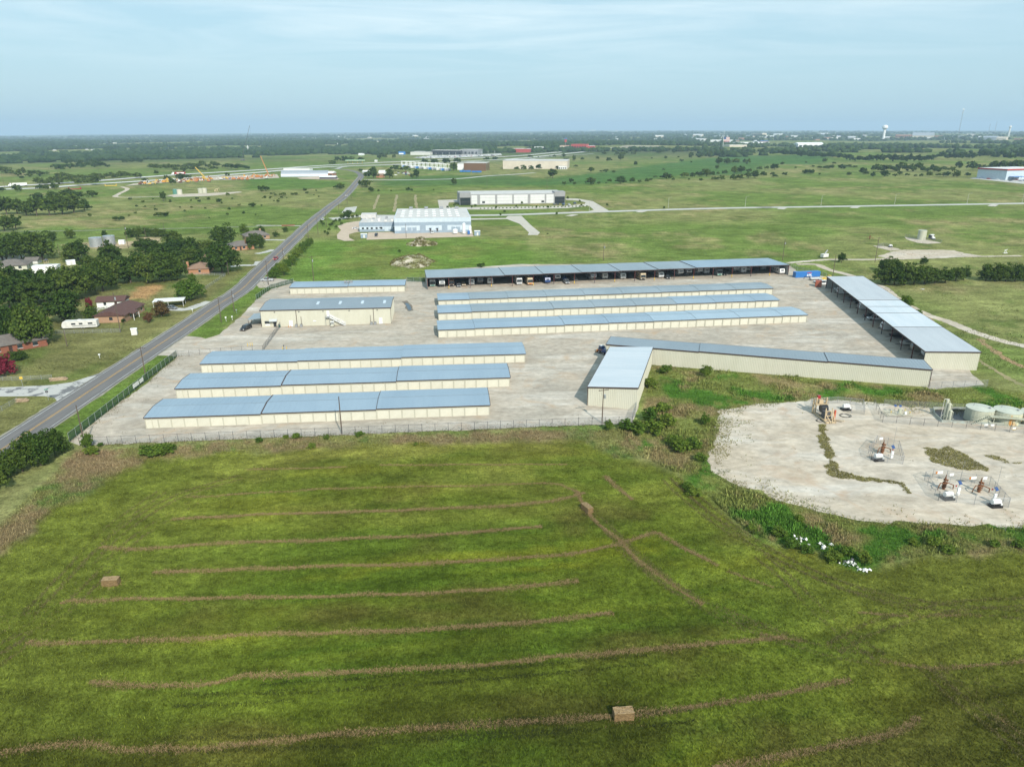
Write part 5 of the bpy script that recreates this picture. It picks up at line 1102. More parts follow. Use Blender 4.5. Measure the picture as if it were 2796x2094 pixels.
ob('rail', MB().path([(-1.5, 4.9, 2.7), (-1.5, 4.9, 3.7), (-1.5, 6.6, 3.7), (1.5, 6.6, 3.7), (1.5, 4.9, 3.7), (1.5, 4.9, 2.7)], 0.04), tan, t)
def coil(name, label, r, x, y, R, n):
    p = Z(r, x, y); b = MB()
    for k in range(n): b.path([(R*(1+0.2*k)*math.cos(q*0.42)+0.2*k, R*0.9*(1+0.15*k)*math.sin(q*0.42), 0.07+0.09*k) for q in range(16)], 0.06, 6)
    tag(ob(name, b, black, None, p), label, 'hose')
coil('hose_coil', 'black hose coil in the shadow of the tan pumping unit', 'N', 445, 283, 0.75, 2); coil('hose_coil', 'black hose looped on gravel by the chemical tank and pumping unit', 'N', 665, 240, 1.1, 2)
def chem_tank(label, r, x, y, rz=0.1):
    t = thing('chemical_tank', label, 'tank', Z(r, x, y), rz)
    ob('spill_tray', MB().box(-1.05, 1.05, -0.75, 0.75, 0, 0.45), black, t)
    b = MB(); b.add([Matrix.Translation((0, 0, 1.05)) @ Matrix.Rotation(math.pi/2, 4, 'Y') @ Vector(q) for q in MB().cyl(0, 0, -0.75, 0.75, 0.5, n=16).v], MB().cyl(0, 0, -0.75, 0.75, 0.5, n=16).f); ob('tank_body', b, white, t)
    ob('cradle', MB().box(-0.6, -0.5, -0.45, 0.45, 0.45, 0.9).box(0.5, 0.6, -0.45, 0.45, 0.45, 0.9), dgrey, t); ob('pump_box', MB().box(0.75, 1.05, -0.5, -0.1, 0.46, 0.8), white, t); ob('filler_cap', MB().cyl(0, 0, 1.5, 1.66, 0.12, n=8), white, t)
chem_tank('white chemical tank on black tray beside the tan pumping unit', 'N', 672, 188); chem_tank('white chemical tank on black tray in the single well enclosure', 'N', 948, 622)
chem_tank('white chemical tank on black tray at the rusty well nearer the grass strip', 'N', 1550, 955); chem_tank('white chemical tank on black tray in the fenced corner by the second rusty well', 'N', 1958, 1020)
def wellhead(label, r, x, y, rz):
    t = thing('wellhead', label, 'wellhead', Z(r, x, y), rz)
    ob('casing', MB().cyl(0, 0, 0, 0.9, 0.28, n=12).cyl(0, 0, 0.5, 0.6, 0.42, n=12).cyl(0, 0, 0.9, 1.0, 0.4, n=12), rust, t)
    ob('valve_stack', MB().cyl(0, 0, 1.0, 2.6, 0.14, n=10).box(-0.24, 0.24, -0.24, 0.24, 1.2, 1.6).box(-0.22, 0.22, -0.22, 0.22, 1.85, 2.2).cyl(0, 0, 2.6, 3.1, 0.07, n=8), rust, t)
    ob('flow_line', MB().path([(0, 0, 1.4), (-0.9, 0.1, 1.4), (-1.6, -0.2, 0.8), (-1.7, -0.2, 0.2)], 0.09).path([(0, 0, 1.4), (0.8, -0.3, 1.3), (1.7, -0.6, 0.9), (1.7, -0.6, 0.1)], 0.09).path([(0.6, 0.2, 2.0), (1.2, 0.5, 1.4), (1.3, 0.6, 0.2)], 0.06), rust, t)
    for q in ((0.35, 0, 1.4), (-0.5, 0.05, 1.4), (0.3, 0, 2.0), (1.9, -0.7, 0.9)): ob('handwheel', MB().cyl(q[0], q[1]-0.2, q[2]-0.16, q[2]+0.16, 0.05, n=6).bc((q[0], q[1]-0.3, q[2]), (0.32, 0.05, 0.32)), cred if q[0] > 1.5 else rust, t)
wellhead('rusty wellhead inside the single fenced enclosure', 'N', 985, 560, 0.4); wellhead('rusty wellhead nearer the grass strip in the double enclosure', 'N', 1515, 870, 0.3); wellhead('rusty wellhead farther along in the double enclosure', 'N', 1820, 895, 0.2)
def solar_mast(label, r, x, y):
    t = thing('solar_mast', label, 'solar mast', Z(r, x, y), 0.2); ob('mast', MB().cyl(0, 0, 0, 3.0, 0.05, n=6).cyl(0, 0, 3.0, 7.5, 0.025, n=5), grey, t); ob('solar_panel', MB().bc((0, -0.1, 2.9), (0.8, 0.05, 0.75), 0.25, rad(-42)), navy, t)
    ob('equipment_box', MB().box(-0.28, 0.28, -0.3, -0.06, 1.2, 1.9), white, t); ob('equipment_box', MB().box(-0.28, 0.28, -0.3, -0.06, 0.35, 1.0), white, t)
solar_mast('solar panel mast with white boxes in the single well enclosure', 'N', 1060, 612); solar_mast('solar panel mast with white boxes between the two rusty wells', 'N', 1630, 930); solar_mast('solar panel mast with white boxes beside the corner chemical tank', 'N', 1942, 985)
fence('well_enclosure', 'chain link enclosure round the single rusty well', PTS('N:890,628 868,565 935,480 1030,500 1125,525 1165,657 1030,645 890,628'), 1.9, chain, grey, 2.2, cat='enclosure')
fence('well_enclosure', 'chain link enclosure round the two rusty wells', PTS('N:1470,972 1350,795 1420,770 1660,800 1910,840 2075,1030 1780,1005 1470,972'), 1.9, chain, grey, 2.4, cat='enclosure')
fence('equipment_fence', 'chain link fence behind the tan pumping unit', PTS('N:390,192 372,140 600,128 820,150 832,230 720,218'), 1.7, chain, grey, 2.4)
fence('equipment_fence', 'pipe fence along the front of oil tanks and meter pipework', PTS('N:915,150 955,225 990,297 1345,322 1710,347 2212,392 2400,410'), 1.7, chain, dgrey, 3.2)
fence('equipment_fence', 'pipe fence between the oil tanks and weedy bank', PTS('N:1000,150 1240,165 1690,192 2212,250 2400,270'), 1.7, chain, dgrey, 3.2)
def small_sign(label, r, x, y, z, c1, c2, w=0.8):
    t = thing('warning_sign', label, 'sign', Z(r, x, y), 0.1); ob('post', MB().cyl(0, 0.05, 0, z, 0.03, n=6), grey, t); ob('panel', MB().box(-w/2, w/2, -0.02, 0.02, z-0.1, z+0.45), c1, t); ob('panel_band', MB().box(-w/2, w/2, -0.03, -0.021, z-0.1, z+0.05) if w < 1 else MB().box(-w/2, -w/4, -0.03, -0.021, z-0.1, z+0.45), c2, t)
small_sign('white and yellow warning sign on the tank fence', 'N', 2118, 385, 0.9, white, yellow); small_sign('white sign with orange end behind the first of the two rusty wells', 'N', 1465, 800, 1.7, white, orange, 1.5); small_sign('white sign with orange end behind the second rusty well', 'N', 1755, 840, 1.5, white, orange, 1.5)
small_sign('white square sign above the single well enclosure fence', 'N', 968, 498, 1.6, white, white); small_sign('small white sign beside the first solar mast of the double enclosure', 'N', 1572, 815, 1.6, white, white); small_sign('small white sign beside the last solar mast enclosure', 'N', 1860, 845, 1.6, white, white)
small_sign('white sign before the sage tank stair', 'N', 1878, 350, 0.8, white, white, 0.95); small_sign('white sign between the two visible oil tanks', 'N', 1932, 352, 0.8, white, white, 0.9)
# ------------------------------------------------------------------ HAY: bales and windrows
BALES = []
def bale(label, r, x, y, rz):
    p = Z(r, x, y); t = thing('hay_bale', label, 'hay bale', p, rz); rng = random.Random(x)
    bm = bmesh.new(); bmesh.ops.create_cube(bm, size=1); bmesh.ops.subdivide_edges(bm, edges=bm.edges[:], cuts=7, use_grid_fill=True)
    for v in bm.verts:
        v.co = Vector((v.co.x*2.45, v.co.y*1.22, v.co.z*1.15)); k = Vector([max(0, abs(c)-h) for c, h in zip(v.co, (1.1, 0.5, 0.46))]).length
        v.co *= 1-0.25*k; v.co += Vector([rng.uniform(-0.05, 0.05) for _ in range(3)]); v.co.z += 0.56
    m = bpy.data.meshes.new('bale_body'); bm.to_mesh(m); bm.free(); b = ob('bale_body', m, hay, t)
    for k in range(6): yy = -0.5+k*0.2; ob('twine', MB().box(-1.2, 1.2, yy-0.012, yy+0.012, 1.125, 1.15), tan, b)
    BALES.append(t)
bale('square hay bale in the open hay field beyond the windrow ends', 'W', 241, 1262, rad(6)); bale('square hay bale on the crossing windrow by the diagonal track', 'W', 1268, 1103, rad(-62)); bale('square hay bale sitting on a long windrow', 'W', 1346, 1549, rad(5))
def tufts(pos, size, cols, rng, hk=1.0, blades=3, spread=0.6, jit=0.25, bw=0.13):
    """pos (n,3); each tuft is a few crossed leaning blades"""
    n = len(pos); nb = blades
    an = rng.uniform(0, 2*np.pi, (n, nb)); s = size[:, None]*rng.uniform(0.6, 1.25, (n, nb)); ln = rng.uniform(0.1, spread, (n, nb))*s
    bx = pos[:, 0:1]+rng.uniform(-0.35, 0.35, (n, nb))*s; by = pos[:, 1:2]+rng.uniform(-0.35, 0.35, (n, nb))*s; bz = np.repeat(pos[:, 2:3], nb, 1)
    wd = s*bw; px, py = -np.sin(an)*wd, np.cos(an)*wd; tx, ty = np.cos(an)*ln, np.sin(an)*ln
    v = np.stack([np.stack([bx-px, by-py, bz-0.03], -1), np.stack([bx+px, by+py, bz-0.03], -1), np.stack([bx+tx+px*0.35, by+ty+py*0.35, bz+s*hk], -1), np.stack([bx+tx-px*0.35, by+ty-py*0.35, bz+s*hk*0.92], -1)], 2).reshape(-1, 3)
    f = np.arange(len(v)).reshape(-1, 4)
    c = np.repeat(cols, nb*4, 0)*rng.uniform(1-jit, 1+jit, (n*nb, 1)).repeat(4, 0)
    return v, f, c
def stuff(name, label, cat, v, f, c=None, material=weedm, kind='stuff', group=None):
    m = mesh_np(name, v, f)
    if c is not None: tint(m, c)
    o = ob(name, m, material, None, kind=kind)
    if label: tag(o, label, cat, group)
    return o
npr = np.random.default_rng(5)
for t in BALES:
    q = npr.normal(0, 1, (260, 2))*[1.0, 0.65]; v, f, c = tufts(np.stack([q[:, 0], q[:, 1], q[:, 0]*0], 1), npr.uniform(0.12, 0.25, 260), np.ones((260, 3)), npr, 0.6, 2, 1.5); ob('loose_straw', mesh_np('loose_straw', v, f), straw, t, kind='stuff')
WR = ['530,1015 640,1012 750,1008', '820,1005 1000,1004 1225,1003', '400,1075 510,1068 740,1055 1000,1050 1180,1045 1230,1055 1255,1066', '370,1122 560,1112 800,1104 1000,1097 1180,1085 1265,1065', '220,1180 300,1186 500,1174 900,1157 1170,1137',
      '330,1237 530,1229 900,1217 1200,1200 1330,1175 1420,1150', '130,1305 200,1297 600,1290 1000,1277 1250,1255', '70,1383 110,1391 600,1370 1000,1355 1325,1325', '195,1470 280,1481 430,1478 510,1464 545,1455', '540,1461 900,1446 1200,1420 1500,1394 1640,1382 1700,1376',
      '-60,1640 0,1628 110,1611 210,1606 270,1620 500,1610 800,1582 1300,1550 1600,1510 1840,1470', '1540,1658 1650,1641 1800,1611 1930,1582 1985,1550', '1245,1060 1275,1115 1335,1165 1380,1215 1520,1305', '1420,1152 1480,1185 1550,1222', '1570,1235 1670,1270', '1305,1028 1365,1080', '1855,1325 1960,1330', '1980,1332 2120,1330', '1900,1425 2000,1442 2100,1436 2212,1428 2300,1424', '2150,1545 2212,1590 2260,1630', '1640,1372 1740,1385']
for k, w in enumerate(WR):
    c = smooth(PTS('W:'+w), 14); P2 = np.array([[q.x, q.y] for q in c]); seg = np.hypot(*np.diff(P2, axis=0).T); L = seg.sum(); faint = k in (0, 1, 2, 14, 16, 17, 18, 19, 20)
    n = int(L*(70 if faint else 150)); s = np.sort(npr.uniform(0, L, n)); cs = np.concatenate([[0], np.cumsum(seg)])
    x = np.interp(s, cs, P2[:, 0]); y = np.interp(s, cs, P2[:, 1]); half = 0.55*(0.55+0.9*vnoise(s/2.3, s*0+k, 7))*(0.75 if faint else 1)
    wob = 0.5*(vnoise(s/5, s*0+k, 17)-0.5); dxs = np.gradient(x, s+np.arange(n)*1e-6); dys = np.gradient(y, s+np.arange(n)*1e-6); nl = np.hypot(dxs, dys)+1e-9
    off = npr.normal(0, 0.5, n)*half+wob; x2 = x-dys/nl*off; y2 = y+dxs/nl*off
    keep = npr.uniform(0, 1, n) < (0.35+1.3*vnoise(s/4.0, s*0+k*3.7, 27) if faint else 0.75+0.6*vnoise(s/2.0, s*0+k*3.7, 27)); x2, y2 = x2[keep], y2[keep]
    v, f, cc = tufts(np.stack([x2, y2, Hn(x2, y2)], 1), npr.uniform(0.12, 0.26, len(x2)), np.ones((len(x2), 3)), npr, 0.5, 2, 1.5)
    stuff('hay_windrow', 'thin tan windrow of leftover dry hay lying on the mown green field' if not faint else 'faint broken windrow of dry hay on the mown green field', 'windrow', v, f, None, straw, None, 'hay windrows across the field')
# ------------------------------------------------------------------ grass and weeds (stuff)
def inpoly(poly, x, y): return sdist(poly, x, y) > 0
def rand_px(n, x0, x1, y0, y1):
    px = npr.uniform(x0, x1, n)*1.264; py = npr.uniform(y0, y1, n)*1.264
    u = (px-CX)/F; v = (py-CY)/F; dx_, dy_, dz_ = u, cp-v*sp, -sp-v*cp; t_ = CH/(S*dx_-dz_); return t_*dx_, t_*dy_
x, y = rand_px(190000, -60, 2280, 945, 1690); k = inpoly(HAYF, x, y); x, y = x[k], y[k]
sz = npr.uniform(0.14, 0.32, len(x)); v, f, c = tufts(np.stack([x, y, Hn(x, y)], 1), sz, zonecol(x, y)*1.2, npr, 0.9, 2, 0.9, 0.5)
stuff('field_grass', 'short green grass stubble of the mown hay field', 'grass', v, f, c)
x, y = rand_px(110000, 1300, 2300, 785, 1235); k = inpoly(WEED, x, y); x, y = x[k], y[k]
cw = zonecol(x, y)*1.35; big = fbm(x/6, y/6, 91); sz = npr.uniform(0.2, 0.55, len(x))*(0.6+0.9*ss(big, 0.45, 0.7)); v, f, c = tufts(np.stack([x, y, Hn(x, y)], 1), sz, cw*1.1, npr, 1.0, 4, 0.9, 0.35)
stuff('weeds', 'rough brown and green weeds round the pale oil pad', 'weeds', v, f, c)
x, y = rand_px(90000, -10, 1400, 920, 1270); k = inpoly(FRONT, x, y); x, y = x[k], y[k]
v, f, c = tufts(np.stack([x, y, Hn(x, y)], 1), npr.uniform(0.18, 0.45, len(x)), zonecol(x, y)*1.35, npr, 0.9, 4, 1.0, 0.35)
stuff('weeds', 'dry brown weeds along the front chain link fence', 'weeds', v, f, c)
tv = []
TR = ['-40,1400 60,1340 170,1240 260,1150 380,1075 520,1030', '-20,1440 90,1360 200,1260 290,1165 420,1085', '60,1330 150,1235 240,1140 350,1062', '1440,1035 1500,1090 1600,1160 1760,1240 1960,1300 2230,1330', '1455,1030 1520,1090 1620,1165 1780,1250 1980,1315', '1340,1180 1440,1260 1580,1330 1760,1400 1900,1425', '1290,1120 1420,1240 1560,1330 1720,1390', '2230,1300 2060,1310 1900,1350 1800,1400', '2000,1440 2060,1500 2140,1560 2230,1640', '2010,1432 2080,1495 2160,1555 2240,1620', '1900,1420 1780,1330 1700,1250 1640,1200', '2230,1500 2140,1470 2130,1500 2180,1545 2240,1575', '-30,1350 40,1325 90,1312', '-30,1420 30,1385 65,1372', '560,1490 800,1475 1100,1452 1400,1425', '300,1610 700,1600 1000,1575 1300,1560', '380,1512 520,1510 640,1500', '900,1590 1200,1572 1500,1545']
for k, w in enumerate(TR):
    c = smooth(PTS('W:'+w), 14); P2 = np.array([[q.x, q.y] for q in c]); seg = np.hypot(*np.diff(P2, axis=0).T); L = seg.sum(); cs = np.concatenate([[0], np.cumsum(seg)]); n = int(L*85); s = np.sort(npr.uniform(0, L, n)); x = np.interp(s, cs, P2[:, 0]); y = np.interp(s, cs, P2[:, 1])
    dxs = np.gradient(x, s+np.arange(n)*1e-6); dys = np.gradient(y, s+np.arange(n)*1e-6); nl = np.hypot(dxs, dys)+1e-9; off = npr.choice([-0.9, 0.9], n)+npr.normal(0, 0.22, n); keep = npr.uniform(0, 1, n) < 1.5*vnoise(s/6, s*0+k*2.1, 5); x2 = (x-dys/nl*off)[keep]; y2 = (y+dxs/nl*off)[keep]
    cc = np.array([[0.165, 0.135, 0.062]]) if k < 14 else np.array([[0.035, 0.042, 0.015]]); tv.append(tufts(np.stack([x2, y2, Hn(x2, y2)], 1), npr.uniform(0.14, 0.26, len(x2)), np.repeat(cc, len(x2), 0), npr, 0.6, 2, 1.3, 0.4))
nv = np.cumsum([0]+[len(q[0]) for q in tv]); stuff('mowing_tracks', 'faint dull wheel tracks curving over the mown hay field', 'tracks', np.concatenate([q[0] for q in tv]), np.concatenate([q[1]+o_ for q, o_ in zip(tv, nv)]), np.concatenate([q[2] for q in tv]))
# meadow tussocks behind and beside the yard
x, y = rand_px(60000, 0, 2212, 430, 800); r_ = np.hypot(x, y); k = (fbm(x/20, y/20, 95) > 0.5) & (r_ > 175)
yd = PTS('I:690,1000 1250,470 1530,240; E:1345,1160 1600,1005 2090,820; F:0,690 330,545 1470,540 1480,440 2250,385; H:180,385 510,495 1100,680 1735,1120; M:1880,1050; L:715,360 600,780; Q:1035,185')
k &= sdist(yd, x, y) < -1.5
for rp in (PTS('B:700,1005 1000,930 1900,860 1900,1100 690,1130'), ): k &= sdist(rp, x, y) < 0
dr_ = np.full(len(x), 1e9)
for a_, b_ in zip(ROADC, ROADC[1:]):
    ex, ey = b_.x-a_.x, b_.y-a_.y; tt = np.clip(((x-a_.x)*ex+(y-a_.y)*ey)/(ex*ex+ey*ey), 0, 1); dr_ = np.minimum(dr_, np.hypot(x-a_.x-tt*ex, y-a_.y-tt*ey))
k &= dr_ > 7; x, y = x[k], y[k]
v, f, c = tufts(np.stack([x, y, Hn(x, y)], 1), npr.uniform(0.25, 0.55, len(x)), zonecol(x, y)*npr.choice([0.6, 0.75, 1.0], (len(x), 1)), npr, 0.9, 2, 1.0, 0.35)
stuff('meadow_grass', 'uneven tussocks of meadow grass round the yard', 'grass', v, f, c)
# grassy strips on the oil pad
for lab, poly in (('olive grass strip bordering the bare gravel by the pumping unit', 'N:455,320 495,315 520,430 560,600 600,700 800,770 1060,790 1180,810 1255,915 1200,915 1120,830 900,800 620,790 500,740 510,620 460,480 430,430'), ('olive grass island beside the double well enclosure', 'N:1350,520 1520,520 1560,500 1600,520 1740,600 1900,690 1920,720 1680,705 1500,660 1400,620'), ('small olive grass strip beyond the olive grass island on the oil pad', 'N:1890,585 2000,590 2090,640 2212,640 2212,655 2050,650'), ('thin dry grass fringe on the bare weedy side of oil pad', 'N:-500,270 -300,250 -330,600 -420,650 -560,500')):
    pl = PTS(poly); xs = [q.x for q in pl]; ys = [q.y for q in pl]; n = int((max(xs)-min(xs))*(max(ys)-min(ys))*95)
    x = npr.uniform(min(xs)-1, max(xs)+1, n); y = npr.uniform(min(ys)-1, max(ys)+1, n); d = sdist(pl, x, y)+1.2*(fbm(x/1.5, y/1.5, 3)-0.5)*2; k = (d > 0) & (npr.uniform(0, 1, n) < (0.14 if 'fringe' in lab else 0.9)); x, y = x[k], y[k]
    cc = np.array([[0.26, 0.235, 0.085]])*(0.6+0.8*fbm(x/2, y/2, 8))[:, None]; v, f, c = tufts(np.stack([x, y, Hn(x, y)+0.03], 1), npr.uniform(0.14, 0.32, len(x)), cc, npr, 0.8, 3, 1.0, 0.3)
    stuff('pad_grass', lab, 'grass', v, f, c)
PADP = PTS('W:1528,985 1545,940 1560,885 1750,862 1900,870 2230,905 2400,920 2400,1150 2212,1141 2050,1133 1850,1126 1700,1085 1600,1050 1525,1012')
x = npr.uniform(25, 160, 150000); y = npr.uniform(105, 190, 150000); d = sdist(PADP, x, y); q_ = fbm(x/5, y/5, 19); k = (d > -1.5) & (npr.uniform(0, 1, len(x)) < np.where(d < 0, 0.9, np.exp(-np.maximum(d, 0)/(0.3+7*np.maximum(q_-0.42, 0)*(1+1.5*(x < 60)))))*0.75) & (d < 9)
x, y = x[k], y[k]; cc = np.where(fbm(x/3, y/3, 29)[:, None] > 0.5, np.array([[0.24, 0.22, 0.08]]), np.array([[0.15, 0.175, 0.05]])); v, f, c = tufts(np.stack([x, y, Hn(x, y)+0.02], 1), npr.uniform(0.15, 0.4, len(x)), cc, npr, 0.85, 3, 1.0, 0.35); stuff('pad_fringe', 'ragged weeds thinning out over the edge of the oil pad', 'weeds', v, f, c)
YDP = PTS('I:690,1000 600,960 1250,470 1530,240; E:1480,1178; F:0,690 130,595 330,545; F:1300,515 1470,540; F:1300,700; I:1700,380 1300,900; Q:100,190; Q:1035,185 450,200')
x = npr.uniform(-110, 35, 220000); y = npr.uniform(138, 215, 220000); e1 = [Z('I',690,1000), Z('Q',450,200), Z('Q',1035,185)]; e2 = [Z('I',600,965), Z('I',1530,235)]; dm = np.full(len(x), 1e9)
for ln in (e1, e2):
    for a_, b_ in zip(ln, ln[1:]): ex, ey = b_.x-a_.x, b_.y-a_.y; tt = np.clip(((x-a_.x)*ex+(y-a_.y)*ey)/(ex*ex+ey*ey), 0, 1); dm = np.minimum(dm, np.hypot(x-a_.x-tt*ex, y-a_.y-tt*ey))
k = (dm < 7) & (npr.uniform(0, 1, len(x)) < np.exp(-dm/0.7)+0.5*np.exp(-dm/3)*ss(fbm(x/2.2, y/2.2, 37), 0.6, 0.72)); x, y = x[k], y[k]
cc = np.where(npr.uniform(0, 1, (len(x), 1)) > 0.4, np.array([[0.17, 0.125, 0.07]]), np.array([[0.09, 0.13, 0.035]])); v, f, c = tufts(np.stack([x, y, Hn(x, y)+0.02], 1), npr.uniform(0.1, 0.3, len(x)), cc, npr, 0.8, 3, 1.0, 0.35); stuff('fence_line_weeds', 'small dry weeds and litter along the yard fences', 'weeds', v, f, c)
# dumped sheeting at the weedy bank
def heap(name, label, cat, r, x, y, w, d, h, material, seed, group=None, n=7):
    rng = random.Random(seed); b = MB()
    for k in range(n):
        M_ = Matrix.Translation((rng.uniform(-w, w)/2, rng.uniform(-d, d)/2, rng.uniform(0.05, h))) @ Matrix.Rotation(rng.uniform(0, 6), 4, 'Z') @ Matrix.Rotation(rng.uniform(-0.5, 0.5), 4, 'X'); q = MB()
        s_ = rng.uniform(0.2, 0.42); q.add([(-s_, -s_*0.5, 0), (0, -s_*0.6, 0.12), (s_, -s_*0.4, 0), (s_, s_*0.5, 0.05), (0, s_*0.4, 0.3), (-s_, s_*0.5, 0)], [(0,1,4,5),(1,2,3,4)]); b.add([M_ @ Vector(t_) for t_ in q.v], q.f)
    return tag(ob(name, b, material, None, Z(r, x, y)), label, cat, group)
heap('sheeting_heap', 'crumpled white plastic sheeting dumped in green weeds, largest heap', 'debris', 'O', 290, 380, 2.4, 3.0, 0.8, dirtyw, 1, None, 12); heap('sheeting_heap', 'white plastic sheeting strewn beside a dark gap in the weeds', 'debris', 'O', 490, 430, 3.2, 1.6, 0.5, dirtyw, 2, None, 10)
heap('sheeting_heap', 'white and dark plastic scraps at the edge of the mown grass', 'debris', 'O', 700, 575, 2.8, 1.4, 0.3, dirtyw, 3, None, 8); heap('sheeting_heap', 'small dark torn plastic by the last white scrap', 'debris', 'O', 690, 545, 1.8, 0.8, 0.3, dgrey, 4); heap('sheeting_heap', 'last white scrap of plastic where the weeds end', 'debris', 'O', 830, 632, 2.0, 0.6, 0.25, dirtyw, 5)
heap('sheeting_heap', 'white plastic litter by the hedge beyond the pale roofed shelter', 'debris', 'H', 1335, 605, 2.0, 1.0, 0.3, white, 6)
# ------------------------------------------------------------------ HOUSES AND YARD THINGS ACROSS THE ROAD
def house(label, p, rz, L, D, wallm, roofm, eave=2.6, rise=2.0, hip=True, chimney=None, windows=((0.2, 1.4), (0.55, 1.4), (0.8, 1.4)), doorx=0.4, side_win=True):
    t = thing('house', label, 'house', p, rz); ov = 0.5
    ob('wall', MB().prof([(0, 0), (L, 0), (L, D), (0, D)], -0.5, eave, 'z'), wallm, t)
    k = D/2 if hip else 0.0; ri = (-ov+(k+ov)*0.9 if hip else -ov, L+ov-(k+ov)*0.9 if hip else L+ov)
    v = [(-ov, -ov, eave), (L+ov, -ov, eave), (L+ov, D+ov, eave), (-ov, D+ov, eave), (ri[0], D/2, eave+rise), (ri[1], D/2, eave+rise), (-ov, -ov, eave-0.16), (L+ov, -ov, eave-0.16), (L+ov, D+ov, eave-0.16), (-ov, D+ov, eave-0.16)]
    r = ob('roof', MB().add(v, [(0,1,5,4),(1,2,5),(2,3,4,5),(3,0,4),(0,6,7,1),(1,7,8,2),(2,8,9,3),(3,9,6,0),(9,8,7,6)]), roofm, t)
    if chimney: cx, cy_ = chimney; ob('chimney', MB().box(cx-0.5, cx+0.5, cy_-0.4, cy_+0.4, eave-2.5, eave+rise+0.7), wallm, r)
    for fx, w in windows:
        wn = ob('window', MB().box(L*fx-w/2, L*fx+w/2, -0.03, 0.02, 0.9, 2.1), glass, t); ob('window_frame', MB().box(L*fx-w/2-0.08, L*fx+w/2+0.08, -0.05, -0.005, 2.1, 2.2).box(L*fx-w/2-0.08, L*fx+w/2+0.08, -0.06, -0.005, 0.8, 0.9), white, wn)
    if side_win:
        for sx in (-0.03, L-0.02): ob('window', MB().box(sx, sx+0.05, D*0.4, D*0.4+1.2, 0.9, 2.0), glass, t)
    if doorx: d = ob('door', MB().box(L*doorx-0.5, L*doorx+0.5, -0.04, 0.03, 0.05, 2.1), brown, t); ob('door_handle', MB().box(L*doorx+0.35, L*doorx+0.42, -0.09, -0.045, 1.0, 1.1), galv, d)
    return t
pa = Z('E',895,880); pb = Z('E',1080,886); pc = Z('E',1250,785)
dl = math.atan2(pc.y-pb.y, pc.x-pb.x)
# long side faces the road: local x from the near gable end away from the camera
t = house('brick house with dark reddish brown gable roof beside the camper trailer', pb, dl, (pc-pb).length, 10.5, brick2, shing_r, 2.7, 1.6, False, None, ((0.3, 1.6), (0.6, 1.6), (0.85, 1.2)), 0.45)
ob('gable', MB().prof([(-0.02, 2.6), (10.52, 2.6), (5.25, 4.1)], 0.02, (pc-pb).length-0.02, 'x'), brick2, t)
t2 = ob('porch_roof', MB().prof([(-2.2, 2.45), (-2.2, 2.55), (-0.4, 2.95), (-0.4, 2.85)], 3, 8, 'x'), shing_r, t); ob('porch_post', MB().box(3.1, 3.25, -2.1, -1.95, -0.3, 2.5), white, t); ob('porch_post', MB().box(7.75, 7.9, -2.1, -1.95, -0.3, 2.5), white, t)
p = Z('E',1625,474); q = Z('E',1808,466)
house('orange brick house with tan hip roof beneath a big tree', p, math.atan2(q.y-p.y, q.x-p.x), (q-p).length, 12, brick, shing_t, 2.7, 2.4, True, (-0.3, 3), ((0.55, 1.0),), None)
p = Z('I',-180,300); q = Z('I',238,222); aa = math.atan2(q.y-p.y, q.x-p.x)
house('red brick house with grey hip roof behind the pink flowering bush', Z('I',-120,235), aa, 17, 11, brick3, shing_g, 2.6, 2.2, True, (4, 8))
p = Z('E',2000,272); q = Z('E',2130,268); house('brick house with grey roof and chimney facing the road beyond the hedge', p, rad(35), 13, 10, brick, shing_g, 2.6, 2.4, True, (9, 2))
house('grey hip roofed brick house farther up the road among trees', Z('E',2120,180), rad(30), 15, 10, brick2, shing_g, 2.6, 2.6, True, (11, 8))
house('pale house with grey roof at the edge of the dark tree mass', Z('E',-60,450), rad(20), 15, 12, cream, shing_g, 2.6, 2.4, True)
house('small barn with weathered grey roof among the trees', Z('E',220,385), rad(10), 6, 5, dirtyw, shing_g, 2.0, 1.4, False, None, ((0.5, 0.8),), None, False)
house('pale house behind the trees above the grey roofed one', Z('E',-70,352), rad(15), 13, 9, dirtyw, shing_t, 2.6, 2.0, True)
house('white shed with dark red roof behind the brick house', Z('E',840,760), rad(12), 10, 7, white, shing_r, 2.4, 1.5, False, None, ((0.3, 1.0),), 0.7, False)
house('tan roofed outbuilding peeking behind the big tree', Z('E',1735,360), rad(8), 7, 6, brick2, shing_t, 2.3, 1.5, True, None, ((0.5, 1),), None, False)
t = thing('carport', 'flat white carport roof over a dark car', 'carport', Z('E',1320,768), rad(16)); ob('roof', MB().box(0, 11.5, 0, 6.5, 2.5, 2.62), white, t)
for (x, y) in ((0.3, 0.3), (11.2, 0.3), (0.3, 6.2), (11.2, 6.2), (5.7, 0.3)): ob('post', MB().box(x-0.05, x+0.05, y-0.05, y+0.05, -0.3, 2.5), white, t)
t = thing('patio_cover', 'white open patio frame behind the brick house', 'patio cover', Z('E',850,835), rad(60)); fr = MB()
for k in range(6): fr.box(k*1.2, k*1.2+0.1, 0, 4, 2.5, 2.62)
fr.box(-0.2, 6.3, 0.2, 0.3, 2.36, 2.49).box(-0.2, 6.3, 3.7, 3.8, 2.36, 2.49); ob('frame', fr, white, t)
for (x, y) in ((0, 0.2), (6, 0.2), (0, 3.7), (6, 3.7)): ob('post', MB().box(x, x+0.12, y, y+0.12, -0.2, 2.36), white, t)
t = rv('white camper trailer parked on the lawn beside the wooden fence', Z('E',545,945)+Vector((0, 0.6, 0)), rad(90)+rad(12), 'trailer', dirtyw, cgry, 11.5)
t.rotation_euler = (0, 0, rad(-78)+rad(0)); t.location = Z('E',548,943)
t = thing('wooden_fence', 'grey wooden privacy fence between camper and brick house', 'fence', Z('E',775,885)); fd2 = Z('E',880,888)-Z('E',775,885); n = int(fd2.length/0.3)
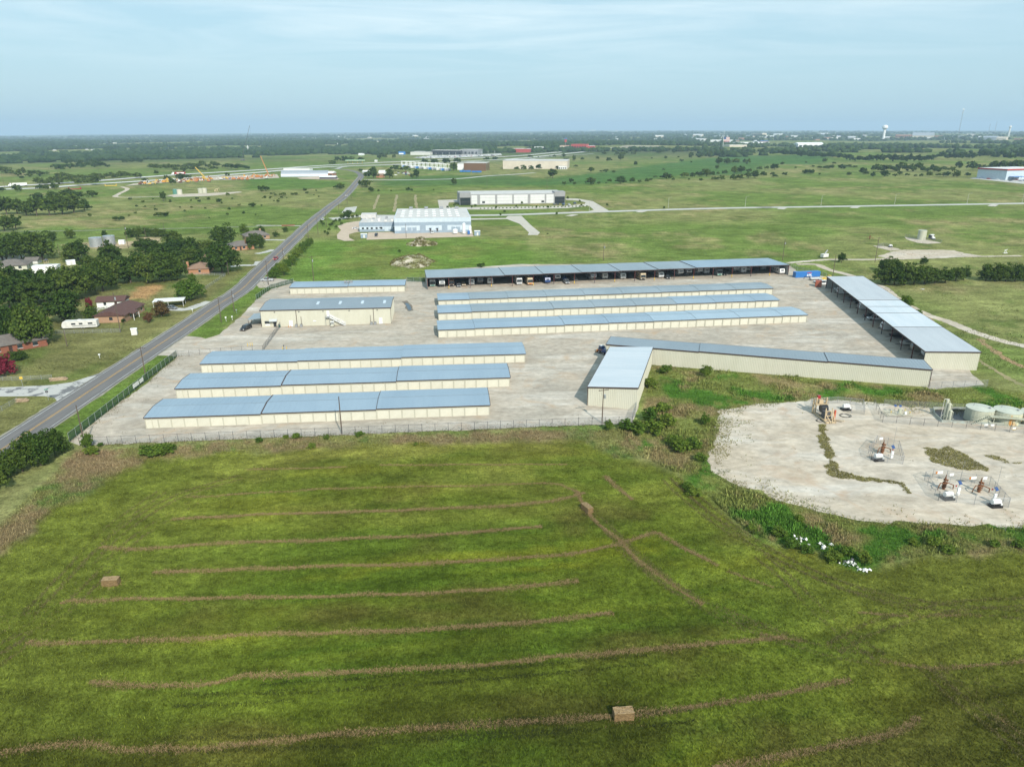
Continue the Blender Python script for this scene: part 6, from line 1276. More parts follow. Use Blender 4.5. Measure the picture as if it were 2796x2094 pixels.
pk = MB().box(-0.13, 0.13, -0.015, 0.015, 0, 1.8).mesh('picket')
for k in range(n): q_ = fd2*(k/n); ob('picket', pk, mat('grey_boards', (0.3, 0.27, 0.23), None, 2, 0.9), t, q_, math.atan2(fd2.y, fd2.x))
ob('rail', MB().bc((fd2.x/2, fd2.y/2, 0.6), (fd2.length, 0.05, 0.1), math.atan2(fd2.y, fd2.x)), MATS['grey_boards'], t)
for lab, x, y in (('corrugated steel tank beside the pole, darker of two', 833, 232), ('bright corrugated steel tank beside the small white shed', 948, 215)):
    tank(lab, Z('E', x, y), 3.6 if x < 900 else 3.4, 5.4, galv, galv, 30, 'steel_tank')
def box_shed(label, r, x, y, rz, L, D, h, m_=white, name='shed'):
    t = thing(name, label, 'shed', Z(r, x, y), rz); ob('wall', MB().box(0, L, 0, D, -0.2, h), m_, t)
    ob('roof', MB().prof([(-0.1, h+0.005), (-0.1, h+0.1), (D/2, h+0.35), (D+0.1, h+0.1), (D+0.1, h+0.005)], -0.1, L+0.1, 'x'), white, t); ob('door', MB().box(L*0.4, L*0.4+1.0, -0.04, -0.005, 0, 2.0), dirtyw, t); return t
box_shed('large white metal shed amid trees behind pale house', 'E', 285, 478, rad(14), 11, 6, 4.0); box_shed('small white shed beside the bright steel tank', 'E', 1025, 215, rad(10), 3.2, 3, 2.4); box_shed('small white pump house on a bare patch by the road lawn', 'E', 1135, 998, rad(20), 1.8, 1.8, 2.0, dirtyw); box_shed('tiny white shed between trees behind the pale house', 'E', 580, 395, rad(40), 4, 3, 2.2)
t = thing('playset', 'small wooden playset with dark roof beside the large white shed', 'playset', Z('E',405,392)); ob('tower', MB().box(-0.8, -0.65, -0.8, -0.65, 0, 2.5).box(0.65, 0.8, -0.8, -0.65, 0, 2.5).box(-0.8, -0.65, 0.65, 0.8, 0, 2.5).box(0.65, 0.8, 0.65, 0.8, 0, 2.5).box(-0.8, 0.8, -0.8, 0.8, 1.3, 1.4), tan, t); ob('roof', MB().add([(-1, -1, 2.5), (1, -1, 2.5), (1, 1, 2.5), (-1, 1, 2.5), (0, 0, 3.5)], [(0,1,4),(1,2,4),(2,3,4),(3,0,4),(3,2,1,0)]), dgrey, t); ob('slide', MB().bc((1.6, 0, 0.7), (2.0, 0.5, 0.06), 0), cgrn, t)
def stonewall(label, r, x, y, rz, L, m_): 
    t = thing('stone_entrance_wall', label, 'wall', Z(r, x, y), rz); rng = random.Random(x); sm_ = MB().box(-0.35, 0.35, -0.25, 0.25, 0, 0.34).mesh('stone')
    for row in range(3):
        for k in range(int(L/0.72)): o = ob('stone', sm_, m_, t, (k*0.72+(0.36 if row % 2 else 0), 0, row*0.35-0.1)); o.scale = (rng.uniform(0.85, 1), rng.uniform(0.85, 1.1), 1)
stonem = mat('tan_stone', (0.42, 0.31, 0.2), (0.3, 0.22, 0.15), 2, 0.9, rnd=0.25)
stonewall('curved tan stone entrance wall on the lawn north of the side street', 'I', 440, 445, rad(18), 4.4, stonem); stonewall('tan stone entrance wall beside the side street sign', 'I', 150, 625, rad(10), 3.4, stonem); stonewall('long red brick wall beside the road by the metal fence', 'B', 220, 1005, rad(14), 9.5, brick3)
def pipe_post(label, r, x, y, h, m_, cat, name):
    t = thing(name, label, cat, Z(r, x, y)); ob('post', MB().cyl(0, 0, -0.2, h*0.7, 0.06, n=6), m_, t); ob('top_box', MB().box(-0.2, 0.2, -0.25, 0.25, h*0.7, h), m_, t)
pipe_post('white mailbox at the end of the driveway', 'E', 1662, 795, 1.2, white, 'mailbox', 'mailbox'); pipe_post('white utility marker standing alone on the lawn', 'E', 862, 1195, 1.4, white, 'utility box', 'utility_marker')
pipe_post('white marker pipe on the grass island by the yard', 'E', 1952, 878, 1.8, white, 'marker', 'marker_pipe'); pipe_post('shorter white marker pipe closer to the yard fence', 'E', 2005, 865, 1.5, white, 'marker', 'marker_pipe'); pipe_post('pale green utility box on the yard fence line', 'E', 2042, 805, 1.4, galv, 'utility box', 'utility_box')
t = thing('road_sign', 'yellow diamond road sign beside the side street', 'sign', Z('I',198,490), 0.4); ob('post', MB().cyl(0, 0, 0, 2.6, 0.04, n=6), grey, t); ob('panel', MB().bc((0, -0.06, 2.5), (0.75, 0.03, 0.75), 0, 0), yellow, t)
t = thing('stop_sign', 'dark back of a stop sign with green street name at side street', 'sign', Z('I',420,612), 0.5); ob('post', MB().cyl(0, 0, 0, 3.0, 0.04, n=6), galv, t); ob('panel', MB().prof([(0.38*math.cos(k*math.pi/4+0.39), 2.5+0.38*math.sin(k*math.pi/4+0.39)) for k in range(8)], -0.02, 0.02, 'y'), dgrey, t); ob('street_name', MB().box(-0.45, 0.45, -0.02, 0.02, 3.0, 3.22), mat('sign_green', (0.02, 0.2, 0.12), None, 1, 0.5), t)
# ------------------------------------------------------------------ BUSINESS PARK BUILDINGS
lb = mat('light_blue_panel', (0.5, 0.58, 0.64), None, 0.5, 0.6); mb_ = mat('slate_blue_panel', (0.27, 0.34, 0.41), None, 0.5, 0.6); rw = mat('white_membrane', (0.55, 0.54, 0.51), (0.44, 0.43, 0.41), 0.2, 0.8)
a0 = Z('B',1195,1070); a1 = Z('B',1853,1055); BA = math.atan2(a1.y-a0.y, a1.x-a0.x); BL = (a1-a0).length
t = thing('warehouse', 'blue grey banded factory building with white flat roof', 'building', a0, BA)
ob('lower_wall', MB().box(0, BL, 0, 60, -0.5, 1.9), mb_, t); ob('middle_wall', MB().box(-0.02, BL+0.02, -0.03, 60.02, 1.9, 5.2), lb, t); ob('band', MB().box(-0.04, BL+0.04, -0.06, 60.04, 5.2, 7.4), mb_, t); ob('parapet', MB().box(-0.06, BL+0.06, -0.09, 60.06, 7.4, 10.2), lb, t)
rf = ob('roof', MB().box(0.4, BL-0.4, 0.4, 59.6, 10.25, 10.32), rw, t); rng = random.Random(12)
for k in range(8):
    for j in range(4): ob('skylight', MB().box(4+k*(BL-8)/8, 6.4+k*(BL-8)/8, 8+j*12, 11+j*12, 10.33, 10.6), white, rf)
for k in range(4): x = BL*(0.2+0.22*k); ob('roof_unit', MB().box(x-1.3, x+1.3, 53, 56, 10.33, 12.0), grey, rf)
for fx in (0.085, 0.165, 0.23): ob('dock_door', MB().box(BL*fx, BL*fx+2.8, -0.12, -0.04, 0.9, 4.0), mb_, t)
for fx in (0.33, 0.615): ob('tall_door', MB().box(BL*fx, BL*fx+3.8, -0.14, -0.1, 0.1, 5.6), mb_, t)
for fx in (0.74, 0.8): ob('dock_door', MB().box(BL*fx, BL*fx+2.8, -0.12, -0.04, 0.9, 4.0), mb_, t)
for fx in (0.455, 0.545): d = ob('service_door', MB().box(BL*fx, BL*fx+1.1, -0.12, -0.04, 1.0, 3.2), dgrey, t); ob('door_canopy', MB().box(BL*fx-0.3, BL*fx+1.4, -1.1, -0.1, 3.4, 3.6), mb_, d)
b0 = Z('B',892,1055); t = thing('office_wing', 'low blue grey office wing with tan flat roof and round corner', 'building', b0, BA); WL = (a0-b0).length-0.3
ob('lower_wall', MB().box(0, WL, 0, 36, -0.5, 1.6), mb_, t); ob('middle_wall', MB().box(-0.02, WL, -0.03, 36.02, 1.6, 3.6), lb, t); ob('parapet', MB().box(-0.04, WL, -0.06, 36.04, 3.6, 6.2), mb_, t); rf = ob('roof', MB().box(0.4, WL-0.4, 0.4, 35.6, 6.25, 6.32), rw, t)
for k in range(9): ob('roof_unit', MB().box(3+(k % 5)*4.6, 4.6+(k % 5)*4.6, 6+(k//5)*12+k % 3, 8+(k//5)*12+k % 3, 6.33, 7.2+0.3*(k % 3)), rng.choice((grey, rw, dirtyw)), rf)
ob('entrance_block', MB().box(-0.5, 10, 24, 34, 6.4, 9.2), rw, t); ob('entrance_glass', MB().box(-1.0, -0.55, 24.5, 33.5, 0, 6.3), glass, t)
for fx in (0.06, 0.17, 0.28, 0.4, 0.52, 0.84, 0.92): ob('window', MB().box(WL*fx, WL*fx+1.4, -0.1, -0.04, 1.8, 3.0), glass, t)
ob('dock_door', MB().box(WL*0.62, WL*0.62+2.8, -0.12, -0.04, 0.3, 3.4), lb, t); ob('door_canopy', MB().box(WL*0.5, WL*0.56, -0.9, -0.08, 3.0, 3.2), dgrey, t)
for lab, x, y, h, r_, m_ in (('tall white gas cylinder tank beside the blue grey factory', 1792, 1075, 7.5, 1.0, white), ('white cylinder tank closest to the factory corner', 1845, 1075, 5.5, 0.9, white), ('short white domed silo beside the factory tanks', 1716, 1072, 3.4, 1.6, white), ('small blue tank between the white factory tanks', 1832, 1080, 3.0, 0.9, cblu)):
    t = thing('gas_tank', lab, 'tank', Z('B', x, y)); ob('shell', MB().cyl(0, 0, 0.6, h-0.5, r_, n=16).dome(0, 0, h-0.5, r_, 0.5, 16), m_, t); ob('leg', MB().box(-r_*0.7, -r_*0.55, -0.1, 0.1, 0, 0.6).box(r_*0.55, r_*0.7, -0.1, 0.1, 0, 0.6), grey, t)
box_shed('blue grey enclosure at the east end of the factory yard', 'B', 1882, 1087, BA, 3.8, 3, 2.9, mb_, 'enclosure'); box_shed('blue grey dumpster enclosure on the grass island before office wing', 'B', 902, 1108, BA, 4.0, 3, 2.5, mb_, 'enclosure')
w0 = Z('B',1757,825); w1 = Z('C',450,806); WA = math.atan2(w1.y-w0.y, w1.x-w0.x); WLn = (w1-w0).length; wpan = mat('white_concrete_panel', (0.62, 0.62, 0.61), (0.57, 0.57, 0.56), 0.3, 0.6); wgr = mat('grey_concrete_panel', (0.3, 0.3, 0.3), None, 0.3, 0.6); wdk = mat('charcoal_panel', (0.04, 0.045, 0.05), None, 0.3, 0.4)
t = thing('warehouse', 'long white and grey tilt-up warehouse with dark glass corners', 'building', w0, WA)
ob('wall', MB().box(0, WLn, 0, 38, -0.5, 9.6), wgr, t); ob('roof', MB().box(0.5, WLn-0.5, 0.5, 37.5, 9.62, 9.75), rw, t)
for x0_, x1_ in ((0, 10), (WLn-10, WLn)): ob('corner_tower', MB().box(x0_-0.1, x1_+0.1, -0.3, 12, 6.8, 11.2), wgr, t); ob('corner_glass', MB().box(x0_+0.3, x1_-0.3, -0.2, -0.02, 0.1, 6.7), glass, t); ob('corner_band', MB().box(x0_+0.3, x1_-0.3, -0.26, -0.21, 3.2, 3.7), wdk, t)
edges_ = [(10.6, 16.0), (18.6, 32.5), (34.5, 48.5), (50.0, 63.0), (65.5, 79.0), (80.6, 87.5)]
for x0_, x1_ in edges_:
    x1_ = min(x1_, WLn-10.6)
    for z0_, z1_ in ((1.0, 3.6), (3.75, 6.2), (6.35, 8.8)): ob('wall_panel', MB().box(x0_, x1_, -0.14, -0.02, z0_, z1_), wpan, t)
for x in (20.5, 76.0): ob('window', MB().box(x, x+2.6, -0.2, -0.15, 1.6, 3.3), glass, t)
for k in range(30):
    p = Z('B',1935,856).lerp(Z('C',640,835), k/29); tag(ob('hedge_shrub', MB().dome(0, 0, 0, 0.8, 1.0, 8, 3), leaf, None, p), 'small clipped hedge shrub along the warehouse parking kerb', 'shrub', 'kerb shrubs before the white warehouse')
# gravel mounds in the meadow
def mound(label, r, x, y, w, d, h, seed):
    p = Z(r, x, y); n = 26; v = []; f = []; cols = []
    for i in range(n+1):
        for j in range(n+1):
            a_, b_ = i/n*2-1, j/n*2-1; rr_ = math.hypot(a_, b_); rr_ *= 0.8+0.55*float(fbm(np.array(2*math.cos(math.atan2(b_, a_))+seed), np.array(2*math.sin(math.atan2(b_, a_))), seed+2)); z = h*max(0, 1-rr_**2)**1.1*(0.35+1.3*float(fbm(np.array(a_*4.0+seed), np.array(b_*4.0), seed)))-0.3
            v.append((a_*w/2, b_*d/2, z))
            if i < n and j < n: f.append((i*(n+1)+j, (i+1)*(n+1)+j, (i+1)*(n+1)+j+1, i*(n+1)+j+1))
    t = thing('gravel_mound', label, 'mound', p, 0.1); m = mesh_np('gravel_surface', v, f); ob('gravel_surface', m, mat('mound_gravel', (0.47, 0.42, 0.33), (0.17, 0.165, 0.065), 0.28, 0.9, lo=0.43, hi=0.55), t)
    co = np.array(v); idx = npr.integers(0, len(co), 5000); pt = co[idx]+npr.normal(0, 0.4, (5000, 3))*[1, 1, 0]; keep = (fbm(pt[:, 0]/2.5, pt[:, 1]/2.5, seed) > 0.5) & (pt[:, 2] > -0.2); pt = pt[keep]
    cc = np.tile(np.array([[0.19, 0.17, 0.07]]), (len(pt), 1)); vv, ff, c_ = tufts(pt, npr.uniform(0.4, 0.9, len(pt)), cc, npr, 0.8, 3, 1.0, 0.3); m = mesh_np('mound_grass', vv, ff); tint(m, c_); ob('mound_grass', m, weedm, t, kind='stuff')
mound('larger pale gravel mound with dry grass in the meadow', 'F', 1350, 370, 24, 34, 3.6, 3); mound('smaller gravel mound behind the larger one', 'F', 1430, 215, 22, 16, 3.4, 8)
# ------------------------------------------------------------------ tank battery in the far meadow
tank('lone sage tank on a fenced gravel pad in the meadow', Z('H',1325,172), 2.4, 5.6, sage, lidm)
fence('equipment_fence', 'chain link fence round the lone meadow tank pad', PTS('H:1185,150 1290,170 1380,182 1500,200'), 1.8, chain, grey, 4)
chem_tank('small white tank beside the lone meadow tank', 'H', 1428, 172); box_shed('small dark equipment hut beside the lone meadow tank', 'H', 1405, 165, 0.2, 2.4, 2, 2.2, dgrey); wellhead('small wellhead in the meadow between track and lone tank', 'H', 878, 170, 0.2)
fence('equipment_fence', 'small grey fence round the meadow gas meter', PTS('H:950,238 1000,228 1065,240'), 1.8, chain_far, grey, 4); chem_tank('white tank at the edge of the gravel clearing', 'H', 1058, 238)
t = thing('mixer_trailer', 'white equipment trailer parked beside the gravel track', 'trailer', Z('H',488,330), 0.5); ob('body', MB().box(-2, 2, -1, 1, 0.5, 2.2), dirtyw, t); ob('chute', MB().tube((0, 0, 2.2), (1.8, 0, 4.0), 0.3), grey, t); wheels(t, [(-1, 0.5), (1, 0.5)])
t = thing('pump_jack', 'small white pump frame beside the far gravel track', 'pump', Z('H',2050,290), 0.3); ob('frame', MB().tube((-1.6, 0, 0), (0, 0, 3.2), 0.15).tube((1.6, 0, 0), (0, 0, 3.2), 0.15).tube((-2.0, 0, 2.6), (2.0, 0, 3.4), 0.15), white, t); ob('base', MB().box(-2.2, 2.2, -0.8, 0.8, 0, 0.4), dirtyw, t); t.scale = (0.6,)*3
# ------------------------------------------------------------------ TREES
def crown_np(seed, ncl, nlf, lf, core=True, top=0.55, squash=1.0):
    """unit tree: height 1, crown radius 0.5; leaf-sized quads set in clumps through the crown"""
    g = np.random.default_rng(seed); V = []; zc_, rz_ = 0.53, 0.46
    d = g.normal(0, 1, (ncl, 3)); d[:, 2] = np.abs(d[:, 2])*1.25-0.75; d /= np.linalg.norm(d, axis=1)[:, None]
    rr_ = g.uniform(0.35, 0.95, ncl); lump = 1+0.25*np.sin(3*np.arctan2(d[:, 1], d[:, 0])+seed)
    c = d*rr_[:, None]*np.array([0.42, 0.42, rz_])*lump[:, None]; c[:, 2] += zc_; cr = g.uniform(0.1, 0.19, ncl)
    for k in range(ncl):
        q = g.normal(0, 1, (nlf, 3)); q /= np.linalg.norm(q, axis=1)[:, None]; q[:, 2] = np.where(g.uniform(0, 1, nlf) < 0.35, -q[:, 2]*0.5, np.abs(q[:, 2]))
        p = c[k]+q*cr[k]*g.uniform(0.6, 1.08, (nlf, 1)); nr = q+g.normal(0, 0.45, (nlf, 3)); nr /= np.linalg.norm(nr, axis=1)[:, None]
        a = np.cross(nr, g.normal(0, 1, (nlf, 3))); a /= np.linalg.norm(a, axis=1)[:, None]; b = np.cross(nr, a); s = lf*g.uniform(0.6, 1.3, (nlf, 1))
        V.append(np.stack([p-a*s, p-b*s*0.7, p+a*s, p+b*s*0.7], 1).reshape(-1, 3))
    V = np.concatenate(V); Fc = np.arange(len(V)).reshape(-1, 4)
    return V, Fc
def core_mb(seed):
    bm = bmesh.new(); bmesh.ops.create_icosphere(bm, subdivisions=2, radius=1); g = random.Random(seed)
    for v in bm.verts: k = 0.62+0.22*math.sin(v.co.x*4+seed)*math.cos(v.co.y*5+v.co.z*3); v.co = Vector((v.co.x*0.4*k, v.co.y*0.4*k, v.co.z*0.36*k+0.56))
    bmesh.ops.triangulate(bm, faces=bm.faces); vs_ = np.array([v.co for v in bm.verts]); fs = np.array([[v.index for v in f.verts]+[f.verts[2].index] for f in bm.faces]); bm.free(); return vs_, fs
def tree_mesh(seed, ncl, nlf, lf):
    V, Fc = crown_np(seed, ncl, nlf, lf); m = mesh_np('crown', V, Fc); return m
def trunk_mesh(seed, n=7):
    g = random.Random(seed); b = MB().cyl(0, 0, -0.05, 0.22, 0.035, 0.026, n).tube((0, 0, 0.21), (g.uniform(-0.03, 0.03), 0.02, 0.5), 0.026, n, 0.012)
    for k in range(5): a = k*1.26+g.uniform(0, 0.6); b.tube((0, 0, 0.2+0.04*k), (0.26*math.cos(a), 0.26*math.sin(a), 0.42+0.07*k), 0.013, 5, 0.004)
    return b.mesh('trunk')
NEAR = [tree_mesh(s_, 60, 60, 0.037) for s_ in range(1, 7)]; MID = [tree_mesh(20+s_, 34, 28, 0.062) for s_ in range(6)]; FARM = [tree_mesh(40+s_, 20, 15, 0.1) for s_ in range(5)]
TRK = [trunk_mesh(s_) for s_ in range(4)]; TRKF = MB().cyl(0, 0, -0.05, 0.4, 0.02, 0.01, 5).mesh('trunk'); trng = random.Random(77)
ACC = {}
def tree(label, group, r, x, y, w, h, lod=0, lm=None, name='tree', cat='tree', join=False):
    p = Z(r, x, y); k = mpz(p, r); W_, H_ = w*k, h*k*1.06
    H_ = min(max(H_, 0.55*W_), 16); W_ = min(W_, 17)
    if name == 'tree' and lod == 2 and (join or h < 40):
        ACC.setdefault(group or label, []).append((p, W_, H_, trng.uniform(0, 6.28), trng.randrange(len(FARM)))); return None
    t = thing(name, label, cat, p, trng.uniform(0, 6.28), group)
    ms = (NEAR, MID, FARM)[lod]; o = ob('crown', trng.choice(ms), lm or leaf, t); o.scale = (W_, W_, H_*1.1); o.location.z = -0.1*H_
    q = ob('trunk', trng.choice(TRK) if lod < 2 else TRKF, bark, t); q.scale = (max(H_, W_)*0.9, max(H_, W_)*0.9, H_); return t
g1 = 'trees of the dark grove around the houses'; l1 = 'dense dark green broadleaf tree in the grove around the houses'
for x, y, w, h in ((285,1092,330,330),(60,1070,330,340),(-120,1000,300,300),(560,890,340,270),(250,760,300,230),(90,780,260,300),(660,690,330,250),(890,620,280,220),(420,700,280,230),(300,640,280,200),(130,610,280,200),(480,610,260,190),(0,640,240,210),(1000,555,230,200),(1130,545,240,210),(1270,540,250,230),(1420,535,240,220),(1530,520,180,180),(1180,440,230,140),(1340,430,240,150),(1500,420,240,150),(1640,420,220,150),(1240,262,190,100),(1330,330,220,130),(1500,320,260,140),(1640,330,230,150),(1780,320,190,120),(1500,215,190,100),(960,400,220,190),(680,350,210,160),(610,365,150,130),(800,470,220,150),(720,560,240,160),(880,500,200,140),(1080,470,200,150),(60,365,220,230),(190,350,230,210),(370,345,250,210),(290,300,200,170),(-60,560,260,220),(1720,420,160,130),(1130,155,100,75),(1200,152,110,80),(1270,150,100,75),(1340,148,100,62),(1410,146,100,55),(1475,142,60,40)):
    tree(l1, g1, 'E', x, y, w, h, 0)
for lab, r, x, y, w, h, lm in (('big round tree at the corner of the orange brick house','E',1920,462,310,240,None), ('open spreading garden tree beside the bare plot','E',1635,695,260,160,leaf_y), ('leafy shrub between garden plot and spreading tree','E',1660,535,70,65,leaf_y), ('small round tree alone beyond the grove near the lane','E',610,162,95,75,None), ('small tree near the lane with a bushy double crown','E',450,185,90,80,None), ('tiny lone tree behind the steel tanks','E',905,152,50,52,None),
    ('dark tree at the lane side of the grey roofed roadside house','E',1940,225,210,170,None), ('low tree beside the lane behind the roadside houses','E',1860,168,110,70,None), ('young tree behind the roadside houses','E',2110,135,90,85,leaf_y), ('tall tree at the wall of the roadside brick house','E',2190,252,140,125,None), ('small round tree on the verge by the red brick wall','F',170,150,60,45,None), ('round shrub tree beside the road verge','F',250,108,55,42,None), ('dark tree at the verge by the driveway','F',30,250,120,120,None), ('dark tree above the verge driveway','F',40,140,100,80,None),
    ('leafy sapling beside the corner pole','I',765,1030,100,140,leaf_y), ('small tree with faded pink blooms beside the carport','E',1395,838,150,120,dullpink), ('small faded pink tree on the brick house lawn','E',1285,890,80,90,dullpink), ('red flowering crepe myrtle between brown shed and grove','E',778,785,70,110,pinkf), ('dark shrub under the red crepe myrtle','E',800,880,150,140,None), ('round clipped bush at the brick house corner','E',1065,888,36,34,None),
    ('young bush against the long ribbed wall','L',1190,470,110,100,leaf_y), ('leafy bush beside the pole at the front fence corner','L',350,935,80,90,leaf_y), ('leafy bush at the bare edge of the oil pad','L',1180,885,90,100,leaf_y), ('small round tree beside the gravel track','H',637,370,80,80,None), ('small tree in front of the dark hedge','H',1345,387,70,60,None), ('bush against the far wall of the pale roofed shelter','H',1190,755,130,95,leaf_y), ('small bush beside the white track and pale roofed shelter','H',1290,830,75,55,leaf_y)):
    tree(lab, None, r, x, y, w, h, 0, lm, 'tree' if w > 100 or 'tree' in lab else 'shrub', 'tree' if w > 100 or 'tree' in lab else 'shrub')
tree('large crimson flowering crepe myrtle bush beside the grey hip roof', None, 'I', 45, 400, 210, 170, 0, pinkf, 'shrub', 'shrub')
for x, y, w, h in ((130,275,130,90),(190,260,110,80)): tree('dark clipped bush before the red brick house', 'bushes before the red brick house', 'I', x, y, w, h, 0, None, 'shrub', 'shrub')
for x, y, w, h in ((360,1170,280,290),(480,1085,200,220),(60,1275,240,220),(200,1225,230,250),(270,1100,200,200),(-60,1400,260,240),(560,1060,120,120)): tree('dense dark tree in the clump between road and hay field', 'trees at the road corner of the hay field', 'I', x, y, w, h, 0)
for x, y, w, h in ((165,505,105,95),(240,480,105,100),(200,470,100,95),(270,435,95,95),(310,395,95,90),(340,355,90,85),(368,318,85,80),(400,285,80,75),(424,255,70,68),(450,230,65,60),(475,212,52,48),(130,507,70,55)): tree('bright green hedge tree in the row along the road', 'roadside hedge trees', 'F', x, y, w, h, 0, leaf_y)
for x, y, w, h in ((1010,560,190,170),(1090,568,190,180),(1180,566,200,170),(1260,562,190,160),(1350,556,190,150),(1440,552,170,125),(1530,546,160,115),(1620,530,150,110),(1690,520,110,110),(1060,445,170,110),(1000,440,120,90),(1880,528,160,125),(1960,532,170,135),(2050,534,170,135),(2130,534,160,135),(2215,530,170,140),(2300,530,180,140)): tree('dense green tree in the hedge beyond the pale roofed shelter', 'hedge trees beyond the pale roofed shelter', 'H', x, y, w, h, 0)
for r, lst in (('A', ((60,905,200,150),(150,900,170,130),(230,915,160,120),(320,915,200,150),(430,912,210,160),(540,905,210,180),(640,890,200,160),(730,870,130,90),(330,790,120,75),(460,800,150,90),(40,1045,190,130),(140,1035,130,120),(1410,788,65,78),(800,757,110,62),(600,760,150,60),(680,770,120,60))),):
    for x, y, w, h in lst: tree('dark round tree in the pasture groves west of the road', 'pasture grove trees', r, x, y, w, h, 1)
bl = 'lone bush scattered over the open pasture'; bgp = 'scattered pasture bushes'
for r, x, y, w, h in (('A',775,922,38,28),('A',1000,957,60,38),('A',1050,957,60,38),('A',1370,923,80,38),('A',1430,921,80,40),('A',1235,800,35,18),('A',1595,880,22,18),('A',1700,775,30,22),('A',1800,780,30,25),('A',1965,745,38,30),('A',1470,800,30,16),('A',1890,798,60,22),('A',2060,828,30,18),('A',2180,838,70,26),('A',2005,775,22,18),('A',1805,935,20,12),('B',75,765,28,25),('B',230,745,60,18),('B',340,735,50,25),('B',165,742,30,18),('B',540,755,20,14),('B',45,832,22,18),('B',420,700,40,18),('B',1530,695,18,14),('B',1055,705,26,18),('B',1165,705,18,14),('F',1235,285,35,28),('F',1935,412,70,45),('G',300,0,20,10)):
    tree(bl, bgp, r, x, y, w, h, 2, None, 'shrub', 'shrub')
for k in range(44):
    r_, x_, y_ = ('A', trng.uniform(1100, 2212), trng.uniform(770, 940)) if k % 2 else ('B', trng.uniform(0, 520), trng.uniform(690, 800))
    if r_ == 'B' and x_ > 330 and y_ > 740: continue
    w_ = trng.uniform(12, 34); tree(bl, bgp, r_, x_, y_, w_, w_*0.7, 2, None, 'shrub', 'shrub')

def trow(label, group, r, x0, y0, x1, y1, n, w, h, jy=8, lod=2, lm=None, wj=0.35):
    for k in range(n):
        f = (k+trng.uniform(-0.35, 0.35)+0.5)/n; s_ = trng.uniform(1-wj, 1+wj)
        tree(label, group, r, x0+(x1-x0)*f, y0+(y1-y0)*f+trng.uniform(-jy, jy), w*s_, h*s_, 2, lm, join=True)
for x, y, w, h in ((950,668,120,65),(900,660,60,50),(990,708,60,40),(730,688,80,55),(690,685,50,35),(1310,703,50,32),(1340,702,30,22),(40,702,80,55),(90,700,60,40),(1705,650,60,58),(1010,592,110,95),(960,590,70,60),(1150,592,90,85),(1380,588,70,75),(1340,592,40,40),(1290,535,90,55),(1200,530,90,55),(900,540,50,30),(1700,530,80,70),(1450,470,80,45),(1530,468,90,45),(1640,470,110,55),(1730,460,90,35),(655,475,70,40),(700,450,80,50),(760,455,90,60),(820,450,80,50),(900,455,80,45),(1060,425,80,45),(1110,420,60,40),(1190,420,35,40),(1990,440,60,25),(2060,438,60,25)):
    tree('dark green tree near the far bend and highway', 'trees around the far bend and highway', 'B', x, y, w, h, 1 if h > 60 else 2)
for x, y, w, h in ((345,590,100,75),(505,628,48,42),(440,652,45,38),(535,650,35,28),(675,645,110,62),(740,642,30,25),(835,633,42,38),(805,640,20,18),(930,638,115,55),(1030,633,50,48),(1090,632,42,30),(1155,628,40,38),(1190,615,40,25),(1290,598,60,30),(1330,602,110,48),(1385,620,30,36),(1230,590,40,20),(1480,590,90,48),(1550,585,50,45),(1610,578,80,50),(1670,578,100,60),(1720,575,50,45),(1740,608,60,32),(1800,610,70,46),(1900,605,60,48),(1960,605,80,50),(2030,595,80,55),(2090,590,80,60),(2160,572,60,40),(1625,615,40,25),(1520,610,25,18),(530,448,40,52),(465,440,50,22),(600,437,38,28),(730,432,34,32),(830,448,52,40),(900,400,80,45),(950,400,70,45),(930,438,110,62),(980,390,70,38),(1040,390,70,40),(790,395,60,32),(1060,488,36,44),(1265,378,60,40),(1295,372,40,36),(1350,363,52,32),(1390,375,45,25),(1440,363,52,42),(1510,367,66,46),(1320,428,32,30),(1430,418,22,18),(1200,425,20,14),(1540,422,80,54),(1630,415,70,36),(1700,412,90,56),(1790,375,70,36),(1820,408,120,44),(1900,385,50,30),(1970,372,75,36),(2060,392,110,46),(2150,390,110,42),(2060,345,60,32),(1950,340,30,14),(1780,478,80,62),(1850,472,90,52),(1920,470,90,48),(2010,468,100,50),(1760,513,46,38),(1910,552,70,60),(1970,550,90,62),(2040,545,60,36),(2130,525,50,38),(2190,522,40,36),(1770,560,30,25),(1830,560,50,40),(1300,525,30,18),(675,543,60,48),(760,540,25,20),(800,540,60,25),(870,545,40,16),(360,410,32,22),(440,408,60,22),(320,410,26,12),(220,418,20,14),(150,420,60,12),(1460,450,50,12),(1540,460,18,16),(760,590,0.1,0.1)):
    if w > 1: tree('round green tree in the broken rows across the green pastures', 'pasture row trees east of the road', 'C', x, y, w, h, 1 if h > 50 else 2)
for x, y, w, h in ((60,645,90,50),(125,605,40,28),(60,718,60,38),(40,698,40,36),(150,700,50,36),(345,685,70,48),(380,683,60,40),(320,680,50,34),(445,640,50,28),(500,645,60,38),(550,640,60,38),(640,640,80,40),(700,630,60,30),(750,630,40,24),(490,585,50,38),(570,600,36,24),(330,588,25,14),(390,625,30,20),(240,635,26,18),(450,688,24,18),(700,698,50,34),(820,680,80,50),(850,690,50,36),(905,707,46,42),(1005,708,80,60),(1095,705,40,30),(1140,690,60,36),(1200,705,40,32),(1275,705,30,22),(1325,707,36,30),(1395,705,60,44),(1475,705,50,30),(1540,705,80,44),(1630,705,80,52),(1725,705,56,36),(1470,672,60,36),(1590,660,70,44),(1650,630,70,54),(1510,655,70,40)):
    tree('round tree in the scattered row across the wide meadow', 'meadow row trees', 'D', x, y, w, h, 1 if h > 48 else 2)
trow('dark tree in the hedge belt across the far meadow', 'far meadow belt trees', 'D', 920, 660, 1480, 665, 13, 85, 62, 5, 1)
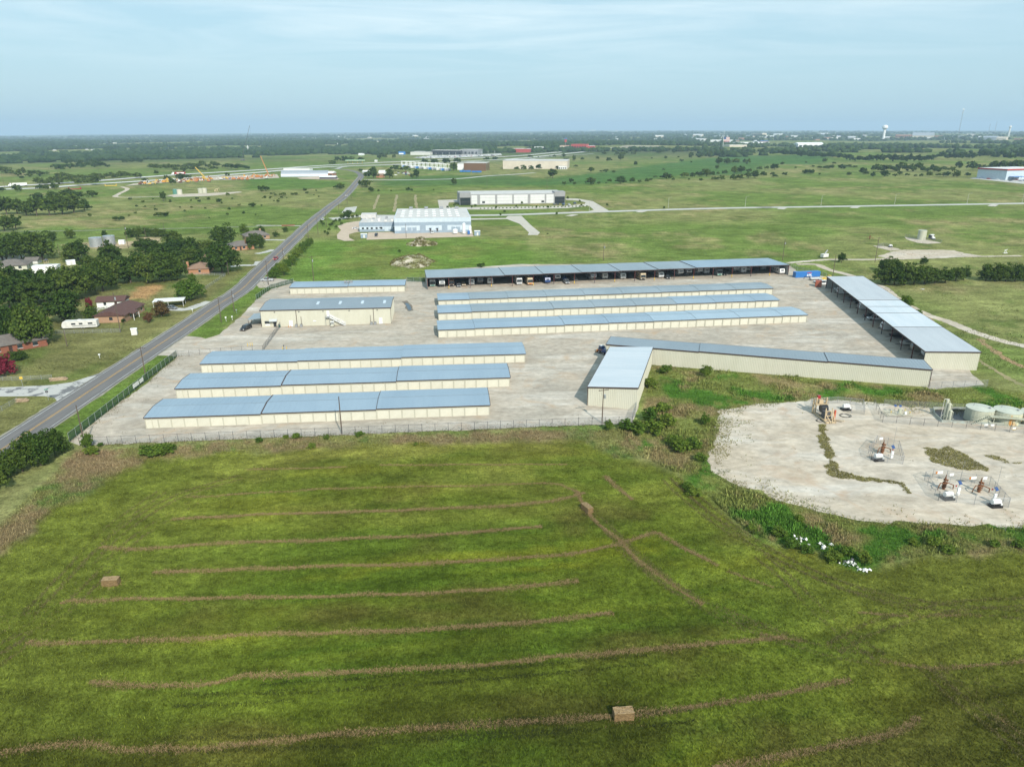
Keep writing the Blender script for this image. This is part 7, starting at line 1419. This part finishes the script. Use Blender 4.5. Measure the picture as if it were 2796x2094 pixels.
trow('dark tree in the creek belt crossing the far pasture', 'creek belt trees', 'D', 620, 570, 1400, 580, 20, 90, 60, 8)
trow('dark tree in the creek belt crossing the far pasture', 'creek belt trees', 'D', 1400, 560, 2300, 545, 20, 90, 62, 14)
trow('dark tree in the creek belt crossing the far pasture', 'creek belt trees', 'D', 30, 520, 560, 550, 14, 80, 48, 6)
trow('dark tree in the wood beside the corner car lot', 'wood by the corner car lot', 'D', 1720, 650, 2300, 640, 11, 110, 75, 8, 1)
trow('dark tree in the belt along the far highway', 'highway belt trees', 'A', 300, 640, 860, 640, 11, 90, 55, 14); trow('dark tree in the belt along the far highway', 'highway belt trees', 'A', 500, 610, 1220, 585, 18, 90, 50, 8)
trow('dark tree in the belt along the far highway', 'highway belt trees', 'A', 0, 560, 400, 580, 9, 90, 50, 14); trow('dark tree in the wood above the red truck', 'wood above the red truck', 'A', 1290, 525, 1900, 490, 14, 90, 50, 8); trow('dark tree in the wood above the red truck', 'wood above the red truck', 'A', 1500, 540, 1860, 520, 7, 70, 36, 6)
trow('far tree on the rolling western pasture', 'western pasture trees', 'A', 450, 520, 950, 490, 12, 80, 42, 12); trow('far tree on the rolling western pasture', 'western pasture trees', 'A', 1060, 462, 1240, 458, 5, 60, 32, 4); trow('far tree on the rolling western pasture', 'western pasture trees', 'A', 1940, 520, 2170, 520, 6, 70, 45, 10); trow('far tree on the rolling western pasture', 'western pasture trees', 'A', 550, 480, 900, 450, 8, 60, 30, 10)
for x, y, w, h in ((150,707,92,62),(20,712,60,45),(350,692,70,50),(400,690,60,42),(470,688,80,55),(1440,612,60,50),(1490,652,60,62),(1560,612,90,62),(1620,600,60,42),(1350,560,46,34),(1250,622,60,34),(1190,585,50,22),(1960,575,50,30),(195,605,46,36)): tree('tree beside the highway and machinery yard', 'machinery yard trees', 'A', x, y, w, h, 2)
for r, x, y in (('B',595,1068),('B',617,1085),('B',628,1052),('B',560,985),('B',580,1000),('B',668,985),('B',690,1030),('B',686,975),('B',720,970),('B',655,1000),('B',640,1010),('B',735,1000),('B',870,935),('B',830,938)): tree('young ornamental tree planted beside the tan business park drive', 'young trees by the business park drive', r, x, y, 30, 34, 2)
for x, y, w, h in ((780,945,80,70),(740,940,50,35),(800,905,60,35)): tree('spreading tree at the business park entrance', 'trees at the business park entrance', 'B', x, y, w, h, 1)
for r, x, y in (('B',1650,858),('B',1860,852),('B',1888,843),('B',2070,858),('B',2140,893),('C',30,850),('C',80,820),('C',205,852),('C',307,855),('C',435,840),('C',577,805),('C',593,840),('C',380,910),('C',1305,862),('C',813,835),('C',475,775),('B',1708,835),('B',2105,920)): tree('slim young tree planted around the white warehouse', 'young trees round the white warehouse', r, x, y, 22, 30, 2)
for x in (1520, 1560): pass
for r, x, y, w, h in (('C',35,525,55,35),('C',92,522,55,48),('C',158,520,50,40),('C',225,518,60,50),('C',388,512,45,28),('C',545,500,40,26)): tree('round dark tree before the long tan warehouse wall', 'trees before the tan warehouse', r, x, y, w, h, 2)
# low weed bushes along the yard front
for r, x, y, w, h in (('I',1290,1085,180,120),('I',1400,1080,200,110),('I',1470,1050,120,90),('I',800,1075,140,90),('I',870,1010,60,50),('J',890,1130,60,45),('J',980,1125,90,55),('J',1240,1135,60,60),('J',660,1160,80,55),('J',1110,1215,90,60),('J',1520,1110,90,45),('J',2010,1190,45,40),('L',500,930,160,120),('L',620,960,180,150),('L',740,960,200,170),('L',860,900,180,150),('L',700,850,170,140),('L',820,780,170,130),('L',980,1120,200,120),('L',1080,1090,180,130),('L',920,1060,160,100),('L',1140,1200,130,90),('L',720,560,150,110),('L',850,440,140,80),('Q',1560,800,150,110),('Q',1500,740,120,80),('Q',2060,1100,110,80),('Q',1420,400,160,90)):
    tree('low leafy green weed bush in the rough growth round the yard', 'weed bushes round the yard', r, x, y, w, h*0.75, 1, leaf_y, 'weed_bush', 'bush')
for r, x, y, w, h in (('O',200,420,160,90),('O',340,470,130,80),('O',560,540,180,120),('O',680,500,160,110),('O',830,560,140,130),('O',90,330,160,90),('O',1440,410,160,80),('O',1250,400,110,80),('O',1950,420,120,60),('O',270,200,110,60),('O',1550,480,150,70),('O',2150,420,130,60)):
    tree('low leafy green weed bush on the bank below the oil pad', 'weed bushes on the bank', r, x, y, w, h*0.75, 1, leaf_y, 'weed_bush', 'bush')
# ------------------------------------------------------------------ far woodland (stuff): one lumpy crown per tree
def woods(name, label, n, rmin, rmax, amin, amax, size, thr, seed, noise=420):
    g = np.random.default_rng(seed); r_ = np.exp(g.uniform(math.log(rmin), math.log(rmax), n)); a_ = np.radians(g.uniform(amin, amax, n)); x = r_*np.sin(a_); y = r_*np.cos(a_)
    dens = fbm(x/noise, y/noise, 21)*0.7+fbm(x/130, y/130, 23)*0.3; k = dens > thr; x, y, r_ = x[k], y[k], r_[k]; n = len(x)
    bm = bmesh.new(); bmesh.ops.create_icosphere(bm, subdivisions=1, radius=1); bv = np.array([v.co for v in bm.verts]); bf = np.array([[v.index for v in f.verts] for f in bm.faces]); bm.free()
    s = size*g.uniform(0.6, 1.4, n)*(1+r_/9000); V = bv[None]*(1+g.uniform(-0.28, 0.28, (n, len(bv), 1)))*s[:, None, None]*np.array([1.15, 1.15, 0.85]); V[:, :, 0] += x[:, None]; V[:, :, 1] += y[:, None]; V[:, :, 2] += (Hn(x, y)+s*0.55)[:, None]
    Fc = (bf[None]+(np.arange(n)*len(bv))[:, None, None]).reshape(-1, 3); m = mesh_np(name, V.reshape(-1, 3), Fc); o = ob(name, m, leaf_far, None, kind='stuff'); tag(o, label, 'woodland'); return o
woods('far_woodland', 'continuous dark woodland fading toward the western horizon', 17000, 2150, 12000, -48, -8, 5.5, 0.492, 1)
woods('far_woodland', 'patchy dark woodland beyond the highway and dealership', 9000, 2250, 12000, -8, 14, 5.5, 0.5, 2)
woods('far_woodland', 'broken belts of woodland around the far town', 8000, 1900, 12000, 14, 48, 5.2, 0.5, 3)

FV = []
for m_ in FARM:
    a_ = np.empty(len(m_.vertices)*3, np.float32); m_.vertices.foreach_get('co', a_); FV.append(a_.reshape(-1, 3))
for gname, lst in ACC.items():
    V = []
    for p, W_, H_, az, k in lst:
        c_, s_ = math.cos(az), math.sin(az); q = FV[k]; V.append(np.stack([(q[:, 0]*c_-q[:, 1]*s_)*W_+p.x, (q[:, 0]*s_+q[:, 1]*c_)*W_+p.y, q[:, 2]*H_+p.z], 1))
    V = np.concatenate(V); o = ob('tree_belt', mesh_np('tree_belt', V, np.arange(len(V)).reshape(-1, 4)), leaf, None, kind='stuff'); tag(o, 'mass of small far trees: '+gname, 'trees')
# ------------------------------------------------------------------ FAR BUILDINGS, HIGHWAY, TOWN
def fb(label, r, x0, x1, y, hz, wallm, roofm=None, depth=None, kind='flat', name='building', wins=0, group=None, winm=None):
    """a building whose front foot runs from (x0,y) to (x1,y); hz = its height in the picture"""
    p = Z(r, x0, y); q = Z(r, x1, y); L = max((q-p).length, 3); h = max(hz*mpz(p, r)*1.03, 2.5); D = depth or min(max(L*0.5, 8), 45); a_ = math.atan2(q.y-p.y, q.x-p.x)
    t = thing(name, label, 'building', p, a_, group); ob('wall', MB().box(0, L, 0, D, -2, h), wallm, t); roofm = roofm or rw
    if kind == 'gable': ob('roof', MB().prof([(-0.5, h+0.01), (D/2, h+D*0.16), (D+0.5, h+0.01)], -0.5, L+0.5, 'x'), roofm, t)
    elif kind == 'arch': ob('roof', MB().prof([(D/2-(D/2+0.3)*math.cos(k*math.pi/12), h+0.01+D*0.3*math.sin(k*math.pi/12)) for k in range(13)], -0.5, L+0.5, 'x'), roofm, t)
    else: ob('roof', MB().box(-0.3, L+0.3, -0.3, D+0.3, h+0.01, h+0.5), roofm, t)
    for k in range(wins): w_ = L/wins; ob('window', MB().box(k*w_+w_*0.2, k*w_+w_*0.8, -0.15, -0.02, h*0.15, h*0.6), winm or glass, t)
    return t
tanw = mat('tan_tilt_wall', (0.58, 0.52, 0.42), (0.52, 0.46, 0.37), 0.1, 0.7); redw = mat('red_wall', (0.42, 0.07, 0.06), None, 0.1, 0.6); bluer = mat('blue_roof', (0.08, 0.2, 0.45), None, 0.1, 0.5); brk = mat('far_brick', (0.36, 0.2, 0.13), None, 0.1, 0.8)
a_ = thing('quonset_building', 'long arched grey metal quonset building beside the crane yard', 'building', Z('B',212,582), 0.12); QL = (Z('B',585,565)-Z('B',212,582)).length
ob('arch_shell', MB().prof([(11-11*math.cos(k*math.pi/14), 9*math.sin(k*math.pi/14)) for k in range(15)], 0, QL, 'x'), galv, a_); ob('end_door', MB().box(-0.1, 0.05, 8, 14, 0, 5), dgrey, a_)
fb('white flat shed behind the arched quonset building','B',235,460,532,24,white,None,14); fb('brick gabled shop with white roof beside quonset','B',555,660,575,26,brk,white,16,'gable',wins=3); fb('low open shed with pale roof by the quonset lot','B',545,680,600,18,dgrey,white,10,'gable')
fb('long tan tilt-up warehouse with row of dark trees before it','C',-85,470,512,66,tanw,rw,70,wins=0); fb('small cream office at the corner of the long tan warehouse','C',395,465,514,24,white,rw,12,wins=4); fb('open dark fronted industrial shed joined to the tan warehouse','B',1790,1980,528,62,cbrn,rw,40); fb('white flat block at the start of the dark industrial shed','B',1735,1790,520,50,white,rw,30)
for k, (x, y) in enumerate(((1775,538),(1800,538),(1830,538),(1880,542),(1920,542),(1745,500))): o = tag(ob('waste_container', MB().prof([(-1.2, 0.2), (-1.4, 2.6), (1.4, 2.6), (1.2, 0.2)], -4, 4, 'x'), bluec, None, Z('B', x, y), 0.2), 'blue waste container before the dark industrial shed', 'container', 'blue containers by the industrial shed')
for k in range(11):
    p = Z('B',1260+k*37,500+k*3); t = thing('storage_rack', 'tall white steel rack frame in the pipe yard by the tan warehouse', 'rack', p, 0.25, 'white racks in the pipe yard'); fr = MB()
    for x in (0, 9):
        for y in (0, 10, 20): fr.box(x, x+0.5, y, y+0.5, 0, 11)
    for z in (4, 10.5): fr.box(0, 9.5, 0, 0.5, z, z+0.5).box(0, 9.5, 20, 20.5, z, z+0.5)
    ob('frame', fr, white, t); ob('stacked_pipe', MB().box(0.6, 8.9, 0.6, 19.8, 0.5, 3.2), (bluec, grey, dirtyw)[k % 3], t)
fb('grey glass fronted dealership showroom with orange panel','B',1510,1760,390,36,wdk,rw,50,wins=8); fb('silver dealership showroom beside the glass fronted one','B',1760,1910,388,40,grey,rw,50,wins=5,winm=wdk); fb('white service building beside the dealership','B',1330,1500,392,24,dirtyw,rw,40); fb('tan small building at the dealership corner','B',1365,1430,382,20,tanw,rw,20)
ob_ = None
cb_ = MB().prof([(-2.3, 0.4), (-2.3, 0.95), (-1.0, 1.05), (-0.5, 1.5), (1.2, 1.5), (1.9, 1.0), (2.3, 0.95), (2.3, 0.4)], -0.9, 0.9, 'x').mesh('parked_car')
lotc = [cwht, csil, cgry, cblk, cred, cwht, csil, navy]
sheet('dealership_lot', PTS('B:1350,415 1520,395 1900,388 2110,378 2120,395 1700,418 1420,422'), 0.4, conc_w)
for k in range(110):
    u, v_ = trng.random(), trng.random(); p = Z('B', 1370+u*720, 418-24*u+v_*14-7); tag(ob('parked_car', cb_, lotc[k % 8], None, p+Vector((0, 0, 0.4)), 0.2+1.57*(k % 2)), 'small far car parked in rows on the dealership lot', 'car', 'cars on the dealership lot')
for k in range(12): p = Z('B', 1440+k*56, 420-k*2.4); tag(ob('lot_lamp', MB().cyl(0, 0, 0, 11, 0.2, n=6).box(-1.2, 1.2, -0.3, 0.3, 11, 11.3), white, None, p), 'tall white lamp post on the dealership lot', 'lamp post', 'dealership lamp posts')
t = thing('billboard', 'blue and white billboard beside the highway', 'billboard', Z('B',1258,408), 0.2); ob('panel', MB().box(-9, 9, -0.3, 0.3, 6, 14), bluec, t); ob('panel_print', MB().box(-8, 4, -0.4, -0.31, 7, 10), white, t); ob('post', MB().cyl(0, 0, 0, 6, 0.6, n=8), grey, t)
t = thing('fuel_station', 'green edged petrol station canopy beside the highway', 'fuel station', Z('B',770,466), 0.15); ob('canopy', MB().box(0, 40, 0, 14, 6, 7.2), mat('canopy_green', (0.25, 0.5, 0.2), None, 1, 0.5), t); ob('canopy_fascia', MB().box(-0.1, 40.1, -0.15, -0.02, 6.1, 6.7), white, t)
for k in range(4): ob('column', MB().box(4+k*10, 5+k*10, 6, 7, 0, 6), yellow, t)
fb('white gabled barn on the hill beyond the highway','B',880,915,395,12,white,white,12,'gable'); fb('small white shed beside highway trees','B',1020,1040,450,10,white,white,8,'gable'); fb('red brick house in the grove at the road bend','B',1035,1090,588,22,brick,shing_t,12,'gable'); fb('white workshop in the grove at road bend','B',1055,1110,558,20,white,white,14,'gable'); fb('pale green shed beside the road bend','B',915,965,548,12,galv,white,12,'gable')
for k in range(14): p = Z('B', 1200+trng.uniform(0, 150), 555+trng.uniform(-14, 14)); tag(ob('parked_car', cb_, lotc[(k*3) % 8], None, p, trng.uniform(0, 3)), 'car parked in the crowded lot by the road bend grove', 'car', 'cars by the road bend grove')
fb('red roofed restaurant row beside the overpass','C',505,635,338,36,redw,redw,40,wins=6); fb('red low shop next to the restaurant row','C',635,700,336,22,redw,white,30); fb('tan shop with orange sign next to the tall sign tower','C',405,500,336,24,tanw,redw,30,wins=3); fb('white roofed shop among red machinery','C',185,250,345,22,white,white,20); fb('red roofed tractor dealer sheds','C',0,140,370,30,redw,dirtyw,40)
t = thing('tower_sign', 'tall red and blue sign tower by the restaurant row', 'sign', Z('C',455,335), 0); ob('mast', MB().cyl(0, 0, 0, 30, 0.6, n=8), grey, t); ob('sign_panel', MB().box(-3.5, 3.5, -1, 1, 20, 29), redw, t); ob('sign_top', MB().box(-4, 4, -1, 1, 29.2, 33), bluer, t)
# overpass
p0_ = Z('C',930,335); q0_ = Z('C',1250,345); t = thing('overpass', 'tan concrete highway overpass with sloped abutments', 'bridge', p0_, math.atan2(q0_.y-p0_.y, q0_.x-p0_.x)); OL_ = (q0_-p0_).length
ob('deck', MB().box(OL_*0.1, OL_*0.9, 0, 25, 7.2, 9.5), tanw, t); ob('abutment', MB().prof([(-OL_*0.25, 0), (OL_*0.1, 9.4), (OL_*0.25, 7), (OL_*0.3, 0)], 0.5, 24.5, 'y'), tanw, t); ob('abutment', MB().prof([(OL_*0.72, 0), (OL_*0.76, 7), (OL_*0.9, 9.4), (OL_*1.1, 0)], 0.5, 24.5, 'y'), tanw, t); ob('pier', MB().box(OL_*0.5, OL_*0.52, 2, 23, 0, 7.2), tanw, t)
t = thing('flagpole', 'very tall flagpole with large striped flag near the far town', 'flagpole', Z('C',1812,332)); ob('pole', MB().cyl(0, 0, 0, 56, 0.7, 0.3, 8), white, t); fl = ob('flag', MB().box(0.6, 20, -0.1, 0.1, 20, 34), redw, t)
for k in range(4): ob('flag_stripe', MB().box(0.7, 20.1, -0.2, 0.2, 22.4+k*3, 23.8+k*3), white, fl)
ob('flag_canton', MB().box(0.7, 8, -0.3, 0.3, 27, 34), navy, fl)
# trucks on the highway
def truck(label, r, x, y, rz, c, c2):
    t = thing('semi_truck', label, 'truck', Z(r, x, y)+Vector((0, 0, 0.35)), rz); ob('trailer', MB().box(-8, 8, -1.3, 1.3, 1.1, 4.1), c, t); ob('cab', MB().prof([(-12.5, 0.6), (-12.5, 2.2), (-11.6, 2.6), (-11.2, 3.9), (-9, 4.0), (-9, 0.6)], -1.25, 1.25, 'y'), white, t); ob('cab_window', MB().box(-11.7, -10.4, -1.28, 1.28, 2.6, 3.4), glass, t); ob('side_band', MB().box(-5, 6, -1.33, -1.31, 1.8, 3.2), c2, t)
    for xx in (-11.5, -9.3, -8.3, 5.5, 6.7):
        for yy in (-1.1, 1.1): w_ = ob('wheel', WHM, tyre, t, (xx, yy, 0.5), rad(90)); w_.scale = (1.4,)*3
truck('white semi truck driving on the highway near the pasture fields', 'A', 175, 662, rad(28), white, white); truck('red trailer semi truck on the highway above machinery yard', 'A', 1555, 562, rad(25), cred, white)
# machinery yard: cranes and machines
sheet('machinery_yard', PTS('A:1080,660 1300,640 1800,610 2212,600; B:200,590 180,560; A:2212,560 1700,590 1150,640'), 0.3, caliche)
sheet('quonset_lot', PTS('B:350,590 540,575 720,595 700,605 380,600'), 0.3, conc_t)
def crane(label, r, x, y, L, elev, rz, c):
    t = thing('crane', label, 'crane', Z(r, x, y), rz); ob('carrier', MB().box(-5, 5, -1.6, 1.6, 0.8, 2.4), c, t); ob('cab', MB().box(1.5, 3.8, -1.5, 0.2, 2.4, 4.4), c, t); e = Vector((math.cos(elev)*L, 0, math.sin(elev)*L+3)); b = Vector((-1.5, 0, 3))
    bo = MB(); cr_ = [(Vector((0, s1, 0))+Vector((0, 0, s2))) for s1 in (-0.6, 0.6) for s2 in (-0.6, 0.6)]
    for o_ in cr_: bo.tube(b+o_, e+o_*0.5, 0.22, 5)
    n = int(L/2.5)
    for k in range(n):
        f0, f1 = k/n, (k+1)/n; i0, i1 = cr_[k % 4], cr_[(k+1) % 4]; bo.tube((b+i0).lerp(e+i0*0.5, f0), (b+i1).lerp(e+i1*0.5, f1), 0.12, 4)
    ob('boom', bo, c, t); ob('cable', MB().tube(e, (e.x, 0, e.z*0.45), 0.06, 4), dgrey, t)
    for xx in (-3.8, -2, 2, 3.8):
        for yy in (-1.5, 1.5): w_ = ob('wheel', WHM, tyre, t, (xx, yy, 0.6), rad(90)); w_.scale = (1.7,)*3
crane('yellow mobile crane with raised solid boom in machinery yard', 'A', 1765, 605, 19, rad(48), rad(165), yellow); crane('orange lattice boom crane beside the quonset building', 'B', 100, 580, 28, rad(72), rad(165), orange); crane('dark lattice crane standing far beyond the highway', 'A', 2095, 440, 80, rad(72), rad(20), dgrey)
def machine(label, p, rz, c, group):
    t = thing('excavator', label, 'machine', p, rz, group); ob('track', MB().prof([(-2, 0.1), (-2.3, 0.5), (-2, 0.95), (2, 0.95), (2.3, 0.5), (2, 0.1)], -1.5, -0.9, 'y').prof([(-2, 0.1), (-2.3, 0.5), (-2, 0.95), (2, 0.95), (2.3, 0.5), (2, 0.1)], 0.9, 1.5, 'y'), dgrey, t)
    ob('house', MB().prof([(-2.2, 1.0), (-2.2, 2.2), (0.2, 2.4), (0.3, 3.2), (1.6, 3.2), (1.8, 1.0)], -1.3, 1.3, 'y'), c, t); ob('boom', MB().tube((1.5, 0.6, 1.8), (4.2, 0.6, 4.6), 0.3).tube((4.2, 0.6, 4.6), (6.6, 0.6, 2.6), 0.24).bc((6.7, 0.6, 1.9), (1.0, 1.0, 1.2)), c, t); return t
mproto = None
mc = [orange, yellow, orange, mat('machine_amber', (0.62, 0.3, 0.04), None, 1, 0.5), rust, dirtyw, tan]
for k in range(46):
    u = trng.random(); x = 1150+u*1200; y = 648-u*58+trng.uniform(-20, 8)
    if x > 2200: r_, x_, y_ = 'B', x-2212, y
    else: r_, x_, y_ = 'A', x, y
    lab = 'orange and yellow construction machine parked in the far machinery yard'; p = Z(r_, x_, y_)
    if mproto is None: mproto = machine(lab, p, 0.3, mc[0], 'machines in the machinery yard')
    else:
        t = dup(mproto, p, trng.uniform(0, 6.28), lab, 'machines in the machinery yard', (1.0,)*3); c = mc[k % 7]
        for ch in t.children:
            if not ch.name.startswith('track'): ch.material_slots[0].link = 'OBJECT'; ch.material_slots[0].material = c
for k, (x, y, c) in enumerate(((960,660,yellow),(1640,615,orange),(1705,612,white),(650,688,cred),(1950,600,navy),(2000,595,navy),(1440,622,dirtyw),(2100,590,orange),(2170,588,orange))): tag(ob('stored_steel_frame', MB().box(-7, 7, -1.2, 1.2, 0.3, 1.0).box(-7, -6.4, -1.2, 1.2, 1.01, 2.6).box(5.8, 6.6, -1.2, 1.2, 1.01, 2.6), c, None, Z('A', x, y), 0.25), 'long low steel frame stored at the edge of the machinery yard', 'steel frame', 'stored frames in the machinery yard')
for lab, x, y, m_ in (('dark green tank on the far gravel well pad',1517,728,cgrn),('cream tank beside the dark green tank on far well pad',1552,730,cream),('sage tank at the middle of the far well pad',1733,720,sage),('cream tank beside the sage tank on far well pad',1765,718,cream)): tank(lab, Z('A', x, y), 2.8, 5.2, m_, m_, 16)
t = thing('pump_jack', 'yellow pump jack on the far gravel well pad', 'pump', Z('A',1877,715), 0.5); ob('frame', MB().tube((-1, 0, 0), (0, 0, 4), 0.2).tube((1, 0, 0), (0, 0, 4), 0.2).tube((-2.6, 0, 3.4), (2.6, 0, 5), 0.24).tube((2.6, 0, 5), (2.6, 0, 2), 0.08), tan, t); ob('counterweight', MB().box(-3, -2, -0.6, 0.6, 1, 3), tan, t)
t = thing('cross', 'tall white cross standing on the far wooded hill', 'cross', Z('A',2142,362)); ob('upright', MB().box(-0.9, 0.9, -0.9, 0.9, 0, 23), white, t); ob('crossbeam', MB().box(-5, 5, -0.8, 0.8, 14.5, 16.3), white, t)
for lab, x, y in (('thin pole beside the highway west of machinery yard',445,628),('thin pole beside highway near the white truck',520,640),('tall thin pole beside highway trees',865,608),('thin pole at the highway by the round lone tree',45,690)): utility_pole(lab, 'A', x, y, 22, False)
# right edge: car dealer with red trim
p = Z('D',2050,735); t = thing('warehouse', 'white metal building with red roof trim at the corner car lot', 'building', p, 0.35); ob('wall', MB().box(0, 70, 0, 40, -1, 13), lb, t); ob('roof', MB().box(-0.5, 70.5, -0.5, 40.5, 13.02, 13.6), white, t); ob('roof_trim', MB().box(-0.6, 70.6, -0.7, -0.52, 11.8, 13.7).box(-0.72, -0.55, -0.6, 40.6, 11.8, 13.7), redw, t); ob('blue_canopy', MB().box(4, 24, -8, -0.8, 4, 4.6), bluer, t)
for k in range(4): ob('canopy_post', MB().box(5+k*6, 5.3+k*6, -7.8, -7.5, 0, 4), grey, t)
sheet('car_lot', PTS('D:1740,720 1850,700 2050,700 2300,720 2300,770 2212,768 1900,735'), 0.1, conc_w)
for k in range(26): u = trng.random(); p = Z('D', 1835+u*400, 712+u*30+trng.uniform(-7, 14)); tag(ob('parked_car', cb_, lotc[k % 8], None, p+Vector((0, 0, 0.1)), 0.5+trng.uniform(-0.2, 0.2)), 'car parked on the corner lot beside the red trimmed building', 'car', 'cars on the corner lot')
# town on the right
def at_dist(r, x, y, dist):
    px, py = REG[r][0]+x/3.16, REG[r][1]+y/3.16; u = (px-CX)/F; v = (py-CY)/F; d = Vector((u, cp-v*sp, -sp-v*cp)); d = d*(dist/d.y); return Vector((d.x, d.y, CH+d.z))
tp = at_dist('D',1018,258,4200); gp = Vector((tp.x, tp.y, H(tp.x, tp.y))); hh = tp.z-gp.z
t = thing('water_tower', 'white bulb topped water tower above the far town', 'water tower', gp); ob('stem', MB().cyl(0, 0, 0, hh*0.75, 7, 6, 20), white, t); ob('bowl', MB().cyl(0, 0, hh*0.68, hh*0.8, 6.2, 15, 24, False).cyl(0, 0, hh*0.8, hh*0.88, 15, 15, 24, False).dome(0, 0, hh*0.88, 15, hh*0.12, 24), white, t)
tp = at_dist('D',2098,263,5200); gp = Vector((tp.x, tp.y, H(tp.x, tp.y))); hh = tp.z-gp.z; t = thing('water_tower', 'small far water tower on the wooded ridge', 'water tower', gp); ob('stem', MB().cyl(0, 0, 0, hh*0.8, 6, 5, 16), dirtyw, t); ob('bowl', MB().cyl(0, 0, hh*0.75, hh*0.85, 5, 9, 16, False).dome(0, 0, hh*0.85, 9, hh*0.15, 16), dirtyw, t)
for lab, x, y, dist in (('tall lattice communication mast with dish top above the town',1690,125,3600),('thinner radio mast on the far ridge',1980,228,5200),('smallest radio mast on the far ridge',1922,250,5200)):
    tp = at_dist('D', x, y, dist); gp = Vector((tp.x, tp.y, H(tp.x, tp.y))); hh = tp.z-gp.z; t = thing('radio_mast', lab, 'mast', gp); b = MB(); R_ = 1.6
    for k in range(3): a_ = k*2.09; b.tube((R_*math.cos(a_), R_*math.sin(a_), 0), (R_*math.cos(a_), R_*math.sin(a_), hh), 0.28, 4)
    for k in range(int(hh/6)): a_ = k*2.09; b.tube((R_*math.cos(a_), R_*math.sin(a_), k*6), (R_*math.cos(a_+2.09), R_*math.sin(a_+2.09), k*6+6), 0.18, 4)
    ob('lattice', b, grey, t)
    if dist < 4000: ob('dish', MB().dome(0, 0, hh-1, 5, 5, 12, 3), white, t); ob('dish', MB().dome(0, 0, hh-14, 3, 3, 10, 3), dirtyw, t)
fb('white gabled hall with dark door front beyond the meadow','D',262,482,448,24,white,white,30,'gable',wins=5,winm=wdk); fb('long brick school with pale roof wings','D',1105,1250,368,24,brk,rw,60,wins=8); fb('grey roofed gymnasium beside the brick school','D',1245,1430,372,20,tanw,galv,60,'arch'); fb('brick school wing joined to the gymnasium','D',1420,1510,366,16,brk,rw,50); fb('pale green roofed hall near the tall mast','D',1855,1970,390,22,galv,galv,50,'gable'); fb('tan hall beside the pale green roofed one','D',1965,2055,390,18,tanw,tanw,40,'gable')
fb('church with tall pale gable on the wooded plain','C',1228,1300,248,18,tanw,dirtyw,40,'gable'); fb('white long store with blue trim in the far town','C',1705,1900,278,16,white,white,60); fb('cream hotel block in the far town','C',2060,2150,230,26,tanw,rw,40,wins=10); fb('long white roofed store before the town','C',1965,2212,305,20,white,white,60); fb('tan store row before the town','C',1870,2020,322,16,tanw,rw,40)
rng2 = random.Random(31)
for k in range(46):
    r_, x, y = rng2.choice((('C', rng2.uniform(1700, 2212), rng2.uniform(235, 310)), ('D', rng2.uniform(0, 1000), rng2.uniform(338, 392)), ('D', rng2.uniform(1050, 2212), rng2.uniform(345, 392)), ('C', rng2.uniform(1500, 2212), rng2.uniform(225, 290)))); w = rng2.uniform(25, 90)
    fb('small far town building seen over trees beyond the meadows', r_, x, x+w, y, rng2.uniform(7, 15), rng2.choice((white, white, tanw, dirtyw, brk, galv)), rng2.choice((white, bluer, rw, galv)), None, rng2.choice(('flat', 'gable')), 'town_building', 0, 'small buildings of the far town')
for k in range(80):
    r_, x, y = rng2.choice((('A', rng2.uniform(0, 2212), rng2.uniform(262, 408)), ('B', rng2.uniform(0, 2212), rng2.uniform(212, 285)), ('C', rng2.uniform(0, 1500), rng2.uniform(180, 262)), ('B', rng2.uniform(100, 800), rng2.uniform(255, 300)))); w = rng2.uniform(8, 40)
    fb('tiny pale farmstead building on the far wooded plain', r_, x, x+w, y, rng2.uniform(4, 8), rng2.choice((white, dirtyw, tanw)), rng2.choice((white, rw, galv)), None, 'gable', 'farm_building', 0, 'farm buildings of the far plain')
# ------------------------------------------------------------------ haze: humid summer air
hz = MB().box(-26000, 26000, -26000, 26000, -200, 260).mesh('haze'); hm = bpy.data.materials.new('haze_air'); hm.use_nodes = True; t = hm.node_tree; t.nodes.clear()
o = N(t, 'ShaderNodeOutputMaterial'); pv = N(t, 'ShaderNodeVolumePrincipled'); pv.inputs['Color'].default_value = (0.62, 0.82, 1, 1); pv.inputs['Density'].default_value = 9e-5; pv.inputs['Anisotropy'].default_value = 0.0
t.links.new(pv.outputs[0], o.inputs['Volume']); ho = ob('haze', hz, hm, None, kind='stuff'); tag(ho, 'pale blue summer haze over the whole plain', 'haze')
